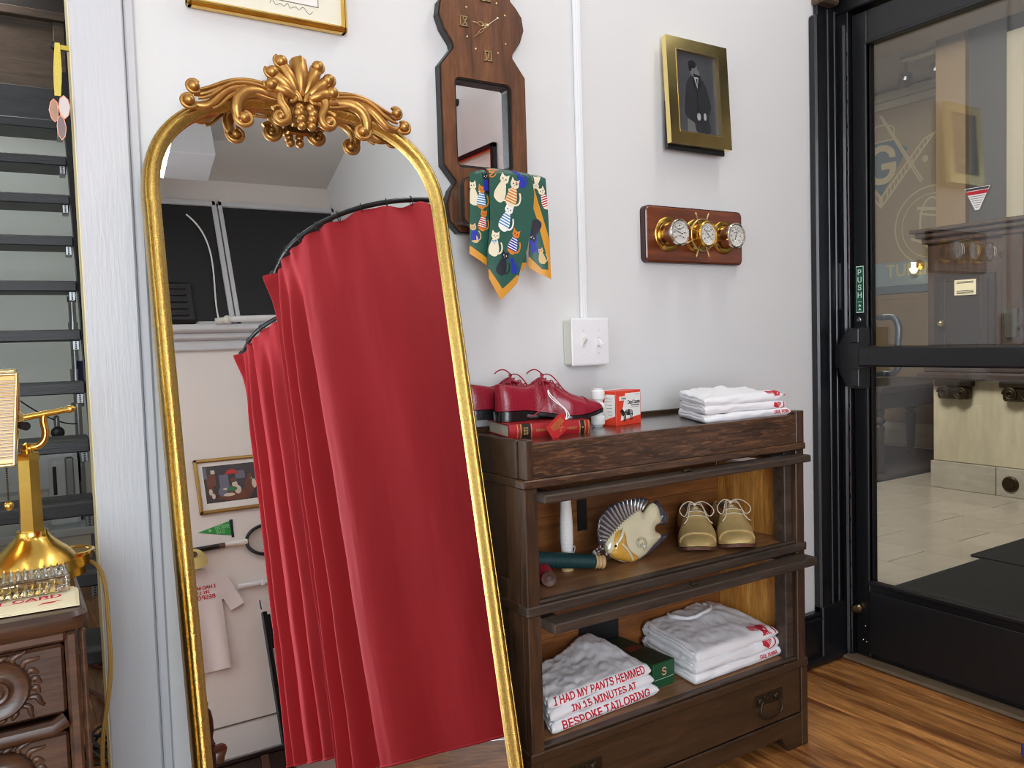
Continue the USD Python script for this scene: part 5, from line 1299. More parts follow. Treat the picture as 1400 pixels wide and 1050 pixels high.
# ================================================================ FAR WALL (seen in the mirror)
def far(m, y=YF):      # (u right as seen in the mirror = +x, v up, w out of the wall = +y)
    m = m.copy(); v = m.vertices
    m.vertices = np.stack([v[:, 0], y + v[:, 2], v[:, 1]], 1); m.invert(); return m
def fbox(x0, x1, z0, z1, d0, d1, b=0.0):
    return box(x0, x1, YF + d0, YF + d1, z0, z1, b)
# blacked-out high windows with white bars and ledge
for i, (a, b_) in enumerate(((-1.15, -.60), (-.56, .525), (.60, DX - .02))):
    w = struct('window_%d' % (i + 2))
    part(w, 'window_pane', fbox(a, b_, 3.13, 4.10, 0, .03), BLACK_MATTE, False)
    part(w, 'window_frame', cat([fbox(a - .03, a + .0, 3.10, 4.14, 0, .05, .004), fbox(b_, b_ + .035, 3.10, 4.14, 0, .05, .004), fbox(a - .03, b_ + .03, 4.10, 4.14, 0, .05, .004), fbox(a - .03, b_ + .03, 3.09, 3.13, 0, .05, .004)]), WHITE_TRIM)
t4 = struct('trim_4')
part(t4, 'ledge', cat([fbox(-1.2, DX, 3.03, 3.075, 0, .12, .006), fbox(-1.2, DX, 2.99, 3.03, 0, .07, .006), fbox(-1.2, DX, 2.92, 2.99, 0, .03, .004)]), WHITE_TRIM)
part(t4, 'wall_seam', fbox(-1.2, DX, .470, .478, 0, .004), GROUT, False)
solid('window_cord', tube(smooth_curve([(.33, YF + .06, 4.0), (.42, YF + .07, 3.85), (.455, YF + .07, 3.5), (.44, YF + .07, 3.14)], 30), .006, 6), WHITE_STRING, 'thin pale cord hanging across the blacked-out window', 'cord')
fn = thing('louvre_vent', 'dark slatted fan heater standing on the high window ledge', 'heater')
part(fn, 'housing', box(.02, .30, YF + .05, YF + .11, 3.09, 3.42, .03), BLACK_SATIN)
for k in range(5):
    part(fn, 'slat', box(.05, .24, YF + .105, YF + .122, 3.14 + .052 * k, 3.165 + .052 * k, .005), BLACK_MATTE)
pp = thing('ledge_pipe', 'white pipe with elbow resting along the window ledge', 'pipe')
part(pp, 'pipe_run', tube(smooth_curve([(.46, YF + .14, 3.095), (.60, YF + .14, 3.10), (1.2, YF + .14, 3.10)], 12), .022, 12), PLASTIC_W)
part(pp, 'pipe_elbow', cat([ball((.48, YF + .14, 3.095), .03, 2), tube([(.48, YF + .14, 3.095), (.40, YF + .14, 3.085)], .02, 12)]), PLASTIC_IV)
# generic framed picture of figures round a table
pc = thing('framed_picture', 'wide gold framed picture of figures round a table under a red lamp', 'picture')
px0, px1, pz0, pz1 = .150, .62, 1.762, 2.130
part(pc, 'frame', cat([fbox(px0, px1, pz1 - .022, pz1, 0, .025, .004), fbox(px0, px1, pz0, pz0 + .022, 0, .025, .004), fbox(px0, px0 + .022, pz0, pz1, 0, .025, .004), fbox(px1 - .022, px1, pz0, pz1, 0, .025, .004)]), PIC_GOLD)
part(pc, 'mat_board', fbox(px0 + .02, px1 - .02, pz0 + .02, pz1 - .02, 0, .010), MAT_WHITE, False)
ax0, ax1, az0, az1 = px0 + .052, px1 - .052, pz0 + .068, pz1 - .050
part(pc, 'print_ground', fbox(ax0, ax1, az0, az1, .009, .0108), ART_DARK, False)
def art(shape, mt, nm, d):
    part(pc, nm, far(ext(affinity.translate(affinity.scale(shape.intersection(sbox(0, 0, 1, .7)), .366, .366, origin=(0, 0)), ax0, az0), .0006), YF + .0108 + d * .0006), mt, False)
E_ = lambda x, y, a, b: affinity.scale(Point(x, y).buffer(1), a, b)
art(unary_union([E_(.10, .22, .05, .14), E_(.40, .2, .10, .10), E_(.78, .25, .09, .15), sbox(.6, .0, .75, .2), sbox(.04, .3, .2, .52), E_(.5, .08, .3, .07)]), ART_BROWN, 'print_figures', 0)
art(unary_union([sbox(.26, .22, .42, .5), sbox(.55, .4, .72, .55), E_(.3, .18, .08, .09), sbox(0.0, .45, .06, .66)]), ART_GREY, 'print_background', 1)
art(unary_union([E_(.09, .20, .03, .06), E_(.13, .12, .03, .05), E_(.52, .30, .05, .06), E_(.56, .2, .06, .08), E_(.86, .28, .04, .09), E_(.40, .12, .10, .03), E_(.82, .4, .02, .03), sbox(.13, .53, .2, .6), E_(.36, .23, .06, .02)]), ART_WHITE, 'print_highlights', 2)
art(E_(.46, .22, .09, .045), ART_FELT, 'print_table', 3)
art(unary_union([Polygon([(.36, .50), (.62, .50), (.55, .58), (.43, .58)]), E_(.49, .59, .01, .015)]), ART_RED, 'print_lamp', 3)
art(unary_union([E_(.50, .38, .05, .04), E_(.10, .30, .05, .05), E_(.80, .43, .05, .045)]), ART_BROWN, 'print_heads', 4)
# pennant
pn = thing('felt_pennant', 'small green felt pennant with dark hoist band on the far wall', 'pennant')
part(pn, 'pennant_felt', far(ext(Polygon([(.125, 1.653), (.325, 1.700), (.325, 1.605)]), .004), YF), GREEN_FELT, False)
part(pn, 'hoist_band', far(ext(Polygon([(.325, 1.708), (.345, 1.708), (.340, 1.592), (.325, 1.592)]), .006), YF), NAVY_FELT, False)
pt_ = [far(mv(text(w_, .024, .001, True, L_), [x_, z_, 0]), YF + .004) for w_, x_, z_, L_ in (('SPORTING', .225, 1.657, .09), ('CLUB', .255, 1.628, .055))]
for p_ in pt_:     # reads correctly in the room, mirrored in the glass
    p_.vertices[:, 0] = .545 - p_.vertices[:, 0]; p_.invert()
part(pn, 'pennant_lettering', cat(pt_ + [far(ext(Point(.198, 1.655).buffer(.009), .001), YF + .004)]), PALE_GREEN, False)
# tennis racket
rk = thing('tennis_racket', 'old wooden tennis racket with black head hung level on far wall', 'racket')
hc = np.array([.548, 1.540])
oval = [(hc[0] - .14 * math.cos(a), YF + .02, hc[1] + .098 * math.sin(a)) for a in np.linspace(0, 2 * PI, 60)[:-1]]
part(rk, 'head', tube(oval, .011, 10, closed=True), BLACK_PAINT)
part(rk, 'shaft', tube(smooth_curve([(.412, YF + .02, 1.545), (.37, YF + .02, 1.546), (.27, YF + .02, 1.545)], 14), np.linspace(.020, .012, 14), 10), MAT_WHITE)
part(rk, 'grip', cat([tube([(.27, YF + .02, 1.545), (.06, YF + .02, 1.541)], .016, 10)]), BLACK_SATIN)
part(rk, 'grip_collar', tube([(.272, YF + .02, 1.545), (.235, YF + .02, 1.5445)], .0168, 10), SPOOL_DARK)
part(rk, 'strings', cat([tube([(hc[0] + x, YF + .02, hc[1] - .098 * math.sqrt(max(0, 1 - (x / .14) ** 2))), (hc[0] + x, YF + .02, hc[1] + .098 * math.sqrt(max(0, 1 - (x / .14) ** 2)))], .0012, 4) for x in np.linspace(-.125, .125, 17)] + [tube([(hc[0] - .14 * math.sqrt(max(0, 1 - (z / .098) ** 2)), YF + .021, hc[1] + z), (hc[0] + .14 * math.sqrt(max(0, 1 - (z / .098) ** 2)), YF + .021, hc[1] + z)], .0012, 4) for z in np.linspace(-.085, .085, 13)]), GUT, False, kind='stuff')
# cap and T-shirt on a wall hook
cpn = thing('baseball_cap', 'yellow cotton cap hung above the T-shirt on the far wall', 'cap')
dm = ball((.06, YF + .075, 1.455), .085, 3, (1, .8, 1.0)); dm = trimesh.intersections.slice_mesh_plane(dm, [0, 0, 1], [0, 0, 1.445])
part(cpn, 'crown', dm, YELLOW_CAP, True)
part(cpn, 'bill', remap(subdiv(ext(affinity.scale(Point(0, 0).buffer(.075), 1.0, .62).intersection(sbox(-1, -1, 1, .02)), .004), .015), lambda v: np.stack([.06 + v[:, 0], YF + .15 - v[:, 2] * .3 - (v[:, 0] / .08) ** 2 * .03, 1.445 + v[:, 1] + 0 * v[:, 2]], 1)), YELLOW_CAP, True)
part(cpn, 'cap_patch', far(ext(Point(.06, 1.49).buffer(.018), .003), YF + .145), SPOOL_DARK, False)
ht = thing('hanging_shirt', 'white T-shirt with red slogan hung flat on far wall', 'shirt')
cxs = .0
outl_ = [(-.07, 1.42), (.07, 1.42), (.255, 1.345), (.335, 1.165), (.255, 1.135), (.205, 1.24), (.20, .80), (-.20, .80), (-.205, 1.24), (-.255, 1.135), (-.335, 1.165), (-.255, 1.345)]
sp_shirt = Polygon([(x + cxs, z) for x, z in outl_]).buffer(.008).buffer(-.006)
ms = subdiv(ext(sp_shirt, .022), .03)
def shirtmap(v):
    w = v[:, 2] / .022
    wave = .012 * np.sin(v[:, 0] * 38 + 1.2 * v[:, 1]) * np.clip((1.35 - v[:, 1]) / .4, 0, 1)
    return np.stack([v[:, 0], v[:, 1], .004 + w * (.022 + wave)], 1)
part(ht, 'shirt_body', far(remap(ms, shirtmap)), PINK_TEE, True)
part(ht, 'neck_rib', tube([(cxs + .07 * math.cos(a), YF + .032, 1.425 - .03 * math.sin(a)) for a in np.linspace(0, PI, 20)], .006, 8), PINK_TEE, True)
ls = []
for w_, z_, L_, h_ in (('I HAD MY PANTS HEMMED', 1.290, .36, .020), ('IN 15 MINUTES AT', 1.262, .28, .018), ('BESPOKE TAILORING', 1.228, .34, .024)):
    t_ = text(w_, h_, .0015, True, L_); t_.apply_translation([-L_ / 2, z_, 0])
    t_.vertices[:, 0] *= -1; t_.invert()
    ls.append(far(remap(subdiv(t_, .03), lambda v: np.stack([v[:, 0], v[:, 1], .004 + .0225 + .012 * np.sin(v[:, 0] * 38 + 1.2 * v[:, 1]) * np.clip((1.35 - v[:, 1]) / .4, 0, 1) + v[:, 2]], 1))))
part(ht, 'slogan_lettering', cat(ls), RED_PRINT, False)
cr_ = thing('wall_conduit', 'white surface conduit running level along the far wall', 'conduit')
part(cr_, 'conduit_tube', cat([tube([(.315, YF + .018, 1.268), (DX, YF + .018, 1.268)], .016, 12)]), PLASTIC_W)
for x in (.46, .9):
    part(cr_, 'conduit_clip', box(x, x + .02, YF, YF + .036, 1.248, 1.288, .003), PLASTIC_W)
rackp = thing('garment_rack', 'black upright rack post beside the farther curtain', 'rack')
part(rackp, 'post', cat([box(.425, .455, YF + .03, YF + .07, 0.0, 1.08, .004)]), IRON)
part(rackp, 'hook_arm', cat([box(.452, .475, YF + .04, YF + .06, .85, 1.06, .004), tube([(.43, YF + .03, 1.16), (.432, YF + .03, 1.10)], .004, 6)]), IRON)
for k in range(6):
    part(rackp, 'ratchet_tooth', box(.44, .468, YF + .035, YF + .065, .88 + .03 * k, .89 + .03 * k), BLACK_SATIN, False)
bn = thing('low_chest', 'dark wooden chest standing against the far wall', 'chest')
part(bn, 'chest_body', box(-.55, .42, YF + .01, YF + .32, .0, .275, .006), TABLE_W)
part(bn, 'chest_lid', box(-.56, .425, YF + .005, YF + .335, .275, .297, .005), BLACK_PAINT)
part(bn, 'corner_stile', cat([box(.235, .275, YF + .32, YF + .333, 0, .275, .003)]), SPOOL_DARK)
ch = thing('wooden_chair', 'dark turned-post wooden armchair half hidden at the mirror edge', 'chair')
hx, hy = -.235, -2.5
post = [(.018, 0), (.018, .10), (.022, .12), (.016, .16), (.02, .25), (.018, .40), (.024, .41), (.018, .425), (.016, .435), (.023, .46), (.026, .50), (.022, .54), (.012, .555), (.016, .57), (.010, .585), (0, .59)]
for dx_ in (-.46, 0):
    part(ch, 'back_post', lathe(post, 18, (hx + dx_ - .012, hy, 0)), TABLE_W)
part(ch, 'arm', tube(smooth_curve([(hx - .01, hy, .385), (hx + .03, hy - .03, .39), (hx + .055, hy - .12, .375), (hx + .06, hy - .22, .34)], 20), .018, 10, ), SPOOL_DARK)
part(ch, 'seat', box(hx - .48, hx + .02, hy - .42, hy + .02, .20, .235, .01), TABLE_W)
for dx_, dy_ in ((-.46, -.38), (-.02, -.38)):
    part(ch, 'front_leg', lathe([(.014, 0), (.02, .05), (.018, .2), (.0, .2)], 16, (hx + dx_, hy + dy_, 0)), TABLE_W)
part(ch, 'back_rail', cat([box(hx - .45, hx - .03, hy - .012, hy + .012, z0, z0 + .05, .006) for z0 in (.30, .47)]), TABLE_W)
# ceiling fluorescent fixtures
for i, (x, y0, y1) in enumerate(LAMPS):
    fx_ = thing('fluorescent_fixture', ['long fluorescent ceiling fixture nearest the door wall', 'long fluorescent ceiling fixture in the middle of the shop', 'long fluorescent ceiling fixture nearest the shop window', 'short fluorescent ceiling fixture above the bookcase'][i], 'lamp', (x, (y0 + y1) / 2, 3.6), 0, 'ceiling fluorescents')
    hl = (y1 - y0) / 2
    part(fx_, 'housing', box(-.035, .035, -hl, hl, 0, .05, .006), PLASTIC_W)
    for sx in (-.016, .016):
        part(fx_, 'lamp_tube', tube([(sx, -hl + .02, -.014), (sx, hl - .02, -.014)], .013, 12), TUBE_GLOW)
    for sy in (-hl + .2, hl - .2):
        part(fx_, 'hanger_wire', tube([(0, sy, .05), (0, sy, CEIL - 3.6)], .003, 6), IRON)
# ================================================================ ON THE WHITE WALL
# gold framed print, lower part in view
tf = thing('framed_print', 'thin gold framed print above the leaning mirror', 'picture')
fx0, fx1, fz0, fz1 = -.537, -.2105, 1.760, 2.20
for a, b_, c, d in ((fx0, fx1, fz0, fz0 + .014), (fx0, fx1, fz1 - .014, fz1), (fx0, fx0 + .012, fz0, fz1), (fx1 - .012, fx1, fz0, fz1)):
    part(tf, 'frame_rail', cat([box(a, b_, -.024, -.003, c, d, .003), box(a + .003, b_ - .003, -.027, -.022, c + .003, d - .003, .002)]), BRASS)
part(tf, 'mat_board', box(fx0 + .008, fx1 - .008, -.018, -.010, fz0 + .008, fz1 - .008), MAT_CREAM, False)
part(tf, 'print_sheet', box(-.42, -.272, -.0186, -.018, 1.803, 2.14), MAT_WHITE, False)
part(tf, 'print_line', cat([box(-.42, -.272, -.0191, -.0186, 1.803, 1.8045), box(-.2735, -.272, -.0191, -.0186, 1.803, 2.14)]), GREY_INK, False)
sig = smooth_curve([(-.375, 1.794), (-.368, 1.801), (-.362, 1.793), (-.352, 1.797), (-.346, 1.793), (-.338, 1.800), (-.333, 1.792), (-.322, 1.796), (-.314, 1.792), (-.306, 1.798), (-.299, 1.792), (-.285, 1.793)], 70)
part(tf, 'signature', tube([(x, -.0184, z) for x, z in sig], .0005, 4), GREY_INK, False)

# surface raceway and switch box
rw = thing('wall_raceway', 'white vertical cable raceway running down to the light switch', 'conduit')
part(rw, 'raceway_cover', cat([box(.408, .432, -.012, 0, 1.137, CEIL - .01, .004), box(.4135, .4265, -.0155, -.010, 1.137, CEIL - .01, .003)]), PLASTIC_W)
sx = thing('light_switch', 'white surface box with two toggle switches below the raceway', 'switch')
part(sx, 'surface_box', box(.354, .472, -.038, 0, 1.022, 1.140, .004), PLASTIC_IV)
def bevplate():
    a = rrect(.352, .474, 1.020, 1.142, .003)
    pts = [(x, -.038, z) for x, z in a.exterior.coords] + [(x, -.0405, z) for x, z in a.exterior.coords] + [(x, -.044, z) for x, z in a.buffer(-.006).exterior.coords]
    return trimesh.convex.convex_hull(np.array(pts))
part(sx, 'cover_plate', bevplate(), PLASTIC_W)
for cx_, up_ in ((.388, 1), (.436, -1)):
    part(sx, 'toggle_surround', box(cx_ - .0055, cx_ + .0055, -.0455, -.043, 1.068, 1.094, .001), PLASTIC_IV)
    part(sx, 'toggle', trimesh.convex.convex_hull(np.array([(cx_ + sx_ * .0045, -.044, 1.081 + sz * .008) for sx_ in (-1, 1) for sz in (-1, 1)] + [(cx_ + sx_ * .0038, -.058, 1.081 + up_ * .010 + sz * .0035) for sx_ in (-1, 1) for sz in (-1, 1)])), PLASTIC_W)
    for zz in (1.051, 1.111):
        part(sx, 'plate_screw', cat([ball((cx_, -.044, zz), .0032, 1, (1, .5, 1)), box(cx_ - .0006, cx_ + .0006, -.0462, -.0450, zz - .0028, zz + .0028)]), PLASTIC_IV)

# brass photo frame
bf = thing('photo_frame', 'polished brass photo frame holding a dark portrait of a standing person', 'picture frame')
BFX, BFZ = .700, 1.617
BWD, BHT = .236, .294
tilt = .055
def bfm(m):
    m = rot(m, -tilt, [1, 0, 0], (0, 0, 0)); return mv(m, [BFX, -.036, BFZ])
outer = rrect(0, BWD, 0, BHT, .002); inner = rrect(.036, BWD - .036, .034, BHT - .032, .004)
part(bf, 'brass_border', bfm(xz(ext(outer.difference(inner), .016), 0)), BRASS_OLD, 30)
part(bf, 'inner_lip', bfm(xz(ext(inner.buffer(.0015).difference(inner.buffer(-.002)), .0172), 0)), BRASS_PALE, 30)
part(bf, 'backing_board', mv(rot(box(.004, BWD - .006, -.0, .010, -.012, .12, .002), 0, [1, 0, 0]), [BFX, -.030, BFZ + .0]), BLACK_SATIN)
ph = part(bf, 'portrait_print', bfm(xz(ext(inner.buffer(.001), .006), 0)), PHOTO_BACK, False)
def pic(shape, w=.0004, base=.0061):
    return bfm(xz(ext(shape, w), -base))
cx_ = .118
coat = Polygon(smooth_curve([(cx_ - .020, .198), (cx_ - .034, .185), (cx_ - .044, .150), (cx_ - .050, .115), (cx_ - .047, .085), (cx_ - .030, .074), (cx_ - .018, .070), (cx_ - .012, .048), (cx_ + .046, .046), (cx_ + .040, .085), (cx_ + .050, .105), (cx_ + .044, .150), (cx_ + .028, .186), (cx_ + .012, .199), (cx_ - .020, .198)], 70)).buffer(0)
part(ph, 'figure_coat', pic(coat), PHOTO_COAT, False)
part(ph, 'figure_trousers', pic(Polygon([(cx_ - .045, .035), (cx_ - .042, .078), (cx_ - .012, .064), (cx_ + .042, .060), (cx_ + .048, .035)]), .0003), PHOTO_SKIN, False)
part(ph, 'figure_head', pic(unary_union([affinity.scale(Point(cx_ - .010, .218).buffer(.018), .85, 1.15), affinity.scale(Point(cx_ - .002, .208).buffer(.012), 1.3, 1)]), .0005), PHOTO_SKIN, False)
part(ph, 'figure_hair', pic(unary_union([affinity.scale(Point(cx_ - .014, .231).buffer(.014), 1.1, .8), affinity.scale(Point(cx_ - .022, .222).buffer(.009), .6, 1.3), Polygon([(cx_ - .012, .206), (cx_ + .022, .201), (cx_ + .006, .196), (cx_ - .008, .197)])]), .0006), PHOTO_DARK, False)
part(ph, 'figure_shirt', pic(unary_union([Polygon([(cx_ - .010, .197), (cx_ + .008, .197), (cx_ + .002, .165)]), affinity.scale(Point(cx_ + .002, .086).buffer(.009), .8, 1.2), affinity.scale(Point(cx_ + .026, .088).buffer(.008), .7, 1.3)]), .0006), PHOTO_LIGHT, False)
part(ph, 'figure_lapel', pic(unary_union([Polygon([(cx_ - .012, .197), (cx_ - .001, .160), (cx_ - .016, .178)]), Polygon([(cx_ + .010, .196), (cx_ + .003, .160), (cx_ + .018, .176)]), sbox(cx_ - .0004, .09, cx_ + .0016, .16), Polygon([(cx_ - .002, .192), (cx_ + .004, .192), (cx_ + .002, .17)])]), .0007), PHOTO_DARK, False)

# mahogany plaque with three brass instruments
pq = thing('weather_station', 'polished mahogany plaque with three brass marine dials and a ship wheel bezel', 'barometer')
QX0, QX1, QZ0, QZ1 = .625, 1.005, 1.293, 1.449
pa = rrect(QX0, QX1, QZ0, QZ1, .016)
part(pq, 'plaque_edge', xz(ext(pa, .019), -.001), MAHOG_EDGE, 30)
part(pq, 'plaque_face', trimesh.convex.convex_hull(np.array([(x, -.019, z) for x, z in pa.buffer(-.001).exterior.coords] + [(x, -.0225, z) for x, z in pa.buffer(-.006).exterior.coords])), MAHOG, 30)
QZ = (QZ0 + QZ1) / 2
for k, qx in enumerate((.705, .815, .925)):
    R_ = .0385
    fl_ = part(pq, 'flange', lathe([(.044, .0), (.047, .001), (.0475, .003), (.044, .006), (.036, .007), (.034, .004)], 40, (qx, -.022, QZ), '-y'), BRASS)
    for a0 in (2.3, 3.6, .5, 5.5):
        aa = np.linspace(a0, a0 + .55, 8)
        part(fl_, 'slot', tube([(qx + .0385 * math.cos(a), -.0285, QZ + .0385 * math.sin(a)) for a in aa], .0022, 6), INK)
    H_ = .048 if k != 1 else .046
    cs = part(pq, 'instrument_case', lathe([(.031, .003), (.0325, .008), (.0325, H_ - .004), (.034, H_ - .002)], 40, (qx, -.022, QZ), '-y'), COPPER if k != 1 else BRASS)
    part(pq, 'bezel', ring([(.033, H_ - .004), (.0365, H_ - .003), (.0365, H_ + .003), (.034, H_ + .006), (.031, H_ + .005), (.030, H_)], 40, (qx, -.022, QZ)), SILVER if k != 1 else BRASS)
    dl = part(pq, 'dial', lathe([(.0305, H_ - .002), (.0305, H_), (0, H_)], 40, (qx, -.022, QZ), '-y'), DIAL)
    yd = -.022 - H_ - .0004
    tk = []
    for j in range(31):
        a = math.radians(225 - j * 9); r0, r1 = (.0215, .026) if j % 5 == 0 else (.0235, .026)
        tk.append(tube([(qx + r0 * math.cos(a), yd, QZ + r0 * math.sin(a)), (qx + r1 * math.cos(a), yd, QZ + r1 * math.sin(a))], .0005, 4))
    for j in range(7):
        a = math.radians(225 - j * 45); t_ = text(str((10, 20, 30, 40, 50, 60, 70)[j] if k != 1 else (28, 29, 29, 30, 30, 31, 31)[j]), .0036, .0003, True)
        t_.apply_translation([-t_.bounds.mean(0)[0] + qx + .0183 * math.cos(a), QZ + .0183 * math.sin(a) - .0018, 0]); tk.append(xz(t_, yd))
    nm_ = ('HUMIDITY', 'BAROMETER', 'THERMOMETER')[k]
    t_ = text(nm_, .0028, .0003, True, .017); t_.apply_translation([qx - .0085, QZ + .0075, 0]); tk.append(xz(t_, yd))
    t_ = text(('CHANGE', 'FAIR', 'F')[k], .0024, .0003, True); t_.apply_translation([qx - t_.bounds.mean(0)[0], QZ - .011, 0]); tk.append(xz(t_, yd))
    part(dl, 'dial_print', cat(tk), INK, False)
    a = math.radians((162, 140, 70)[k])
    part(dl, 'needle', cat([tube([(qx - .012 * math.cos(a), yd - .001, QZ - .012 * math.sin(a)), (qx + .021 * math.cos(a), yd - .001, QZ + .021 * math.sin(a))], [.0012, .0006], 5), ball((qx, yd - .001, QZ), .0022, 1, (1, .5, 1))]), INK)
    part(pq, 'dial_glass', lathe([(.0305, H_ + .0028), (.0305, H_ + .0036), (0, H_ + .0044)], 40, (qx, -.022, QZ), '-y'), DIAL_GLASS, True)
    if k == 1:
        wh = [tube([(qx + .0435 * math.cos(a), -.022 - .026, QZ + .0435 * math.sin(a)) for a in np.linspace(0, 2 * PI, 49)[:-1]], .0028, 8, closed=True)]
        for j in range(8):
            a = math.radians(22.5 + 45 * j)
            rr = [(.034, .0018), (.046, .0016), (.050, .0020), (.058, .0026), (.064, .0030), (.067, .0016)]
            wh.append(tube([(qx + r_ * math.cos(a), -.048, QZ + r_ * math.sin(a)) for r_, _ in rr], [w_ for _, w_ in rr], 8))
        part(pq, 'ship_wheel', cat(wh), BRASS_PALE, True)

# ---------------------------------------------------------------- wooden wall clock with mirror and pocket
ck = thing('wall_clock', 'brown pine wall clock with small mirror and bottom pocket left of the raceway', 'clock')
KX = .125
half_ = [(.117, 1.500), (.117, 1.728), (.082, 1.771), (.084, 1.782), (.106, 1.812), (.117, 1.842), (.112, 1.872), (.094, 1.894), (.080, 1.906), (.084, 1.93), (.07, 1.965), (.0, 1.985)]
right = [(KX + x, z) for x, z in half_]
left = [(KX - x, z) for x, z in half_[::-1]]
lowr = [(.085, 1.462), (.10, 1.444), (.112, 1.41), (.106, 1.37), (.080, 1.345)]
body_ = Polygon([(KX + x, z) for x, z in lowr[::-1]] + right + left + [(KX - x, z) for x, z in lowr]).buffer(.004).buffer(-.004)
hole = rrect(KX - .079, KX + .072, 1.500, 1.702, .012)
front = body_.difference(hole)
part(ck, 'clock_board', xz(ext(front.buffer(-.003), .006), -.024), CLOCK_W, 30)
part(ck, 'burnt_edge', xz(ext(front, .022), -.003), CLOCK_EDGE, 30)
part(ck, 'mirror_rebate', xz(ext(hole.buffer(.003).difference(hole.buffer(-.005)), .018), -.003), CLOCK_EDGE, 30)
part(ck, 'small_mirror', xz(ext(hole.buffer(.002), .004), -.004), MIRROR, False)
# clock face fittings
CKX, CKZ, YK = .134, 1.834, -.030
def bars(segs, w=.0022, d=.003):
    return [xz(ext(LineString(s_).buffer(w / 2, cap_style='square'), d), YK) for s_ in segs]
def numeral(cx, cz, strokes):
    return cat([mv(b, [cx, 0, cz]) for b in bars(strokes)])
h = .0105
V_ = lambda x: [[(x - .006, h), (x, -h)], [(x + .006, h), (x, -h)]]
I_ = lambda x: [[(x, -h), (x, h)]]
X_ = lambda x: [[(x - .006, -h), (x + .006, h)], [(x - .006, h), (x + .006, -h)]]
serif = lambda a, b: [[(a, h), (b, h)], [(a, -h), (b, -h)]]
for nm, cx, cz, st in (('VI', CKX + .001, CKZ - .070, V_(-.003) + I_(.008) + serif(-.010, .010)), ('IX', CKX - .062, CKZ, I_(-.009) + X_(.003) + serif(-.011, .010)), ('XII', CKX, CKZ + .068, X_(-.008) + I_(.003) + I_(.009) + serif(-.015, .011)), ('III', CKX + .060, CKZ + .0, I_(-.006) + I_(0) + I_(.006) + serif(-.009, .009))):
    if nm != 'III':
        nb_ = part(ck, 'numeral', numeral(cx, cz, st), BRASS_PALE, False)
        part(nb_, 'numeral_shadow_plate', mv(numeral(cx, cz, st), [.0012, .0016, -.0012]), BLACK_PRINT, False)
dots = []
for j in range(12):
    if j % 3:
        a = PI / 2 - j * PI / 6
        if j in (4, 5, 7, 8, 10, 11, 1, 2):
            dots.append((CKX + .061 * math.cos(a), CKZ + .067 * math.sin(a)))
for x, z in dots:
    part(ck, 'hour_stud', ball((x, YK, z), .0027, 2, (1, .6, 1)), BRASS_PALE)
def hand(ang, L, orn, tail, y):
    d = np.array([math.cos(ang), math.sin(ang)]); n_ = np.array([-d[1], d[0]])
    pts = lambda a, b: (CKX + d[0] * a + n_[0] * b, y, CKZ + d[1] * a + n_[1] * b)
    ms = [tube([pts(-tail, 0), pts(L * .35, 0)], .0009, 5), tube([pts(L * .72, 0), pts(L, 0)], [.0012, .0004], 5)]
    for sg in (-1, 1):
        ms.append(tube([pts(L * a, sg * b * orn) for a, b in ((.22, 0), (.34, .9), (.46, 1), (.58, .5), (.72, .0))], .0008, 5))
        ms.append(tube([pts(L * a, sg * b * orn) for a, b in ((.02, 0), (.08, .7), (.15, .7), (.22, 0))], .0008, 5))
    ms.append(ball(pts(L * .8, 0), .0013, 1))
    return cat(ms)
part(ck, 'hour_hand', hand(math.radians(176), .040, .0048, .004, YK - .003), BRASS_PALE, True)
part(ck, 'minute_hand', hand(math.radians(222), .052, .0030, .004, YK - .005), BRASS_PALE, True)
part(ck, 'seconds_hand', cat([tube([(CKX, YK - .0065, CKZ), (CKX + .026, YK - .0065, CKZ + .020)], .0006, 5), ball((CKX + .028, YK - .0065, CKZ + .0215), .0026, 1, (1, .4, 1)), ball((CKX, YK - .006, CKZ), .003, 1)]), C_CREAM, True)
# pocket box at the foot of the clock
pb = rrect(KX - .106, KX + .112, 1.352, 1.462, .020)
part(ck, 'pocket_front', xz(ext(pb.buffer(-.002), .006), -.094), CLOCK_W, 30)
part(ck, 'pocket_edge', xz(ext(pb, .014), -.083), CLOCK_EDGE, 30)
part(ck, 'pocket_side', cat([xz(ext(pb.buffer(-.008).difference(pb.buffer(-.018)).intersection(sbox(-1, 0, 1, 1.44)), .06), -.024)]), CLOCK_W, 30)

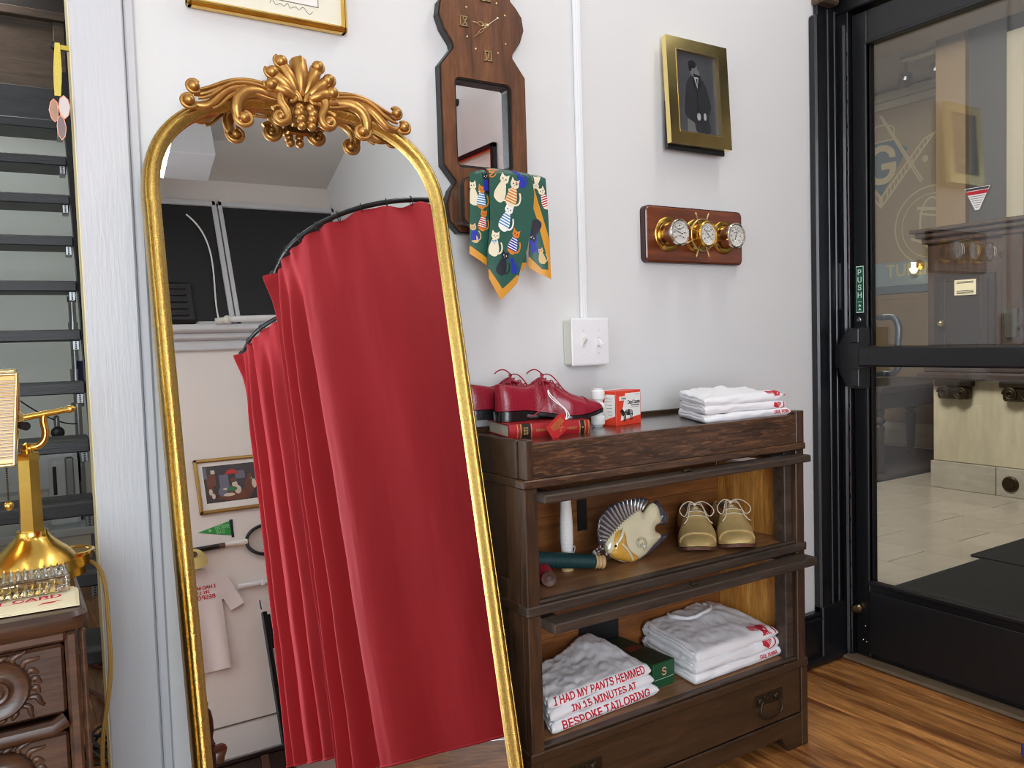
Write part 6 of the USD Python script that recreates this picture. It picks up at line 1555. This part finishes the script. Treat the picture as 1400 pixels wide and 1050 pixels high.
# ---------------------------------------------------------------- printed silk scarf over the pocket
def fold(x, z, ph, amp, k=60, lean=0.0):
    t = np.clip((1.47 - z) / .26, 0, 1)
    return amp * np.sin(k * x + ph) * t + .006 * np.sin(23 * x + ph * 2) * t + lean * t
sf = thing('silk_scarf', 'green silk scarf printed with cats and edged in ochre, draped over the clock pocket', 'scarf')
def panel(poly, y0, ph, amp, prints, border=None, k=60, lean=0.0, top=None):
    poly = poly.buffer(0)
    bpoly = border.intersection(poly) if border is not None else None
    base = poly.difference(border) if border is not None else poly
    def mp(lift):
        def fn(v):
            zc = v[:, 1]
            over = np.clip((zc - 1.468) / .03, 0, 1)
            y = y0 + fold(v[:, 0], zc, ph, amp, k, lean) - v[:, 2] - lift + over ** 2 * .055
            return np.stack([v[:, 0], y, zc - over * .004], 1)
        return fn
    def lay(g, th, lift):
        m = remap(subdiv(ext(g, th), .012), mp(lift)); m.fix_normals(); return m
    part(sf, 'silk_panel', lay(base, .0008, 0), SCARF_G, False)
    if bpoly is not None:
        part(sf, 'ochre_border', lay(bpoly, .0008, 0), SCARF_GOLD, False)
    for cat_ in prints:
        own = None
        for lv, (mt, g) in enumerate(cat_):
            g = g.intersection(poly)
            gs = [q for q in getattr(g, 'geoms', [g]) if q.geom_type == 'Polygon' and q.area > 2e-7]
            if not gs:
                continue
            m = cat([lay(q, .0003, .0008 + .00012 * lv) for q in gs])
            if own is None:
                own = part(sf, 'cat_print', m, mt, False)
            else:
                part(own, 'print_detail', m, mt, False, kind='stuff' if len(gs) > 1 else None)

def kitty(x, z, s, rot_=0, fur=None, sweater=None, stripe=None, pose='sit'):
    """A simple printed cat: tapered body, head with two ears, tail, optional striped jumper."""
    fur = fur or C_CREAM
    b_ = Polygon(smooth_curve([(-.40, -1.0), (-.48, -.5), (-.34, .05), (-.2, .35), (.2, .35), (.34, .05), (.48, -.5), (.40, -1.0), (-.40, -1.0)], 40)).buffer(0)
    hd_ = unary_union([affinity.scale(Point(0, .62).buffer(.36), 1.05, .85), Polygon([(-.36, .66), (-.33, 1.12), (-.06, .86)]), Polygon([(.36, .66), (.33, 1.12), (.06, .86)])])
    tl = LineString(smooth_curve([(.35, -.9), (.7, -.7), (.75, -.2), (.62, .1)], 12)).buffer(.07)
    out = [(fur, unary_union([b_, hd_, tl]) if sweater is None else unary_union([hd_, tl, b_]))]
    if sweater is not None:
        out.append((sweater, b_.intersection(sbox(-1, -.85, 1, .3))))
        if stripe is not None:
            out += [(stripe, unary_union([sbox(-1, zz, 1, zz + .10) for zz in np.arange(-.75, .3, .22)]).intersection(b_))]
    face = unary_union([Point(-.14, .66).buffer(.055), Point(.14, .66).buffer(.055), Polygon([(-.05, .54), (.05, .54), (0, .47)])])
    out.append((C_NAVY if fur is not C_NAVY else C_WHITE, face))
    s = s * 1.22
    T_ = lambda g: affinity.translate(affinity.scale(affinity.rotate(g, rot_, origin=(0, 0)), s, s, origin=(0, 0)), x, z)
    return [[(mt, T_(g)) for mt, g in out]]
PA = Polygon([(.033, 1.468), (.052, 1.476), (.078, 1.484), (.082, 1.40), (.078, 1.33), (.066, 1.262), (.050, 1.272), (.026, 1.288), (.029, 1.36)])
bA = Polygon([(.0, 1.296), (.028, 1.306), (.050, 1.290), (.070, 1.278), (.09, 1.24), (.0, 1.25)])
prA = kitty(.040, 1.425, .020, 4) + kitty(.061, 1.418, .020, -6, C_ORANGE, C_SKY, C_WHITE) + kitty(.062, 1.365, .018, -12, C_ORANGE, C_RED, C_WHITE) + kitty(.038, 1.335, .016, 8, C_TAN, C_BLUE) + kitty(.076, 1.45, .018, 10, C_NAVY, C_BLUE)
panel(PA, -.104, 1.2, .005, prA, bA, 70)
PB = Polygon([(.076, 1.484), (.105, 1.492), (.150, 1.490), (.190, 1.478), (.196, 1.43), (.186, 1.36), (.170, 1.30), (.152, 1.262), (.138, 1.222), (.090, 1.183), (.066, 1.232), (.064, 1.29), (.074, 1.36)])
bB = Polygon([(.05, 1.255), (.068, 1.252), (.096, 1.208), (.138, 1.240), (.160, 1.236), (.15, 1.17), (.08, 1.16), (.05, 1.20)])
prB = kitty(.108, 1.440, .025, -22) + kitty(.137, 1.430, .025, -18, C_CREAM, C_ORANGE, C_CREAM) + kitty(.116, 1.372, .024, -24, C_WHITE, C_WHITE, C_SKY) + kitty(.082, 1.312, .021, -10, C_CREAM) + kitty(.101, 1.268, .021, -20, C_NAVY) + kitty(.134, 1.318, .022, -22, C_ORANGE, C_BLUE, C_WHITE) + kitty(.086, 1.478, .015, -60, C_ORANGE) + kitty(.158, 1.466, .018, 20, C_BLUE) + kitty(.128, 1.262, .014, 10, C_BLUE)
prB += [[(C_RED, Point(.150, 1.452).buffer(.0045))], [(C_SKY, Polygon([(.075, 1.318), (.089, 1.320), (.082, 1.309)]))]]
panel(PB, -.118, 0.2, .006, prB, bB, 46, -.006)
# lettering scrawls between the cats
PC = Polygon([(.186, 1.480), (.215, 1.484), (.236, 1.472), (.238, 1.38), (.237, 1.29), (.236, 1.232), (.206, 1.246), (.184, 1.262), (.186, 1.31), (.192, 1.36), (.190, 1.42)])
bC = unary_union([Polygon([(.170, 1.285), (.186, 1.286), (.214, 1.256), (.229, 1.254), (.2300, 1.30), (.25, 1.30), (.25, 1.20), (.17, 1.22)]), Polygon([(.184, 1.47), (.194, 1.475), (.236, 1.33), (.238, 1.28), (.226, 1.29), (.208, 1.37), (.190, 1.425)])])
prC = kitty(.200, 1.345, .020, 160, C_NAVY, C_NAVY) + kitty(.196, 1.318, .019, 190, C_BLUE) + kitty(.210, 1.464, .017, 170, C_CREAM) + kitty(.228, 1.425, .020, 20, C_CREAM, C_RED, C_WHITE) + kitty(.214, 1.288, .014, 10, C_TAN)
panel(PC, -.110, 2.6, .008, prC, bC, 64, .0)
PD = Polygon([(.150, 1.36), (.182, 1.36), (.182, 1.27), (.170, 1.252), (.150, 1.262), (.146, 1.30)])
panel(PD, -.100, 1.0, .002, [], sbox(.14, 1.24, .19, 1.272), 40)

# ================================================================ LEFT EDGE: DESK, LAMP, CORDS, ORNAMENT
DZ = .742
dk = thing('sewing_desk', 'old carved walnut sewing desk with rosette drawers at the lower left', 'desk', (-.797, -.478, 0), .0)
DW_, DD = .95, .43
top = rrect(-DW_, 0, 0, DD, .022)
pts = [(x, y, z) for off, z in ((-.006, DZ), (0, DZ - .006), (0, DZ - .016), (-.008, DZ - .026)) for x, y in top.buffer(off).exterior.coords]
part(dk, 'desk_top', trimesh.convex.convex_hull(np.array(pts)), DESK_W, 40)
part(dk, 'drawer_frieze', box(-DW_ + .02, -.028, .012, DD - .02, DZ - .042, DZ - .026, .004), DESK_W)
part(dk, 'corner_post', cat([box(-.030, -.014, .014, .030, .03, DZ - .03, .004), box(-.012, -.004, .018, .030, .03, DZ - .03, .003)]), DESK_W)
part(dk, 'side_panel', box(-.024, -.014, .02, DD - .02, .05, DZ - .03, .002), DESK_W)
part(dk, 'back_panel', box(-DW_ + .02, -.02, DD - .03, DD - .02, .05, DZ - .03, .002), DESK_W)
for k in range(5):
    z1 = DZ - .046 - k * .122; z0 = z1 - .096
    d_ = part(dk, 'drawer', cat([box(-.36, -.031, .020, DD - .04, z0, z1, .004)]), DESK_W)
    rx, rz_ = -.112, (z0 + z1) / 2 + .002
    part(d_, 'rosette', lathe([(.0400, 0), (.0400, .004), (.037, .007), (.033, .004), (.022, .001), (.016, .004), (.0145, .010), (.011, .009), (.007, .012), (.004, .009), (0, .010)], 40, (rx, .020, rz_), '-y'), DESK_W, 50)
    lv = []
    for j in range(20):
        a = j * PI / 10 + .1
        r0, r1 = .042, .053 + (.013 if j % 5 in (2, 3) else 0)
        c_, s_ = math.cos(a), math.sin(a)
        q = [(rx + (r0 + (r1 - r0) * t) * c_ - .004 * math.sin(t * 5) * s_, .020, rz_ + (r0 + (r1 - r0) * t) * s_ * .86 + .004 * math.sin(t * 5) * c_) for t in np.linspace(0, 1, 8)]
        lv.append(tube(q, np.interp(np.linspace(0, 1, 8), [0, .5, 1], [.0035, .0042, .002]), 8))
    part(d_, 'carved_leaf', cat(lv), DESK_W, True, kind='stuff')
    part(dk, 'divider_rail', tube([(-.37, .014, z0 - .014), (-.05, .014, z0 - .014), (-.034, .018, z0 - .008)], .011, 10), DESK_W)
    part(dk, 'keyhole', lathe([(.007, 0), (.008, .002), (.005, .003), (.004, -.002)], 16, (-.135, .0035, z0 - .014), '-y'), DARK_BRONZE)
# postcards
pcd = thing('postcard', 'cream post card with red heading lying on the desk corner', 'postcard', (-.794, -.478, DZ))
part(pcd, 'card', mv(rot(box(-.14, 0, 0, .09, .0045, .0052), -.04, [0, 0, 1]), [-.016, .030, 0]), CARD, False)
hd_ = text('POST CARD', .0145, .0003, True, .125); hd_.apply_translation([-.142, .050, .0052])
ht_ = cat([hd_] + [box(-.120, -.028, .047, .0476, .0052, .0055)])
part(pcd, 'card_heading', mv(rot(ht_, -.04, [0, 0, 1]), [-.016, .022, 0]), RED_PRINT, False, label='red lettering POST CARD')
emb = ext(unary_union([affinity.scale(Point(0, 0).buffer(.004), 2.2, .8), LineString([(-.012, -.004), (.012, .003)]).buffer(.0008), LineString([(.004, .0), (.016, .003)]).buffer(.0006)]), .0003)
part(pcd, 'card_emblem', mv(emb, [-.048, .050, .0053]), RED_PRINT, False)
pc2 = thing('postcard', 'cream card lying under the post card on the desk corner', 'postcard', (-.794, -.478, DZ))
part(pc2, 'card', cat([mv(rot(box(-.14, 0, 0, .09, .0016 + .0009 * q_, .0022 + .0009 * q_), -.055 - .01 * q_, [0, 0, 1]), [-.012 - .002 * q_, .024 + .002 * q_, 0]) for q_ in range(3)]), CARD, False)
# cut crystal dish on a paper
ct = thing('crystal_dish', 'rectangular cut crystal dish behind the post card', 'dish', (-.794, -.478, DZ + .006))
cd = [box(-.150, -.018, .090, .160, 0, .022, .004)]
for i in range(15):
    for j in range(6):
        x, y = -.145 + i * .0085, .094 + j * .0115
        cd.append(trimesh.convex.convex_hull(np.array([(x, y, .021), (x + .0085, y, .021), (x + .0085, y + .0115, .021), (x, y + .0115, .021), (x + .00425, y + .0058, .029)])))
for i in range(14):
    x = -.145 + i * .009
    cd.append(trimesh.convex.convex_hull(np.array([(x, .0905, .002), (x + .009, .0905, .002), (x + .009, .0905, .02), (x, .0905, .02), (x + .0045, .085, .011)])))
part(ct, 'crystal_body', cat(cd), CLEAR, False)
solid('paper_slip', mv(rot(box(-.16, 0, 0, .075, 0, .0008), .03, [0, 0, 1]), [-.824, -.396, DZ]), CARD, 'pale paper slip under the crystal dish', 'paper')

# brass banker's lamp
LX, LY = -.853, -.262
lp = thing('desk_lamp', 'polished brass desk lamp with lit ribbed glass shade at the left edge', 'lamp', (0, 0, 0))
# stepped base with curved front
bo = Polygon(smooth_curve([(LX - .14, LY - .070), (LX - .05, LY - .062), (LX + .04, LY - .040), (LX + .076, LY - .004)], 24).tolist() + [(LX + .079, LY + .07), (LX - .14, LY + .10)])
def at(poly, z0, z1, b=.002):
    m = ext(poly, z1 - z0); m.apply_translation([0, 0, z0]); return m
part(lp, 'lamp_base', cat([at(bo.buffer(-.006), DZ, DZ + .014), at(bo, DZ + .014, DZ + .030)]), BRASS, 25)
part(lp, 'base_dome', lathe([(.058, .028), (.060, .030), (.056, .036), (.048, .046), (.036, .056), (.026, .066), (.022, .072), (.022, .078), (0, .078)], 40, (LX, LY, DZ)), BRASS, 40)
part(lp, 'pen_tray_disc', lathe([(.034, .030), (.034, .034), (.030, .035), (.028, .033), (.0, .033)], 32, (LX + .052, LY + .018, DZ)), BRASS, 40)
def hexcol(r0, r1, z0, z1):
    a = np.arange(6) * PI / 3 + .62
    return trimesh.convex.convex_hull(np.array([(LX + r * math.cos(t), LY + r * math.sin(t), z) for r, z in ((r0, z0), (r1, z1)) for t in a]))
part(lp, 'lamp_column', hexcol(.0175, .0155, DZ + .074, .936), BRASS, False)
part(lp, 'column_cap', cat([hexcol(.018, .017, .930, .940), lathe([(.008, .938), (.009, .946), (.006, .950), (.009, .953), (.0, .956)], 20, (LX, LY, 0))]), BRASS, 30)
arm = smooth_curve([(LX, LY, .950), (LX + .012, LY, .948), (LX + .022, LY, .955), (LX + .026, LY, .972), (LX + .024, LY, .990), (LX + .028, LY, 1.000)], 30)
part(lp, 'swan_arm', tube(arm, .0055, 10), BRASS, True)
part(lp, 'shade_rod', cat([tube([(LX - .06, LY - .004, .986), (LX + .062, LY, 1.003)], [.0052, .0046], 12), tube([(LX + .058, LY, 1.0025), (LX + .066, LY, 1.0035), (LX + .070, LY, 1.004)], [.0062, .005, .001], 12)]), BRASS, True)
part(lp, 'shade_holder', lathe([(.006, 0), (.014, .004), (.016, .014), (.010, .02), (0, .02)], 24).apply_transform(trimesh.transformations.rotation_matrix(PI / 2, [0, 1, 0])).apply_translation([LX - .022, LY - .002, .991]), BRASS_OLD)
part(lp, 'switch_knob', tube([(LX - .006, LY - .03, .985), (LX + .000, LY - .045, .984)], [.006, .0065], 14), BLACK_SATIN)
# pyramid-ended ribbed shade running off to the left
shx = LX - .018
sec = [(-.075, .930), (-.055, 1.045), (-.02, 1.066), (.03, 1.062), (.06, 1.02)]
sh = []
e0 = np.array([(shx - .0, LY - .072, .932), (shx + .010, LY - .040, 1.062), (shx + .010, LY + .030, 1.066), (shx, LY + .07, .95)])
apex = np.array([shx + .004, LY - .006, .99])
far_ = e0 + [-.26, 0, -.004]
V = np.vstack([e0, far_]); 
shade = trimesh.Trimesh(V, np.array([[0, 4, 5], [0, 5, 1], [1, 5, 6], [1, 6, 2], [2, 6, 7], [2, 7, 3], [0, 1, 2], [0, 2, 3], [4, 6, 5], [4, 7, 6]]), process=False); shade.fix_normals()
part(lp, 'glass_shade', shade, LAMP_SHADE, False)
ribs = []
for t in np.linspace(.06, .94, 22):
    a = e0[0] + (e0[1] - e0[0]) * t; b_ = e0[3] + (e0[2] - e0[3]) * t
    ribs.append(tube([a + [.001, 0, 0], b_ + [.001, 0, 0]], .0016, 5))
for t in np.linspace(.08, .92, 24):
    a = e0[0] + (e0[1] - e0[0]) * t
    ribs.append(tube([a + [0, -.001, 0], a + [-.25, -.001, -.002]], .0016, 5))
part(lp, 'shade_rib', cat(ribs), SHADE_RIB, False, kind='stuff')
part(lp, 'shade_diagonal', cat([tube([e0[i] + [.0015, 0, 0], e0.mean(0) + [.006, 0, 0]], .0018, 6) for i in range(4)]), BRASS_PALE, True, kind='stuff')
part(lp, 'shade_edge', cat([tube([e0[i], e0[(i + 1) % 4]], .0028, 8) for i in range(4)] + [tube([e0[i], far_[i]], .0028, 8) for i in range(4)]), BRASS_PALE, True)
beads = [ball((LX - .028, LY - .066, .926 - .0032 * k), .0015, 1) for k in range(15)]
part(lp, 'pull_chain', cat(beads), DARK_BRONZE, True)
part(lp, 'chain_ball', ball((LX - .028, LY - .066, .872), .0065, 2), BRASS)
bulb = UsdLux.SphereLight.Define(stage, lp + '/bulb'); bulb.CreateRadiusAttr(.012); bulb.CreateColorAttr(Gf.Vec3f(1.0, .74, .36)); bulb.CreateIntensityAttr(9.0)
bulb.AddTranslateOp().Set(Gf.Vec3d(LX - .09, LY - .012, .925))
# lamp cord and cables on the floor
P_ = [(LX + .074, LY + .03, DZ + .012), (LX + .088, LY + .04, DZ + .0), (LX + .100, LY + .03, .66), (LX + .098, LY + .02, .56), (LX + .082, LY + .03, .45), (LX + .084, LY + .05, .34), (LX + .098, LY + .08, .2), (LX + .112, LY + .12, .06), (LX + .12, LY + .2, .012), (LX + .10, LY + .5, .008)]
cdc = smooth_curve(P_, 90)
solid('lamp_cord', cat([tube(cdc + [0.0014, 0, 0], .0021, 8), tube(cdc - [0.0014, 0, 0], .0021, 8)]), CORD_GOLD, 'flat gold lamp cord hanging from the desk to the floor', 'cord')
rn = np.random.default_rng(5)
def tangle(cx, cy, rx, ry, n, r, z0, seed):
    g = np.random.default_rng(seed); a = np.cumsum(g.uniform(.5, 1.1, n)); 
    P = np.stack([cx + rx * np.cos(a) * g.uniform(.5, 1, n), cy + ry * np.sin(a * .9) * g.uniform(.5, 1, n), z0 + r + g.uniform(0, .05, n)], 1)
    return tube(smooth_curve(P, n * 9), r, 6)
solid('cable_tangle', cat([tangle(-.67, .62, .10, .14, 26, .0045, 0, 3), tangle(-.66, .66, .08, .12, 20, .004, .01, 4)]), CORD_BLACK, 'tangle of black cables on the floor behind the desk', 'cables')
solid('extension_cord', cat([tangle(-.66, 1.45, .09, .10, 18, .006, 0, 8), tube(smooth_curve([(-.70, 1.2, .01), (-.66, .9, .012), (-.70, .75, .012), (-.78, .6, .01)], 24), .006, 8)]), CORD_BROWN, 'rust brown extension cord coiled on the floor under the stairs', 'cable')
solid('floor_cable', tube(smooth_curve([(-.95, 1.5, .006), (-.80, 1.62, .006), (-.70, 1.60, .006), (-.6, 1.66, .006)], 24), .006, 8), CORD_BLACK, 'black cable crossing the floor below the stair treads', 'cable')
pwr = thing('power_strip', 'black power strip on the floor against the white casing', 'power strip')
part(pwr, 'strip_body', box(-.73, -.66, .30, .56, 0, .035, .006), BLACK_SATIN)
for k in range(3):
    part(pwr, 'socket', box(-.712, -.678, .33 + .07 * k, .37 + .07 * k, .0345, .037, .001), INK, False)
# hanging ornament on the casing edge
og = thing('hanging_ornament', 'three agate slices on a gold ribbon hung from the white casing edge', 'ornament')
part(og, 'peg', cat([cyl((-.745, -.012, 1.642), (-.768, -.016, 1.642), .004), ball((-.766, -.02, 1.642), .0085, 2, (1, .8, 1))]), BLACK_SATIN)
rbm = remap(subdiv(box(-.0065, .0065, -.0006, .0006, 0, .094), .01), lambda v: np.stack([-.7635 + v[:, 0] * (.75 + .25 * np.sin(v[:, 2] * 40)) + .004 * (v[:, 2] / .094 - .5) - .002, -.028 + v[:, 1] - .004 * np.sin(v[:, 2] * 33), 1.552 + v[:, 2]], 1))
part(og, 'ribbon', cat([rbm, remap(subdiv(box(-.002, .020, -.0008, .0008, -.004, .004), .006), lambda v: np.stack([-.762 + v[:, 0], -.026 + v[:, 1] + v[:, 0] * .5, 1.640 + v[:, 2] + v[:, 0] * .1], 1))]), RIBBON, 40)
def slice_(cx, cz, w, h_, y, seed):
    g = np.random.default_rng(seed); a = np.linspace(0, 2 * PI, 9)[:-1]
    return Polygon([(cx + w * math.cos(t) * g.uniform(.8, 1.05), cz + h_ * math.sin(t) * g.uniform(.85, 1.05)) for t in a])
for i, (cx, cz, w, h_, y, mt) in enumerate(((-.7745, 1.526, .0085, .022, -.024, CHARM_TAN), (-.7585, 1.533, .0095, .022, -.029, CHARM_PALE), (-.765, 1.497, .0085, .023, -.027, CHARM_GREY))):
    pl_ = slice_(cx, cz, w, h_, y, i + 3)
    so = part(og, 'agate_slice', xz(ext(pl_.buffer(-.0008), .0034), y), mt, 30, label=['tan agate slice', 'pale agate slice', 'grey agate slice'][i])
    part(so, 'copper_edge', xz(ext(pl_.difference(pl_.buffer(-.0012)), .0042), y + .0004), COPPER_EDGE, 30)
solid('blue_crate', box(1.2335, 1.40, -.98, -.692, .0005, .042, .008), BLUE_PLASTIC, 'blue plastic tray on the floorboards at the lower right corner', 'tray')
